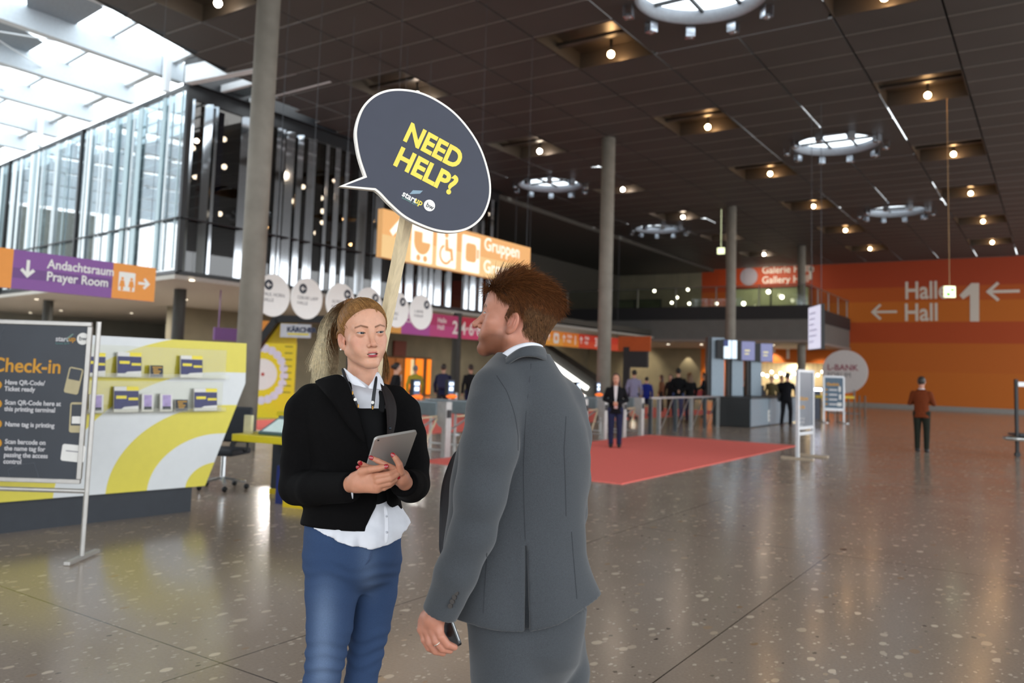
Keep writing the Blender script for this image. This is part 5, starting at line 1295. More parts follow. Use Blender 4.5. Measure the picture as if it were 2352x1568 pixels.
def head_M(R, sc, anchor_head, anchor_local):
    A = np.eye(4); A[:3, :3] = R * sc * .01; A[:3, 3] = np.asarray(anchor_local) - A[:3, :3] @ np.asarray(anchor_head, float); return A
def tf(A, P): return np.asarray(P) @ A[:3, :3].T + A[:3, 3]
def nail(fig, c, d, m, r=.0064, L=.0082, nrm=(0, -1, .15)):
    d = Vector(d).normalized(); n_ = Vector(nrm); n_ = (n_ - d * n_.dot(d)).normalized(); x = d.cross(n_)
    b = MB().sphere((0, 0, 0), (r, L, .0022), 8); M = Matrix((x, d, n_)).transposed().to_4x4(); M.translation = Vector(c) + n_ * .0058
    V = [tuple(M @ Vector(v)) for v in b.V]; return mesh_obj('fingernail', V, b.F, m, fig.t, smooth=True)
# ================================================================== the blond woman with the tablet
m_blk = pm('black_wool', '#0b0a0b', rough=0.9, spec=.12, var=0.2, scale=120)
t = thing('person', 'woman with blond ponytail in black jacket, white shirt and blue jeans holding a tablet', 'person')
W_ = Fig(t, 815, 2.65); q = W_.q
z_an = .10
legR = ([q(763, 1290, .0), q(762, 1360, -.005), q(757, 1440, -.01), q(748, 1510, -.012), q(738, 1568, -.005), np.array([q(735, 1568)[0], .03, .30]), np.array([q(735, 1568)[0] - .005, .03, z_an])], [.088, .082, .071, .061, .056, .050, .036])
legL = ([q(868, 1290, .06), q(862, 1360, .085), q(850, 1440, .09), q(838, 1510, .09), q(828, 1568, .09), np.array([q(824, 1568)[0], .10, .30]), np.array([q(822, 1568)[0], .10, z_an])], [.074, .070, .064, .056, .052, .048, .036])
# ---- head
WY, WR = math.radians(27), math.radians(6)
RW = Ry(WR * -1) @ Rz(WY) @ Rx(math.radians(2))
mid = q(850, 764, -.085); HM = head_M(RW, .99, (0, -7.25, 0), mid)
V, F = surface(lambda P: head_sdf(P, False), (-9.5, -12.5, -20), (9.5, 11.5, 12.5), .15, 1)
hc = head_color(V, False)
parts = [(tf(HM, V), F, hc)]
# ---- hands
def hand(chains, palm, k, lo_hi, h=.0017):
    def f(P):
        d = s_chain(P, *palm[0])
        for c in palm[1:]: d = smin(d, s_chain(P, *c), .012)
        fg = None
        for c in chains: e = s_chain(P, *c, k=.002); fg = e if fg is None else smin(fg, e, .0025)
        return smin(d, fg, k)
    return surface(f, lo_hi[0], lo_hi[1], h, 2)
def bounds(cs, m=.02):
    p = np.concatenate([np.array(c[0]) for c in cs]); r = max(max(c[1]) for c in cs) + m; return p.min(0) - r, p.max(0) + r
C = lambda L: ([q(*l[:3]) for l in L], [l[3] for l in L])
R_fing = [C([(830, 1082, -.275, .0115), (850, 1078, -.285, .0105), (870, 1075, -.290, .0092), (887, 1071, -.288, .0075)]),
          C([(866, 1094, -.285, .0105), (893, 1089, -.285, .0088), (907, 1082, -.272, .0080), (917, 1077, -.262, .0068)]),
          C([(869, 1105, -.285, .0105), (897, 1099, -.285, .0088), (911, 1090, -.272, .0080), (920, 1083, -.262, .0068)]),
          C([(866, 1115, -.280, .0100), (894, 1110, -.280, .0084), (906, 1102, -.270, .0076), (913, 1096, -.262, .0064)]),
          C([(858, 1123, -.272, .0092), (882, 1121, -.272, .0074), (895, 1115, -.264, .0068), (903, 1110, -.258, .0058)])]
R_palm = [C([(800, 1112, -.235, .0245), (822, 1108, -.258, .0245)])] + [C([(818, 1100 + 6 * i, -.258, .0155), (866, 1094 + 9.6 * i, -.275, .0125)]) for i in range(4)] + [C([(815, 1098, -.255, .017), (834, 1084, -.272, .013)])]
V, F = hand(R_fing, R_palm, .006, bounds(R_fing + R_palm)); parts.append((V, F, skin_cols(V, '#c58b70')))
L_fing = [C([(921, 1084, -.262, .0115), (917, 1066, -.276, .0098), (910, 1054, -.280, .0086), (903, 1045, -.278, .0072)]),
          C([(908, 1078, -.262, .0098), (884, 1066, -.276, .0085), (868, 1058, -.280, .0078), (853, 1051, -.280, .0066)]),
          C([(880, 1078, -.245, .0090), (848, 1073, -.250, .0080), (834, 1067, -.262, .0074), (826, 1062, -.270, .0064)]),
          C([(880, 1084, -.240, .0085), (846, 1080, -.246, .0076), (831, 1077, -.258, .0068), (822, 1073, -.264, .0060)])]
L_palm = [C([(930, 1108, -.215, .023), (922, 1096, -.238, .023)]), C([(922, 1096, -.24, .019), (905, 1082, -.25, .014)]), C([(922, 1100, -.235, .018), (885, 1086, -.238, .013)])]
V, F = hand(L_fing, L_palm, .006, bounds(L_fing + L_palm)); parts.append((V, F, skin_cols(V, '#c1866c')))
V, F = coarse_body(W_, [C([(818, 880, .03, .05), (815, 960, .02, .09), (815, 1100, .02, .085), (812, 1230, .02, .10)]), C([(710, 930, .01, .04), (690, 1115, .0, .032), (803, 1112, -.22, .02)]),
    C([(915, 930, .02, .04), (945, 1115, .0, .032), (930, 1108, -.2, .02)]), (legR[0][:1] + legR[0][2:], [.06, .05, .04, .035, .03, .025]), (legL[0][:1] + legL[0][2:], [.055, .045, .038, .033, .03, .025])])
parts.append((V, F, skin_cols(V, '#c58b70')))
nV = 0; allV = []; allF = []; allC = []
for v, f, c in parts: allV.append(v); allF.append(f + nV); allC.append(c); nV += len(v)
raw_obj('body', np.concatenate(allV), np.concatenate(allF), m_skin, t, np.concatenate(allC))
HMm = Matrix(HM.tolist())
m_iris = pm('iris_greyblue', '#20292f', rough=.5, spec=.2)
for x in (-3.15, 3.15): eyeball(t, HMm, x, (.26, -1, .04), 1, m_iris)
part_label(mesh_obj('teeth', [tuple(HMm @ Vector(v)) for v in ((-1.25, -8.35, -6.62), (1.25, -8.35, -6.62), (1.25, -8.3, -7.0), (-1.25, -8.3, -7.0), (0, -8.75, -6.62), (0, -8.75, -7.0))], [(0, 4, 5, 3), (4, 1, 2, 5)], pm('teeth', '#d8d0c6', rough=.3), t), 'row of white teeth')
b = MB(); b.sphere(tuple(HMm @ Vector((-7.55, .55, -4.75))), .0032, 8); part_label(b.build('ear_stud', pm('pearl', '#f2ece4', rough=.15), t, smooth=True), 'small pearl ear stud')
m_nail = pm('red_nail_varnish', '#9c1020', rough=.2, coat=.4)
for c in [R_fing[0]] + L_fing: nail(W_, c[0][-1], c[0][-1] - c[0][-2], m_nail)
for c in R_fing[1:4]: nail(W_, c[0][-1], c[0][-1] - c[0][-2], m_nail, nrm=(.5, -1, .2))

# ---- hair
def hair_mat(name, a, b, c, scale=(1, 1, 1)):
    m = bpy.data.materials.new(name); m.use_nodes = True; tt = m.node_tree; bs = tt.nodes['Principled BSDF']; L = tt.links.new; N = tt.nodes.new
    at = N('ShaderNodeAttribute'); at.attribute_name = 'Col'; nz = N('ShaderNodeTexNoise'); nz.inputs['Scale'].default_value = 90; g = N('ShaderNodeTexCoord'); L(g.outputs['Object'], nz.inputs['Vector'])
    mr = N('ShaderNodeMapRange'); mr.inputs[1].default_value = .3; mr.inputs[2].default_value = .7; mr.inputs[3].default_value = .72; mr.inputs[4].default_value = 1.25; L(nz.outputs[0], mr.inputs[0])
    mx = N('ShaderNodeMix'); mx.data_type = 'RGBA'; mx.blend_type = 'MULTIPLY'; mx.inputs[0].default_value = 1; L(at.outputs['Color'], mx.inputs[6]); L(mr.outputs[0], mx.inputs[7])
    L(mx.outputs[2], bs.inputs['Base Color']); bs.inputs['Roughness'].default_value = .6; bs.inputs['Specular IOR Level'].default_value = .2; return m
m_blond = hair_mat('blond_hair', 0, 0, 0); m_brown = hair_mat('brown_hair', 0, 0, 0)
def strands_col(name, paths, rad, m, parent, cols, n=3):
    o = strands(name, paths, rad, m, parent, n)
    a = o.data.color_attributes.new('Col', 'FLOAT_COLOR', 'POINT'); out = []
    for P, c in zip(paths, cols): k = len(P); cc = np.ones((k, n, 4), np.float32); cc[:, :, :3] = (np.asarray(c) if np.ndim(c) == 2 else np.tile(c, (k, 1)))[:, None, :]; out.append(cc.reshape(-1, 4))
    a.data.foreach_set('color', np.concatenate(out).ravel()); return o
rng = np.random.RandomState(5)
TIE = np.array((-1.9, 6.4, 10.1)); OC = np.array((0, .6, 3.4)); OR = np.array((7.35, 9.5, 7.9))
def hair_region(P): return .71 * (P[:, 1] + 7.7) + .70 * (P[:, 2] - 6.4) - .12 * np.abs(P[:, 0]) * (P[:, 2] > 2) - 1.0 * np.clip(1 - np.abs(P[:, 0]) / 5.5, 0, 1) * (P[:, 1] < 0)
def cap(P):
    d = head_sdf(P, False) - .12 - .34 * np.clip(hair_region(P) / 1.6, 0, 1)
    ear = s_ell(np.abs(P) * np.array((1, 0, 0), np.float32) + P * np.array((0, 1, 1), np.float32), (7.5, 1.3, -2.4), (1.6, 2.2, 2.9))
    d = smax(d, -(hair_region(P)), .5); d = smax(d, -ear, .3); d = smax(d, -(P[:, 2] + 6.3), .5); return d
V, F = surface(cap, (-9.5, -11, -8), (9.5, 12, 13), .28, 2)
root, midc, tipc = np.array(lin('#7d5630')), np.array(lin('#a97f4e')), np.array(lin('#e4d5b2'))
hairt = raw_obj('hair', tf(HM, V), F, m_blond, t, np.tile(root * .9 + midc * .1, (len(V), 1)))
paths, rad, cols = [], [], []
def on_scalp(s): # s: unit directions in scaled space
    return OC + s * OR * 1.055
for _ in range(5200):
    d = rng.normal(0, 1, 3); d /= np.linalg.norm(d); p = on_scalp(d)
    if hair_region(p[None])[0] < -.4 or p[2] < -4.5: continue
    if abs(p[0]) > 5.8 and -1.2 < p[1] < 3.2 and p[2] < 1.6: continue
    e = (TIE - OC) / OR; e /= np.linalg.norm(e); w = math.acos(np.clip(d @ e, -1, 1))
    if w < .12: continue
    T = np.linspace(0, 1, 9); S = np.array([(math.sin((1 - a) * w) * d + math.sin(a * w) * e) / math.sin(w) for a in T]); L = on_scalp(S) * 1.0
    L += (rng.normal(0, .12, 3)[None] * np.sin(T * math.pi)[:, None]); k = rng.rand()
    c = (root * (1 - k) + midc * k) * rng.uniform(.75, 1.35); paths.append(tf(HM, L)); rad.append(.0005); cols.append(c)
# ponytail
tie = tf(HM, TIE[None] + [[0, .8, .2]])[0]
ends = [q(x, y, v) for x, y, v in ((722, 905, .10), (738, 888, .06), (752, 870, .09), (765, 868, .04), (730, 925, .14))]
clumps = []
for j in range(46):
    w_ = rng.dirichlet([.8] * 5); e = sum(w * p for w, p in zip(w_, ends)) + rng.normal(0, .010, 3); e[2] += rng.uniform(-.02, .11)
    clumps.append((e, rng.normal(0, .013, 3), rng.normal(0, .022, 3), rng.uniform(.75, 1.25), rng.rand()))
for i in range(3600):
    e0, o1, o2, br_, inner_ = clumps[rng.randint(46)]; e = e0 + rng.normal(0, .009, 3)
    if inner_ < .38: e = e * .25 + q(rng.uniform(762, 786), rng.uniform(830, 866), .05) * .75
    c1 = q(752, 712, .12) + o1 + rng.normal(0, .004, 3); c2 = q(748, 785, .11) * .6 + e * .4 + np.array([0, 0, .06]) + o2 + rng.normal(0, .006, 3); s0 = tie + rng.normal(0, .005, 3)
    T = np.linspace(0, 1, 12)[:, None]; L = (1 - T) ** 3 * s0 + 3 * (1 - T) ** 2 * T * c1 + 3 * (1 - T) * T ** 2 * c2 + T ** 3 * e
    L = L + np.sin(T * 9 + o1[0] * 300) * .003 * T
    k = np.clip(T * 1.6 - .25 - 1.0 * (inner_ < .38), 0, 1); dk = (root * .62 * (1 - k) + tipc * k) * br_ * rng.uniform(.85, 1.15)
    paths.append(L); rad.append(.00055); cols.append(dk)
for i in range(420):   # fine hairline strands lying over the temples and forehead edge
    d = rng.normal(0, 1, 3); d /= np.linalg.norm(d); p = on_scalp(d)
    if not -1.1 < hair_region(p[None])[0] < .3 or p[2] < -2 or p[1] > 3: continue
    e = (TIE - OC) / OR; e /= np.linalg.norm(e); w = math.acos(np.clip(d @ e, -1, 1)); T = np.linspace(0, .45, 6)
    L = on_scalp(np.array([(math.sin((1 - a) * w) * d + math.sin(a * w) * e) / math.sin(w) for a in T])); sd_ = head_sdf(L.astype(np.float32), False)
    n_ = (L - OC) / OR ** 2; n_ /= np.linalg.norm(n_, axis=1)[:, None]; L = L + n_ * (.10 - sd_)[:, None]
    paths.append(tf(HM, L)); rad.append(.0004); cols.append(midc * rng.uniform(.7, 1.2))
for i in range(160):   # ends showing at the far side of the neck
    s0 = tie + rng.normal(0, .01, 3); e = q(rng.uniform(876, 897), rng.uniform(845, 888), .06); c1 = q(880, 760, .13); c2 = q(888, 810, .10)
    T = np.linspace(0, 1, 12)[:, None]; L = (1 - T) ** 3 * s0 + 3 * (1 - T) ** 2 * T * c1 + 3 * (1 - T) * T ** 2 * c2 + T ** 3 * e
    paths.append(L); rad.append(.0009); cols.append((midc * .7) * rng.uniform(.6, 1.3))
strands_col('hair_strands', paths, rad, m_blond, hairt, cols)
b = MB(); p = tf(HM, TIE[None] + [[0, .75, .3]])[0]; d = Vector(q(750, 712, .12) - p).normalized()
b.tube([Vector(p) - d * .008, Vector(p) + d * .012], .0165, 16); part_label(b.build('hair_tie', pm('hair_tie', '#7a4e22', rough=.7), hairt, smooth=True), 'brown hair tie')

# ---- clothes
rowsJ = [(868, 775, 862, .03, .075), (885, 728, 896, .02, .085), (905, 704, 918, .02, .10), (940, 698, 930, .015, .118), (990, 703, 925, .01, .125), (1050, 714, 917, .01, .12), (1100, 716, 916, .015, .12), (1150, 705, 921, .02, .13), (1200, 693, 931, .02, .14)]
stJ = W_.rows(rowsJ)
armR = C([(716, 918, .01, .052), (700, 945, .01, .062), (694, 1000, .0, .060), (688, 1060, .0, .058), (681, 1118, -.02, .054), (720, 1122, -.11, .050), (808, 1119, -.235, .042)])
armL = C([(907, 918, .02, .048), (925, 945, .02, .056), (938, 1000, .0, .056), (946, 1060, .0, .054), (948, 1112, -.03, .052), (944, 1116, -.11, .048), (928, 1108, -.205, .042)])
opening = W_.poly([(797, 845), (806, 900), (823, 955), (842, 1020), (856, 1085), (863, 1140), (861, 1165), (850, 1188), (838, 1215), (935, 1215), (935, 1172), (893, 1172), (884, 1160), (881, 1120), (886, 1060), (891, 1000), (886, 940), (874, 893), (864, 845)], -.1)
cutR = (q(808, 1119, -.235), q(808, 1119, -.235) - q(740, 1122, -.14)); cutL = (q(928, 1108, -.205), q(928, 1108, -.205) - q(944, 1116, -.11))
def fJ(P):
    d = s_stack(P, *stJ, n=2.25)
    op = np.maximum(poly_sd(P[:, 0], P[:, 2], opening), P[:, 1] - .0); d = smax(d, -op, .006)
    for (pts, rad), (c, n_), k in ((armR, cutR, .022), (armL, cutL, .022)):
        n_ = n_ / np.linalg.norm(n_); a = s_chain(P, pts, rad, .012) + folds(P, .0022, 3, 1.2); a = np.maximum(a, (P - c.astype(np.float32)) @ n_.astype(np.float32)); d = smin(d, a, k)
    d += folds(P, .0018, 1) ; top = q(815, 866)[2]
    return d
V, F = surface(fJ, (-.26, -.34, q(815, 1210)[2]), (.26, .20, q(815, 858)[2]), .0048, 2)
jk = raw_obj('jacket', V, F, m_blk, t)
m_lapel = pm('lapel_brown_black', '#1a1212', rough=.7, var=.1, scale=100, spec=.3)
sheet('lapel', [q(721, 874, -.03), q(765, 860, -.10), q(790, 858, -.108), q(806, 900, -.128), q(825, 955, -.138), q(843, 1018, -.14)], [q(727, 880, -.035), q(748, 905, -.105), q(765, 925, -.12), q(780, 950, -.13), q(808, 990, -.138), q(842, 1022, -.14)], m_blk, jk)
sheet('lapel', [q(866, 868, -.075), q(878, 893, -.105), q(888, 935, -.125), q(891, 990, -.132), q(887, 1035, -.135)], [q(894, 893, -.06), q(908, 920, -.085), q(912, 950, -.10), q(903, 1000, -.115), q(888, 1038, -.134)], m_lapel, jk)
b = MB(); b.sphere(tuple(q(896, 983, -.128)), .004, 8); part_label(b.build('button', pm('button_dark', '#25303a', rough=.2), jk, smooth=True), 'small dark jacket button')
# black top under the jacket
rowsV = [(933, 718, 908, .012, .106), (990, 722, 905, .01, .112), (1050, 728, 902, .01, .108), (1110, 728, 902, .01, .108), (1152, 722, 908, .015, .112)]
stV = W_.rows(rowsV); neck = W_.poly([(700, 900), (822, 925), (830, 941), (868, 939), (870, 900)], -.1)
def fV(P): return np.maximum(s_stack(P, *stV, n=2.25) + folds(P, .001, 9), -np.maximum(poly_sd(P[:, 0], P[:, 2], W_.poly([(690, 880), (826, 880), (824, 938), (868, 938), (872, 880), (880, 880), (700, 860)], -.1)), P[:, 1]))
V, F = surface(fV, (-.2, -.16, q(815, 1156)[2]), (.2, .16, q(815, 928)[2]), .005, 2)
raw_obj('top', V, F, pm('black_jersey', '#0c0c0e', rough=.8, spec=.2, var=.1), t)
sheet('top_strap', [q(868, 893, -.10), q(872, 905, -.112), q(871, 925, -.12), q(868, 945, -.121)], [q(886, 905, -.10), q(884, 918, -.11), q(884, 935, -.118), q(884, 950, -.12)], MATS['black_jersey'], t)
# white shirt: upper part, tails, collar
m_shirt = pm('white_cotton', '#e4e6ee', rough=.75, var=.03, scale=40, bump=.05, sss=.0)
rowsS = [(862, 778, 866, .028, .072), (885, 745, 885, .02, .082), (910, 715, 905, .015, .098), (950, 722, 905, .012, .104), (1060, 732, 898, .012, .102), (1140, 724, 908, .015, .108), (1172, 716, 928, .018, .118), (1192, 706, 942, .02, .128), (1206, 699, 946, .02, .142), (1230, 698, 942, .02, .147), (1270, 701, 935, .02, .149)]
stS = W_.rows(rowsS)
tail = W_.poly([(650, 1120), (650, 1205), (697, 1213), (722, 1221), (760, 1237), (800, 1252), (850, 1263), (890, 1256), (914, 1247), (917, 1236), (931, 1221), (948, 1196), (990, 1120)], -.12)
vneck = W_.poly([(780, 840), (800, 858), (842, 889), (863, 862), (870, 840)], -.1)
def fS(P):
    d = s_stack(P, *stS, n=2.2); low = np.clip((q(815, 1186)[2] - P[:, 2]) / .05, 0, 1)
    ang = np.arctan2(P[:, 1], P[:, 0]); d = d + low * (.006 * np.sin(ang * 9 + 2 * np.sin(P[:, 2] * 12)) + .004 * np.sin(ang * 17 + 1)) + folds(P, .0015, 4)
    d = np.maximum(d, -(d + .012 + 9 * np.clip(P[:, 2] - q(815, 1185)[2], 0, 1)))
    d = np.maximum(d, np.where(P[:, 2] < q(815, 1140)[2], poly_sd(P[:, 0], P[:, 2], tail), -1))
    d = np.maximum(d, -np.maximum(poly_sd(P[:, 0], P[:, 2], vneck), P[:, 1] - .0))
    return d
V, F = surface(fS, (-.24, -.2, q(815, 1272)[2]), (.24, .2, q(815, 855)[2]), .0042, 2)
sh = raw_obj('shirt', V, F, m_shirt, t)
sheet('shirt_collar', [q(788, 842, -.055), q(794, 848, -.075), q(812, 862, -.095), q(828, 876, -.105), q(842, 889, -.108)], [q(795, 858, -.075), q(800, 866, -.09), q(806, 884, -.105), q(822, 885, -.112), q(841, 892, -.111)], m_shirt, sh, .003)
sheet('shirt_collar', [q(843, 889, -.108), q(856, 876, -.105), q(864, 856, -.075), q(868, 851, -.05)], [q(850, 894, -.111), q(866, 893, -.11), q(884, 896, -.095), q(880, 875, -.06)], m_shirt, sh, .003)
sheet('button_placket', [q(880, 1160, -.122), q(884, 1190, -.132), q(884, 1225, -.138), q(882, 1250, -.14)], [q(889, 1160, -.122), q(893, 1190, -.132), q(893, 1225, -.138), q(890, 1250, -.14)], m_shirt, sh, .003)
for py in (1185, 1222): b = MB(); b.sphere(tuple(q(888, py, -.142)), .0035, 6); b.build('shirt_button', pm('shirt_button', '#c9cdd8', rough=.3), sh, smooth=True)
V = [q(808, 1150, -.245), q(812, 1124, -.262)]
sheet('shirt_cuff', [q(806, 1095, -.262), q(810, 1120, -.262), q(811, 1150, -.235)], [q(800, 1095, -.24), q(804, 1120, -.235), q(806, 1150, -.22)], m_shirt, sh, .003)
# lanyard
m_lan = pm('lanyard_black', '#15161c', rough=.6)
ln = sheet('lanyard', [q(783, 846, -.05), q(786, 858, -.085), q(797, 888, -.118), q(811, 920, -.128), q(820, 941, -.13)], [q(789, 844, -.055), q(793, 858, -.09), q(804, 886, -.122), q(818, 918, -.131), q(827, 940, -.132)], m_lan, t, .0015)
sheet('lanyard_strap', [q(862, 862, -.09), q(859, 880, -.112), q(854, 910, -.126), q(851, 940, -.13)], [q(868, 864, -.09), q(866, 882, -.112), q(862, 910, -.126), q(860, 940, -.13)], m_lan, ln, .0015)
for px, py in ((816, 917), (856, 924)):
    b = MB(); b.prism(circle(.005, 16), .0015, frame_mat(q(px, py, -.1345), (1, 0, 0), UPZ)); b.build('lanyard_disc', m_paper, ln)
for px, py in ((810, 902), (856, 936), (823, 932)):
    b = MB(); b.box((-.0018, 0, -.005), (.0018, .001, .005), 0, Matrix.Translation(Vector(q(px, py, -.1345)))); b.build('lanyard_print', m_pgold, ln)
# jeans
def denim():
    m = bpy.data.materials.new('denim'); m.use_nodes = True; tt = m.node_tree; bs = tt.nodes['Principled BSDF']; L = tt.links.new; N = tt.nodes.new
    at = N('ShaderNodeAttribute'); at.attribute_name = 'Col'; g = N('ShaderNodeTexCoord'); nz = N('ShaderNodeTexNoise'); nz.inputs['Scale'].default_value = 500; L(g.outputs['Object'], nz.inputs['Vector'])
    mr = N('ShaderNodeMapRange'); mr.inputs[3].default_value = .7; mr.inputs[4].default_value = 1.3; L(nz.outputs[0], mr.inputs[0])
    mx = N('ShaderNodeMix'); mx.data_type = 'RGBA'; mx.blend_type = 'MULTIPLY'; mx.inputs[0].default_value = 1; L(at.outputs['Color'], mx.inputs[6]); L(mr.outputs[0], mx.inputs[7]); L(mx.outputs[2], bs.inputs['Base Color'])
    bs.inputs['Roughness'].default_value = .85; bs.inputs['Specular IOR Level'].default_value = .2; return m
m_den = denim()
hip = W_.rows([(1195, 703, 918, .02, .12), (1230, 700, 921, .02, .128), (1270, 700, 918, .025, .128), (1300, 706, 910, .03, .118), (1328, 728, 892, .03, .09), (1355, 775, 850, .03, .04)])
def fD(P):
    lg = smin(s_chain(P, *legR, k=.01), s_chain(P, *legL, k=.01), .008); d = smin(s_stack(P, *hip, n=2.3), lg, .026)
    kz = np.exp(-((P[:, 2] - q(815, 1505)[2]) / .07) ** 2) + .5 * np.exp(-((P[:, 2] - q(815, 1310)[2]) / .05) ** 2)
    return d + kz * .0035 * np.sin(P[:, 2] * 150 + 14 * P[:, 0] + 2 * np.sin(P[:, 0] * 40)) + folds(P, .0012, 6)
V, F = surface(fD, (-.24, -.2, .07), (.24, .25, q(815, 1190)[2]), .0055, 2)
wear = np.exp(-((V[:, 0] - q(757, 1420)[0]) / .035) ** 2) * np.clip((q(815, 1290)[2] - V[:, 2]) / .14, 0, 1) + .5 * np.exp(-((V[:, 0] - q(850, 1420)[0]) / .03) ** 2)
wear = np.clip(wear * np.clip((-V[:, 1] + .02) / .06, 0, 1), 0, 1)[:, None]
jn = raw_obj('jeans', V, F, m_den, t, np.array(lin('#34486a')) * (1 - wear * .8) + np.array(lin('#6a7d9c')) * wear * .8)
m_st = pm('seam_thread', '#3f5274', rough=.8)
b = MB(); b.tube([q(712, 1228, -.07), q(716, 1330, -.07), q(722, 1400, -.062), q(728, 1470, -.058), q(734, 1500, -.062)], .0012, 5); b.build('seam', m_st, jn)
b = MB(); b.tube([q(854, 1264, -.104), q(848, 1285, -.10), q(838, 1298, -.09)], .002, 5); b.build('fly_seam', m_st, jn)
m_shoe = pm('shoe_black', '#16161a', rough=.5)
for x, v in ((q(735, 1568)[0], .03), (q(822, 1568)[0], .10)):
    V, F = surface(lambda P: np.maximum(smin(s_cap(P, (x, v, .07), (x, v, .05), .045, .045), s_cap(P, (x + .01, v + .02, .035), (x + .05, v - .16, .03), .042, .036), .03), -P[:, 2]), (x - .1, v - .25, -.01), (x + .15, v + .1, .16), .007, 1); raw_obj('shoe', V, F, m_shoe, t)

# ---- tablet in her hands
ta = thing('tablet', 'silver tablet computer held in the blond woman\'s hands, back towards the camera', 'tablet', (0, 0, 0)); place(ta, MW[t.name].translation, rz_)
TL, TR_, BL = q(866, 1004, -.325), q(963, 987, -.268), q(838, 1073, -.215); BL = TL + (BL - TL) * 1.25; BR = TR_ + BL - TL
ux = Vector(TR_ - TL); w = ux.length; uy = Vector(TL - BL); uy = (uy - ux * uy.dot(ux) / ux.length_squared); 
cen = Vector((TL + TR_ + BL + BR) / 4); shear = Vector((TL + TR_) / 2 - (BL + BR) / 2); hgt = shear.length
Mt = frame_mat(cen, ux, shear)      # z of the frame points to the camera
ux_ = Vector(((TR_ + BR) - (TL + BL)) / 2).normalized()
V = []
o = MB().prism(rrect(w, hgt, .012, 6), .0075, Mt @ Matrix.Translation((0, 0, -.0037))).build('back_shell', pm('silver_aluminium', '#c6c2bd', rough=.4, metal=.55, var=.02), ta); bevel(o, .002, 3)
MB().prism(rrect(w * .96, hgt * .97, .01, 6), .001, Mt @ Matrix.Translation((0, 0, -.005))).build('display', pm('black_glass', '#08090b', rough=.08), ta)
b = MB(); b.prism(circle(.003, 14), .001, Mt @ Matrix.Translation((-w / 2 + .011, hgt / 2 - .011, .0037))); b.build('camera_lens', m_bar, ta)

# ================================================================== speech bubble placard
pl = thing('placard', 'dark speech bubble placard reading NEED HELP? on a pale wooden handle', 'placard', (0, 0, 0))
PD = 2.72
bubble = [(837, 404), (824, 365), (817, 330), (815, 300), (822, 268), (836, 240), (860, 218), (890, 206), (925, 204), (965, 211), (1005, 229), (1045, 258), (1080, 298), (1106, 342), (1122, 390), (1128, 430), (1124, 465), (1108, 500), (1080, 524), (1045, 534), (1008, 532), (970, 520), (930, 500), (895, 470), (872, 446), (861, 437), (778, 428)]
place(pl, dep(970, 370, PD), rz_)
pc = np.array(MW[pl.name].translation); pex = np.array([math.cos(rz_), math.sin(rz_), 0]); pey = np.array([-math.sin(rz_), math.cos(rz_), 0]); TLT = math.radians(-22)
# board plane turned so that its right side is nearer than its left edge
bn = (-pey * math.cos(TLT) - pex * math.sin(TLT)); bx = np.cross([0, 0, 1], bn); bx /= np.linalg.norm(bx)
def pb(px, py):
    r = ray(px, py); k = ((pc - CP) @ bn) / (r @ bn); d = CP + r * k - pc; return float(d @ bx), float(d[2])
MB_ = MW[pl.name].inverted() @ frame_mat(pc, bx, UPZ)
from mathutils import geometry as _g
def smooth_closed(pts, keep):
    """Catmull-Rom through the outline, sharp at the indices in keep"""
    out = []; n = len(pts)
    for i in range(n):
        p0, p1, p2, p3 = pts[i - 1], pts[i], pts[(i + 1) % n], pts[(i + 2) % n]
        if i in keep: p0 = p1
        if (i + 1) % n in keep: p3 = p2
        if i in keep and (i + 1) % n in keep: out.append(p1); continue
        for s in np.linspace(0, 1, 6, endpoint=False):
            out.append(tuple(.5 * ((2 * b) + (-a + c) * s + (2 * a - 5 * b + 4 * c - d) * s * s + (-a + 3 * b - 3 * c + d) * s ** 3) for a, b, c, d in zip(p0, p1, p2, p3)))
    return out
outl = smooth_closed([pb(*p) for p in bubble], (0, 25, 26))[::-1]
def ngon_prism(name, poly, z0, z1, m, parent):
    n = len(poly); tri = _g.tessellate_polygon([[Vector((x, y, 0)) for x, y in poly]])
    V = [MB_ @ Vector((x, y, z0)) for x, y in poly] + [MB_ @ Vector((x, y, z1)) for x, y in poly]
    F = [tuple(t_)[::-1] for t_ in tri] + [tuple(i + n for i in t_) for t_ in tri] + [(k, (k + 1) % n, n + (k + 1) % n, n + k) for k in range(n)]
    o = mesh_obj(name, [tuple(v) for v in V], F, m, parent)
    import bmesh
    bm = bmesh.new(); bm.from_mesh(o.data); bmesh.ops.recalc_face_normals(bm, faces=bm.faces); bm.to_mesh(o.data); bm.free(); return o
def inset(poly, d):
    P = np.array(poly); n = len(P); a = sum(P[i - 1][0] * P[i][1] - P[i][0] * P[i - 1][1] for i in range(n)); sg = 1 if a > 0 else -1; out = []
    for i in range(n):
        e1 = P[i] - P[i - 1]; e2 = P[(i + 1) % n] - P[i]; n1 = np.array((-e1[1], e1[0])) * sg / (np.linalg.norm(e1) + 1e-9); n2 = np.array((-e2[1], e2[0])) * sg / (np.linalg.norm(e2) + 1e-9)
        m_ = n1 + n2; m_ /= np.linalg.norm(m_) + 1e-9; out.append(tuple(P[i] + m_ * d / max(.35, float(m_ @ n1))))
    return out
ngon_prism('board', outl, -.022, 0, pm('board_white_edge', '#e9e4dc', rough=.5), pl)
ngon_prism('dark_face', inset(outl, .0075), 0, .0012, pm('placard_slate', '#343847', rough=.6, var=.03), pl)
m_pyel = pm('placard_yellow', '#e8d24a', rough=.5)
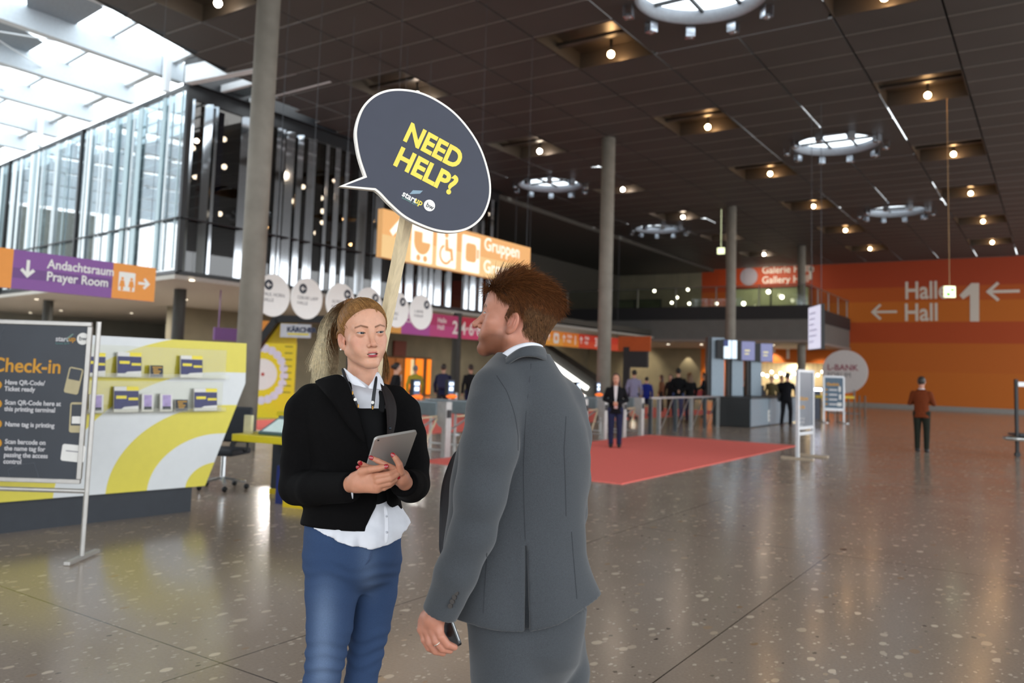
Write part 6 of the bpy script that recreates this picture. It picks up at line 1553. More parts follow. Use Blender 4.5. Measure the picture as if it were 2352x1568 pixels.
def ptext(s, px, py, qx, qy, size, m, bold, width=1.0, zz=.0018):
    a, b2 = np.array(pb(px, py)), np.array(pb(qx, qy)); ang = math.atan2(b2[1] - a[1], b2[0] - a[0])
    return text_obj('lettering', s, size, MB_ @ Matrix.Translation((a[0], a[1], zz)) @ Matrix.Rotation(ang, 4, 'Z'), m, pl, bold=bold, width=width, depth=.001)
ptext('NEED', 924, 320, 1032, 379, .094, m_pyel, .0034, .88); ptext('HELP?', 901, 376, 1026, 442, .094, m_pyel, .0034, .93)
ptext('start', 922, 449, 950, 465, .029, m_whitep, .0006, .95); ptext('up', 951, 464, 968, 473, .029, m_pyel, .0006, .95)
ptext('Summit 2019', 922, 455, 958, 474, .011, pm('placard_teal', '#6f9a94', rough=.5), 0)
a = pb(986, 472); MB().prism(circle(.0195, 28), .001, MB_ @ Matrix.Translation((a[0], a[1], .0014))).build('logo_disc', m_paper, pl)
ptext('bw', 977, 474, 995, 483, .022, m_anth, 0, 1.0, .003)
MB().prism([pb(948, 437), pb(971, 438), pb(964, 445), pb(940, 446)][::-1], .001, MB_ @ Matrix.Translation((0, 0, .0014))).build('logo_mark', pm('placard_blue', '#7d97a8', rough=.5), pl)
# wooden handle
m_wood = pm('pale_pine', '#d9c6a2', rough=.6, var=.10, scale=6, stretch=(14, 14, 1.2))
a = dep(938, 480, PD + .05); b2 = dep(858, 880, PD + .22); b2 = a + (b2 - a) * (a[2] / (a[2] - b2[2]))
Mi = MW[pl.name].inverted(); pa_, pb_ = Mi @ Vector(a), Mi @ Vector(b2)
o = MB().bar(pb_, pa_, .052, .024, 0, (1, -.5, 0)).build('handle', m_wood, pl); bevel(o, .002)

# ================================================================== the man in the grey suit
t = thing('person', 'man in grey suit seen from behind, red-brown hair, facing the blond woman', 'person')
G = Fig(t, 1190, 2.30); q = G.q; C = lambda L: ([q(*l[:3]) for l in L], [l[3] for l in L])
RG = Ry(math.radians(0)) @ Rz(math.radians(-100)) @ Rx(math.radians(-9))
HG = head_M(RG, 1.03, (7.9, .8, -1.4), q(1177, 741, -.075))
V, F = surface(lambda P: head_sdf(P, True), (-9.8, -13.5, -20), (9.8, 11.8, 12.5), .17, 1)
parts = [(tf(HG, V), F, head_color(V, True))]
H_f = [C([(1006, 1442, -.155, .0115), (1014, 1462, -.165, .0105), (1028, 1480, -.160, .0098), (1044, 1486, -.148, .0085)]),
       C([(995, 1448, -.150, .0118), (1002, 1472, -.160, .0108), (1016, 1489, -.155, .0100), (1034, 1493, -.143, .0086)]),
       C([(982, 1448, -.140, .0118), (988, 1475, -.150, .0108), (1000, 1494, -.145, .0100), (1018, 1499, -.134, .0086)]),
       C([(971, 1442, -.128, .0110), (975, 1468, -.136, .0100), (985, 1487, -.132, .0090), (1002, 1497, -.122, .0078)]),
       C([(972, 1425, -.105, .014), (968, 1445, -.085, .0118), (985, 1462, -.075, .0105), (1008, 1468, -.078, .0090)])]
H_p = [C([(1008, 1395, -.14, .030), (996, 1420, -.142, .029)])] + [C([(1000 - 7 * i, 1418, -.148 + .008 * i, .018), (1006 - 11.5 * i, 1444, -.152 + .008 * i, .0145)]) for i in range(4)]
def hand2():
    def f(P):
        d = s_chain(P, *H_p[0])
        for c in H_p[1:]: d = smin(d, s_chain(P, *c), .012)
        fg = None
        for c in H_f: e = s_chain(P, *c, k=.002); fg = e if fg is None else smin(fg, e, .0025)
        return smin(d, fg, .007)
    return surface(f, *bounds(H_f + H_p), .0019, 2)
V, F = hand2(); parts.append((V, F, skin_cols(V, '#b57c67')))
V, F = coarse_body(G, [C([(1195, 850, .0, .05), (1205, 960, .0, .09), (1195, 1150, .0, .09), (1205, 1400, .02, .09)]), C([(1137, 915, -.13, .05), (1103, 1141, -.17, .045), (1008, 1400, -.14, .028)]), C([(1300, 935, .05, .05), (1315, 1180, .03, .04), (1280, 1280, .12, .03)]),
    ([q(1172, 1470, -.01), np.array([q(1168, 1568)[0], -.02, .55]), np.array([q(1165, 1568)[0], -.01, .12])], [.07, .05, .035]), ([q(1262, 1470, .05), np.array([q(1288, 1568)[0], .08, .55]), np.array([q(1293, 1568)[0], .1, .12])], [.055, .05, .035])])
parts.append((V, F, skin_cols(V, '#b57c67')))
nV = 0; allV = []; allF = []; allC = []
for v, f, c in parts: allV.append(v); allF.append(f + nV); allC.append(c); nV += len(v)
raw_obj('body', np.concatenate(allV), np.concatenate(allF), m_skin, t, np.concatenate(allC))
HGm = Matrix(HG.tolist())
for x in (-3.15, 3.15): eyeball(t, HGm, x, (0, -1, 0), 1, pm('iris_blue', '#6a8090', rough=.1))
for c in H_f[:1]:
    p0, p1 = Vector(c[0][1]), Vector(c[0][2])
rp, rd = Vector(H_f[1][0][1]), Vector(H_f[1][0][2] - H_f[1][0][1]).normalized()
rp = rp + rd * .004; x = rd.orthogonal().normalized(); y = rd.cross(x)
b = MB(); b.tube([rp + (x * math.cos(a) + y * math.sin(a)) * .0112 for a in np.linspace(0, 2 * math.pi, 25)], .0013, 6, cap=False); part_label(b.build('ring', pm('silver_ring', '#d8d4c8', rough=.15, metal=1), t, smooth=True), 'silver ring on the left hand')
# hair
hb, hr, hl = np.array(lin('#3f2716')), np.array(lin('#7a4a26')), np.array(lin('#8d6f50'))
OC = np.array((0, .6, 3.4)); OR = np.array((7.7, 9.7, 8.0))
def mreg(P):   # hairline: high forehead, temple, around the ear, nape
    ax_ = np.abs(P[:, 0]); f = np.minimum(.42 * (P[:, 1] + 7.2 - .05 * ax_) + .9 * (P[:, 2] - 6.2) + np.maximum(0, 3 - ax_) * .25, 9)
    side = (P[:, 1] + 2.0 - .32 * np.maximum(0, P[:, 2] - 0)) ; g = np.where(P[:, 2] > 4.5, f, np.minimum(side, f + 4))
    ear = np.hypot((P[:, 1] - .9) / 2.4, (P[:, 2] + 1.6) / 3.4) - 1; g = np.where((ax_ > 5), np.minimum(g, ear * 3), g)
    return np.minimum(g, np.where(P[:, 1] > 1.0, P[:, 2] + 6.6 - np.maximum(0, 5.5 - P[:, 1]) * .75, P[:, 2] + 2.4))
def mth(P): return np.clip(mreg(P) / 2.2, 0, 1) * (.38 + 1.0 * np.clip((P[:, 2] - 3) / 8, 0, 1) + .55 * np.clip((P[:, 1] - 2) / 8, 0, 1))
def mcap(P): return smax(head_sdf(P, True) - .06 - mth(P), -mreg(P), .4)
V, F = surface(mcap, (-10, -12, -9.5), (10, 13.5, 14), .3, 2)
mh = raw_obj('hair', tf(HG, V), F, m_brown, t, np.tile(hb, (len(V), 1)))
paths, rad, cols = [], [], []
DD = rng.normal(0, 1, (22000, 3)); DD /= np.linalg.norm(DD, axis=1)[:, None]; PP = OC + DD * OR; NN = DD / OR; NN /= np.linalg.norm(NN, axis=1)[:, None]
PP[:, 2] -= 2.2 * np.clip((2 - PP[:, 2]) / 6, 0, 1)
for _ in range(6): PP -= NN * head_sdf(PP.astype(np.float32), True)[:, None] * .9
KEEP = mreg(PP) > .12
for d, p, n_ in zip(DD[KEEP], PP[KEEP], NN[KEEP]):
    top = np.clip((p[2] - 4.2) / 4.2, 0, 1)
    comb = np.array((.12, .9, -.5)) * top + np.array((0, .5, -.9)) * (1 - top); comb = comb - n_ * (comb @ n_); comb /= np.linalg.norm(comb) + 1e-6
    g = n_ * (.25 + .30 * top) + comb * 1.0 + rng.normal(0, .17, 3); g /= np.linalg.norm(g)
    Ln = (1.5 + 3.4 * top + .6 * max(0, p[1] / 10)) * rng.uniform(.7, 1.25)
    if top > .45 and p[1] < -2: g = n_ * .62 + comb * .55 + np.array((.1, .2, .25)) + rng.normal(0, .22, 3); g /= np.linalg.norm(g); Ln *= 1.1
    bend = comb * .45 - n_ * .30 + rng.normal(0, .12, 3); T = np.linspace(0, 1, 5)[:, None]; L = (p - n_ * .1)[None] + g[None] * Ln * T + bend[None] * Ln * T * T * .6
    cap_ = .10 + mth(p[None])[0] * (.75 + .5 * T[:, 0]) + .2 * T[:, 0]
    sd_ = head_sdf(L.astype(np.float32), True); L += n_[None] * np.maximum(0, cap_ - sd_)[:, None]
    k = rng.rand(); c = (hb * (1 - k) + hr * k) * rng.uniform(.7, 1.3)
    if top > .3: c = c * .5 + hr * rng.uniform(.4, 1.4) * .5
    if p[1] > 3 and p[2] < 5: c = c * .55 + hl * rng.uniform(.5, 1.0) * .45
    paths.append(tf(HG, L)); rad.append(.00060); cols.append(c)
strands_col('hair_strands', paths, rad, m_brown, mh, cols)
# suit
def wool(name, a, b_):
    m = bpy.data.materials.new(name); m.use_nodes = True; tt = m.node_tree; bs = tt.nodes['Principled BSDF']; L = tt.links.new; N = tt.nodes.new
    g = N('ShaderNodeTexCoord'); nz = N('ShaderNodeTexNoise'); nz.inputs['Scale'].default_value = 1900; nz.inputs['Detail'].default_value = 2; mp = N('ShaderNodeMapping'); mp.inputs['Scale'].default_value = (1, 1, .45)
    L(g.outputs['Object'], mp.inputs[0]); L(mp.outputs[0], nz.inputs['Vector']); r = N('ShaderNodeValToRGB'); r.color_ramp.elements[0].position = .3; r.color_ramp.elements[1].position = .7
    r.color_ramp.elements[0].color = (*lin(a), 1); r.color_ramp.elements[1].color = (*lin(b_), 1); L(nz.outputs[0], r.inputs[0]); L(r.outputs[0], bs.inputs['Base Color'])
    bs.inputs['Roughness'].default_value = .8; bs.inputs['Specular IOR Level'].default_value = .25; bs.inputs['Sheen Weight'].default_value = .25
    bp = N('ShaderNodeBump'); bp.inputs['Strength'].default_value = .12; bp.inputs['Distance'].default_value = .001; L(nz.outputs[0], bp.inputs['Height']); L(bp.outputs[0], bs.inputs['Normal']); return m
m_suit = wool('grey_wool', '#2b2e32', '#494d52')
rowsG = [(812, 1150, 1262, .0, .075), (835, 1122, 1276, .0, .10), (860, 1100, 1292, .0, .12), (890, 1088, 1312, .0, .135), (930, 1078, 1330, .0, .142), (980, 1068, 1346, .0, .142), (1040, 1046, 1355, .0, .138), (1110, 1032, 1353, .0, .132), (1190, 1024, 1343, .0, .128), (1260, 1018, 1346, .0, .132), (1330, 1018, 1366, .0, .142), (1385, 1024, 1384, .0, .148), (1450, 1026, 1392, .0, .150)]
stG = G.rows(rowsG)
aL = C([(1142, 908, -.105, .066), (1136, 940, -.122, .073), (1124, 1036, -.155, .074), (1104, 1141, -.172, .066), (1085, 1224, -.170, .057), (1048, 1317, -.16, .053), (1011, 1408, -.145, .048)])
aR = C([(1296, 925, .03, .060), (1306, 1000, .03, .062), (1306, 1100, .02, .058), (1300, 1175, .0, .055), (1270, 1250, .10, .05), (1230, 1300, .17, .045)])
cuff = q(1011, 1408, -.14); cn = cuff - q(1040, 1335, -.147); cn /= np.linalg.norm(cn)
hemw = G.poly([(900, 700), (1600, 700), (1600, 1378), (1384, 1383), (1345, 1398), (1280, 1424), (1212, 1441), (1140, 1436), (1075, 1428), (1000, 1420), (900, 1410)], -.1)
vent = G.poly([(1207, 1252), (1211, 1255), (1217, 1450), (1205, 1450)], -.14)
seam = [q(1222, 830, -.13), q(1208, 960, -.14), q(1203, 1080, -.135), q(1205, 1180, -.128), q(1208, 1255, -.13)]
def fG(P):
    d = s_stack(P, *stG, n=2.35)
    d = smin(d, s_cap(P, q(1180, 850, -.02), q(1140, 893, -.085), .06, .062), .04)
    low = np.clip((q(1200, 1150)[2] - P[:, 2]) / .25, 0, 1)
    d = d + low * .004 * np.sin(P[:, 0] * 38 + 1.2 + P[:, 2] * 6) + folds(P, .003, 12, .7, (1, .2, .9)) + folds(P, .004, 14, .35, (1, .2, .6))
    for (pts, rad), c_ in ((aR, None), (aL, cuff)):
        a = s_chain(P, pts, rad, .02) + (folds(P, .003, 21, .9, (.9, .2, .6)) + .6 * folds(P, .004, 22, .5, (.9, .3, .5)) * np.exp(-((P[:, 2] - q(1100, 1150)[2]) / .13) ** 2)) * np.clip((q(1100, 900)[2] - P[:, 2]) / .15, .3, 1)
        if c_ is not None: a = np.maximum(a, (P - c_.astype(np.float32)) @ cn.astype(np.float32))
        d = smin(d, a, np.interp(P[:, 2], [q(1100, 1040)[2], q(1100, 910)[2]], [.003, .035]).astype(np.float32))
    d = np.maximum(d, np.maximum(poly_sd(P[:, 0], P[:, 2], hemw), -10))
    d = np.maximum(d, -np.maximum(poly_sd(P[:, 0], P[:, 2], vent), P[:, 1] + .118))
    return d
V, F = surface(fG, (-.30, -.28, q(1200, 1452)[2]), (.30, .24, q(1200, 806)[2]), .0046, 2)
js = raw_obj('suit_jacket', V, F, m_suit, t)
def on_cloth(f, pts, n=14):
    P = np.array([q(x, y, -.2) for x, y in pts]); T = np.linspace(0, len(P) - 1, n); P = np.stack([np.interp(T, range(len(P)), P[:, i]) for i in range(3)], 1); P[:, 1] = -.34
    for _ in range(40): d = f(P.astype(np.float32)); P[:, 1] += np.clip(d, -.01, .01)
    return [tuple(p) for p in P]
m_seam = pm('suit_seam', '#303338', rough=.9)
for sp in ([(1222, 834), (1208, 960), (1203, 1080), (1205, 1180), (1208, 1252)], [(1140, 862), (1165, 900), (1182, 950), (1190, 1000), (1190, 1036)], [(1305, 960), (1300, 1040), (1304, 1120), (1306, 1200)], [(1320, 1240), (1326, 1320), (1332, 1398)], [(1118, 1270), (1114, 1330), (1108, 1425)]):
    MB().tube(on_cloth(fG, sp), .0012, 5).build('seam', m_seam, js)
sheet('jacket_collar', [q(1138, 846, -.02), q(1150, 834, -.07), q(1168, 819, -.098), q(1188, 803, -.112), q(1205, 796, -.115), q(1226, 793, -.105), q(1246, 797, -.065), q(1252, 803, -.01), q(1245, 806, .04)],
      [q(1128, 858, -.05), q(1145, 849, -.09), q(1163, 838, -.112), q(1183, 824, -.124), q(1200, 817, -.128), q(1234, 818, -.118), q(1257, 829, -.07), q(1264, 836, -.01), q(1256, 838, .05)], m_suit, js, .007)
sheet('shirt_collar', [q(1128, 840, .0), q(1146, 818, -.055), q(1168, 801, -.085), q(1190, 791, -.098), q(1208, 787, -.10), q(1226, 786, -.092), q(1244, 792, -.055), q(1248, 797, -.01), q(1240, 800, .04)],
      [q(1134, 852, -.03), q(1154, 838, -.075), q(1176, 822, -.102), q(1196, 810, -.112), q(1210, 806, -.113), q(1228, 805, -.104), q(1246, 808, -.065), q(1251, 812, -.01), q(1243, 815, .04)], m_shirt, t, .004)
m_btn = pm('cuff_button', '#241d19', rough=.35)
for i in range(4):
    c = q(1049 - 4.6 * i, 1361 + 10 * i, -.205); b = MB(); M = frame_mat(c, (.9, -.35, .1), (.2, 0, 1)); b.prism(circle(.0062, 16), .004, M); b.build('cuff_button', m_btn, js)
part_label(sheet('jacket_lining', [q(1046, 1032, .03), q(1030, 1068, .05), q(1014, 1112, .06), q(1011, 1170, .06), q(1010, 1230, .06), q(1009, 1275, .05)], [q(1060, 1036, -.0), q(1052, 1075, .0), q(1045, 1120, .0), q(1038, 1180, .0), q(1032, 1235, .0), q(1024, 1280, .0)], pm('lining_black', '#15151a', rough=.6), js, .004), 'black open jacket front edge')
# trousers and shoes
hipG = G.rows([(1385, 1062, 1348, .01, .125), (1430, 1072, 1346, .01, .128), (1475, 1078, 1338, .01, .128), (1510, 1082, 1332, .015, .118), (1550, 1110, 1308, .02, .09), (1590, 1160, 1270, .02, .04)])
l1 = ([q(1172, 1480, -.02), q(1170, 1540, -.03), np.array([q(1168, 1568)[0], -.03, .55]), np.array([q(1165, 1568)[0], -.01, .09])], [.108, .102, .075, .058])
l2 = ([q(1275, 1480, .06), q(1288, 1540, .075), np.array([q(1290, 1568)[0], .08, .55]), np.array([q(1293, 1568)[0], .10, .09])], [.088, .078, .068, .056])
def fT(P):
    d = smin(s_stack(P, *hipG, n=2.3), smin(s_chain(P, *l1, k=.02), s_chain(P, *l2, k=.02), .006), .018); return d + folds(P, .0028, 31, .8, (.4, .2, 1))
V, F = surface(fT, (-.3, -.25, .06), (.3, .3, q(1200, 1380)[2]), .007, 2)
raw_obj('trousers', V, F, m_suit, t)
for x, v in ((l1[0][-1][0], -.01), (l2[0][-1][0], .10)):
    V, F = surface(lambda P: np.maximum(smin(s_cap(P, (x, v, .07), (x, v, .05), .05, .05), s_cap(P, (x, v, .035), (x - .13, v + .12, .03), .048, .04), .03), -P[:, 2]), (x - .25, v - .1, -.01), (x + .1, v + .25, .16), .008, 1); raw_obj('shoe', V, F, m_shoe, t)
# phone
ph = thing('phone', 'black smartphone held in the suited man\'s lowered left hand', 'phone', MW[t.name].translation, rz_)
a, b2 = Vector(q(1026, 1402, -.122)), Vector(q(1056, 1484, -.128)); M = frame_mat((a + b2) / 2, (b2 - a), Vector((-.60, .72, .2)))
L = (b2 - a).length
o = MB().prism(rrect(L, .066, .009, 5), .0085, M @ Matrix.Translation((0, .033, 0))).build('body', pm('phone_black', '#0b0b0d', rough=.25), ph); bevel(o, .002, 2)
MB().box((-L * .40, -.0006, .0035), (L * .36, .001, .005), 0, M).build('metal_edge', m_steel, ph)
# ================================================================== people farther away
def walker(label, foot, h, face, cols, kind='trousers', arms='down', hair='short', depth=None, extra=None, vox=.014, lean=0.0, stride=0.0):
    """a standing or walking figure; face = heading in degrees (0 = towards +Y), foot = picture position of the feet"""
    p = floor_at(*foot) if depth is None else dep(foot[0], 900, depth) * np.array([1, 1, 0])
    pz = .012 if (-8.97 < p[0] < -5.2 and 10.77 < p[1] < 20.25) else .004 if (-18.5 < p[0] < -12.6 and 13 < p[1] < 38) else 0
    t = thing('person', label, 'person', (p[0], p[1], pz), rz=math.radians(face))
    s = h / 1.75; k = lambda *a: tuple(v * s for v in a)
    skin, hairc, top, bot, shoe = cols
    sw = stride
    hipz = .90 * s; sh = 1.43 * s; ly = lean
    # local: +y is the way the figure faces, x to its right
    A = {'down': [(.185, -.01, 1.375), (.255, -.02, 1.12), (.25, .06, .86)], 'front': [(.185, -.01, 1.375), (.27, -.03, 1.13), (.06, .20, 1.06)], 'phone': [(.185, -.01, 1.375), (.26, .02, 1.13), (.07, .28, 1.22)], 'reach': [(.185, -.01, 1.375), (.26, .14, 1.16), (.16, .42, 1.04)], 'behind': [(.185, -.01, 1.375), (.28, -.06, 1.12), (.05, -.17, 1.02)], 'swing': [(.185, -.01, 1.375), (.25, -.08, 1.13), (.24, .06, .9)]}[arms]
    def arm(sgn, r0=.046, r1=.036, upto=3):
        pts = [np.array((sgn * a[0], a[1] + ly * max(0, (a[2] - .9) / .85), a[2])) * s for a in A]; return pts, [r0 * s, r0 * s * .92, r1 * s]
    L1 = [np.array(v) * s for v in ((.09, 0, .90), (.10, .02 + sw, .50), (.10, sw * 1.2 - .02, .09))]; L2 = [np.array(v) * s for v in ((-.09, 0, .90), (-.10, .02 - sw * .6, .50), (-.10, -sw * 1.5 - .02, .09))]
    hc = np.array((0, .02 + ly, 1.635)) * s; nk = np.array((0, 0 + ly * .8, 1.46)) * s; ch = np.array((0, .0 + ly * .6, 1.25)) * s
    lo, hi = np.array((-.36, -.45, -.02)) * s, np.array((.36, .55, 1.82)) * s
    def head(P):
        d = s_ell(P, hc + np.array((0, 0, .02)) * s, k(.075, .095, .115)); d = smin(d, s_ell(P, hc + np.array((0, .03, -.06)) * s, k(.055, .06, .07)), .03)
        d = smin(d, s_cap(P, hc + np.array((0, .09, .0)) * s, hc + np.array((0, .115, -.03)) * s, .010 * s, .015 * s), .01)
        for x in (-.078, .078): d = smin(d, s_ell(P, hc + np.array((x, 0, -.01)) * s, k(.012, .02, .032)), .01)
        return smin(d, s_cap(P, hc - np.array((0, .02, .06)) * s, nk - np.array((0, 0, .08)) * s, .052 * s, .06 * s), .02)
    def body(P):
        d = head(P)
        d = smin(d, s_stack(P, [v * s for v in (.85, 1.0, 1.15, 1.35, 1.45)], [0] * 5, [0, 0, ly * .3, ly * .6, ly * .8], [v * s for v in (.14, .12, .125, .15, .08)], [v * s for v in (.085, .08, .085, .09, .06)]), .03)
        for sg in (1, -1):
            pts, r = arm(sg, .036, .026); d = smin(d, s_chain(P, pts, r), .02)
            e = pts[-1]; dr = e - pts[-2]; dr /= np.linalg.norm(dr); d = smin(d, s_ell(P, e + dr * .055 * s, k(.03, .05, .055) if arms != 'down' else k(.025, .04, .07)), .012)
        for L in (L1, L2): d = smin(d, s_chain(P, L, k(.06, .045, .032)), .02)
        return d
    V, F = surface(body, lo, hi, vox * s * .8, 1); sk = np.tile(np.array(lin(skin)), (len(V), 1))
    eye = np.minimum.reduce([np.linalg.norm(V - (hc + np.array((x, .088, .005)) * s), axis=1) for x in (-.032, .032)]) < .012 * s; sk[eye] = lin('#2a2020')
    mouth = np.linalg.norm((V - (hc + np.array((0, .09, -.075)) * s)) / np.array((2.2, 2, .8)), axis=1) < .013 * s; sk[mouth] = lin('#a05850')
    raw_obj('body', V, F, m_skin, t, sk)
    def hairf(P):
        d = s_ell(P, hc + np.array((0, -.008, .035)) * s, k(.088, .107, .112)); face_ = P[:, 1] - (hc[1] + .045 * s) + (P[:, 2] - hc[2] - .06 * s) * -.55
        d = np.maximum(d, np.where(P[:, 2] < hc[2] + .105 * s, face_, -1)); d = np.maximum(d, hc[2] - .06 * s - P[:, 2])
        if hair == 'long': d = smin(d, s_stack(P, [hc[2] - .36 * s, hc[2] - .2 * s, hc[2] + .04 * s], [0] * 3, [hc[1] - .07 * s, hc[1] - .06 * s, hc[1] - .03 * s], k(.105, .122, .098), k(.045, .06, .08)), .03); d = np.maximum(d, np.where(P[:, 2] < hc[2] + .09 * s, P[:, 1] - hc[1] - .055 * s, -1))
        if hair == 'bun': d = smin(d, s_sph(P, hc + np.array((0, -.12, .03)) * s, .05 * s), .02)
        if hair == 'tail': d = smin(d, s_chain(P, [hc + np.array((0, -.1, .04)) * s, hc + np.array((0, -.14, -.08)) * s, hc + np.array((0, -.12, -.26)) * s], k(.035, .04, .02)), .02)
        return d
    V, F = surface(hairf, hc - np.array((.13, .22, .42)) * s, hc + np.array((.13, .15, .2)) * s, vox * s * .8, 1)
    raw_obj('hair', V, F, pm('hair_' + hairc[1:], hairc, rough=.5, var=.25, scale=60, stretch=(4, 4, .5)), t)
    jl = .80 if kind != 'dress' else .6
    def topf(P):
        d = s_stack(P, [v * s for v in (jl, .95, 1.10, 1.28, 1.40, 1.47)], [0] * 6, [0, 0, ly * .2, ly * .5, ly * .7, ly * .8], [v * s for v in (.185, .165, .16, .185, .17, .085)], [v * s for v in (.130, .122, .118, .125, .105, .07)], n=2.3)
        for sg in (1, -1): pts, r = arm(sg, .058, .046); d = smin(d, s_chain(P, pts, r), .035)
        d = d + folds(P, .004 * s, 7, .8)
        return d
    V, F = surface(topf, lo, hi, vox * s, 1); tp = raw_obj('jacket', V, F, pm('cloth_' + top[1:], top, rough=.85, var=.12, scale=30, spec=.2), t)
    def botf(P):
        if kind == 'shorts': d = smin(s_cap(P, L1[0], L1[1] + np.array((0, 0, .02)), .10 * s, .085 * s), s_cap(P, L2[0], L2[1] + np.array((0, 0, .02)), .10 * s, .085 * s), .02); d = np.maximum(d, .52 * s - P[:, 2])
        else: d = smin(s_chain(P, L1, k(.105, .072, .058)), s_chain(P, L2, k(.105, .072, .058)), .008)
        d = smin(d, s_ell(P, np.array((0, -.01, .90)) * s, k(.150, .098, .11)), .03); return d + folds(P, .003 * s, 8)
    V, F = surface(botf, lo, hi, vox * s, 1); raw_obj('trousers' if kind != 'shorts' else 'shorts', V, F, pm('cloth_' + bot[1:], bot, rough=.85, var=.1, scale=30, spec=.2), t)
    for L in (L1, L2):
        a = L[2]; V, F = surface(lambda P: np.maximum(smin(s_cap(P, (a[0], a[1], .09 * s), (a[0], a[1], .05), .05 * s, .048 * s), s_cap(P, (a[0], a[1], .035), (a[0], a[1] + .15 * s, .03), .046 * s, .038 * s), .03), -P[:, 2]), a - np.array((.1, .12, .13)), a + np.array((.1, .28, .12)), vox * s * .8, 1)
        raw_obj('shoe', V, F, pm('shoe_' + shoe[1:], shoe, rough=.5), t)
    if extra: extra(t, s, tp, hc)
    return t
BLK, DKJ = '#121216', '#1b1b20'
def shirt_v(c='#e4e0e0'):
    def f(t, s, tp, hc):
        MB().prism([(-.045 * s, 1.47 * s), (.045 * s, 1.47 * s), (.03 * s, 1.2 * s), (.0, 1.02 * s), (-.03 * s, 1.2 * s)], .012, frame_mat((0, .118 * s, 0), (-1, 0, 0), UPZ)).build('shirt_front', pm('shirt_' + c[1:], c, rough=.8), t)
    return f
def carpet_lady(t, s, tp, hc):
    shirt_v()(t, s, tp, hc); MB().box((-.05 * s, .20 * s, .93 * s), (.03 * s, .215 * s, 1.03 * s)).build('name_badge', pm('badge_pink', '#c8a4a0', rough=.6), t)
heading = lambda deg_from_cam: math.degrees(rz_) + deg_from_cam      # 0 = away from the camera, 180 = towards it
walker('small woman in black blazer with hands folded, standing on the red carpet', (1412, 1028), 1.56, heading(172), ('#d09a80', '#3a2018', BLK, '#262b48', BLK), arms='front', hair='long', vox=.011, extra=carpet_lady)
def collar(t, s, tp, hc): MB().tube([(.065 * s * math.cos(a), .0 + .06 * s * math.sin(a), 1.475 * s) for a in np.linspace(0, 2 * math.pi, 17)], .014 * s, 6).build('white_collar', m_shirt, t)
walker('man in rust-brown jacket and dark trousers standing alone on the right, looking down', (2118, 1037), 1.72, heading(-38), ('#c08a74', '#2b2320', '#6e3216', '#23261f', '#1b1b1f'), arms='phone', vox=.011, extra=collar)
def bag(t, s, tp, hc): MB().sphere((-.23 * s, -.02, .95 * s), (.07, .14, .17), 8).build('shoulder_bag', pm('bag_black', '#17171b', rough=.6), t, smooth=True)
walker('tall man in black jacket and black trousers leaning at the ticket counter', (1806, 978), 1.80, heading(-38), ('#b98672', '#14110f', '#15151a', '#17171b', '#3a2018'), arms='reach', lean=.10, stride=.10, extra=bag)
walker('dark-haired woman in grey scarf bending over the ticket counter', None or (1752, 972), 1.62, heading(40), ('#c79880', '#1c1512', '#3a3a40', '#22222a', BLK), arms='reach', lean=.22, depth=33.5)
walker('person in olive top half hidden behind the ticket counter queue', (1772, 970), 1.70, heading(150), ('#c79880', '#1c1512', '#5a5238', '#22222a', BLK), depth=35.5)
walker('seated-looking clerk in dark clothes behind the ticket counter', (1712, 980), 1.50, heading(100), ('#c79880', '#15110f', '#17171c', '#17171c', BLK), depth=33.5, arms='front')
walker('person in black with dark hair behind the man at the ticket counter', (1795, 968), 1.74, heading(200), ('#c09078', '#15110f', '#18181c', '#22222a', BLK), depth=37)
walker('woman in black jacket and white top walking behind the turnstiles, dark hair', (908, 990), 1.66, heading(-70), ('#d2a088', '#1d1512', BLK, '#17171c', BLK), hair='bun', arms='swing', depth=19.5, extra=shirt_v())
walker('person in yellow jacket and grey cap walking away behind the turnstiles', (952, 951), 1.64, heading(10), ('#c79880', '#6d7076', '#a49a3a', '#4a2020', BLK), arms='down', depth=26)
def pack(c):
    def f(t, s, tp, hc): o = MB().box((-.17 * s, -.30 * s, 1.0 * s), (.17 * s, -.11 * s, 1.46 * s)).build('backpack', pm('pack_' + c[1:], c, rough=.8), t); bevel(o, .05, 3)
    return f
walker('man with navy backpack walking away between the two talking people', (1017, 960), 1.70, heading(0), ('#b98a74', '#2b201a', '#1a1f3c', '#2a2a30', BLK), arms='swing', stride=.08, depth=25, extra=pack('#1b2142'))
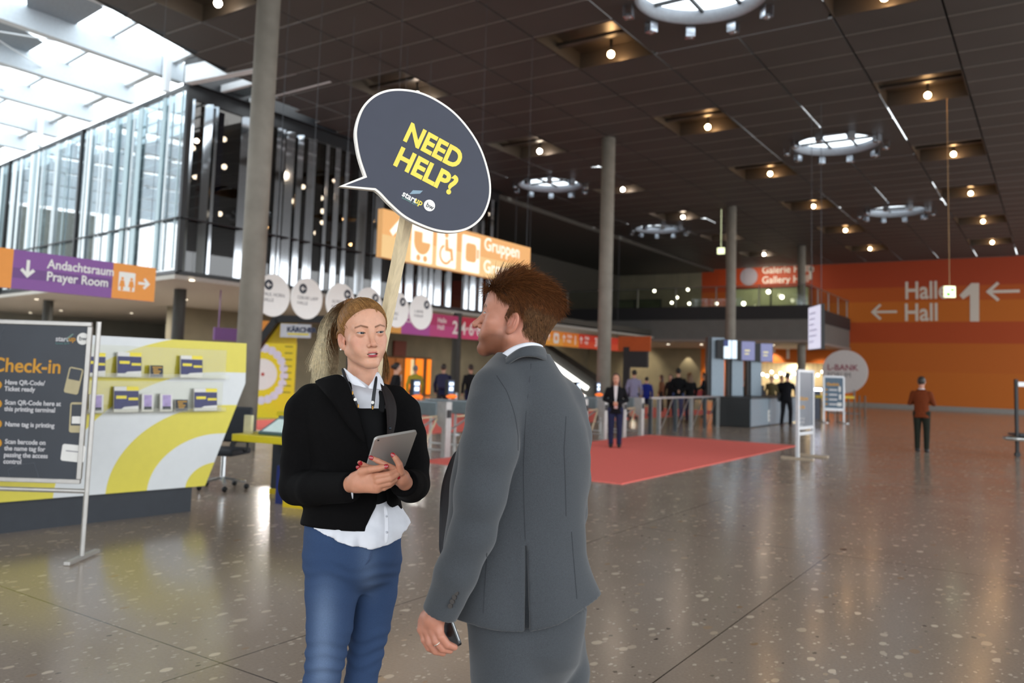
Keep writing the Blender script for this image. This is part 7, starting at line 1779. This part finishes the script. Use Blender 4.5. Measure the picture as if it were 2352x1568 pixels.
walker('person in dark clothes with a camera strap just left of the man\'s shoulder', (1080, 960), 1.72, heading(20), ('#b98a74', '#2b201a', '#17181a', '#1d2440', BLK), depth=26)
walker('man in lavender shirt and dark shorts walking away past the turnstiles', (1455, 964), 1.74, heading(-12), ('#c79880', '#1d1713', '#8f8aa6', '#2a2d48', '#4a3a34'), kind='shorts', arms='swing', stride=.06)
walker('boy in bright blue T-shirt and dark shorts behind the glass fence', (1484, 956), 1.50, heading(-15), ('#cf9f88', '#1d1713', '#23338e', '#1f2440', '#33333a'), kind='shorts', arms='down')
walker('woman in brown patterned dress with long hair far behind the glass fence', (1519, 945), 1.60, heading(60), ('#cf9f88', '#4a3020', '#6a4630', '#1c1c20', BLK), hair='long', arms='down')
walker('woman with long dark hair in black coat behind the glass fence', (1540, 955), 1.62, heading(150), ('#cf9f88', '#3a2018', '#1a1416', '#1c1c20', BLK), hair='long')
walker('tall man in black jumper and blue jeans with hands behind his back', (1557, 969), 1.84, heading(-8), ('#c79880', '#0f0d0c', '#101013', '#39466e', BLK), arms='behind')
walker('woman with long blond hair in black top beyond the glass fence', (1583, 969), 1.70, heading(15), ('#cf9f88', '#6b4a2c', '#121214', '#2c3350', BLK), hair='long')
walker('man in dark suit and white shirt at the small table left of the kiosk', (1618, 958), 1.74, heading(75), ('#b5866e', '#15110f', '#14181f', '#14181f', BLK), arms='reach', extra=shirt_v())
for i, (px, lab) in enumerate(((1603, 'red box on the small table, left one'), (1628, 'red box on the small table, right one'))):
    p = dep(px, 897, 29.5); o = MB().box((-.13, -.12, -.13), (.13, .12, .13)).build('box', pm('box_red', '#a51f1f', rough=.5)); bevel(o, .01); p[2] = .97; o.location = p; o.rotation_euler = (0, 0, rz_); tag(o, lab, 'box')
p = dep(1615, 900, 29.5); o = MB().box((-.5, -.3, .78), (.5, .3, .84)).box((-.45, -.25, 0), (-.39, .25, .78)).box((.39, -.25, 0), (.45, .25, .78)).build('table', m_kd); o.location = (p[0], p[1], 0); o.rotation_euler = (0, 0, rz_); tag(o, 'small dark table with red boxes left of the kiosk', 'table')
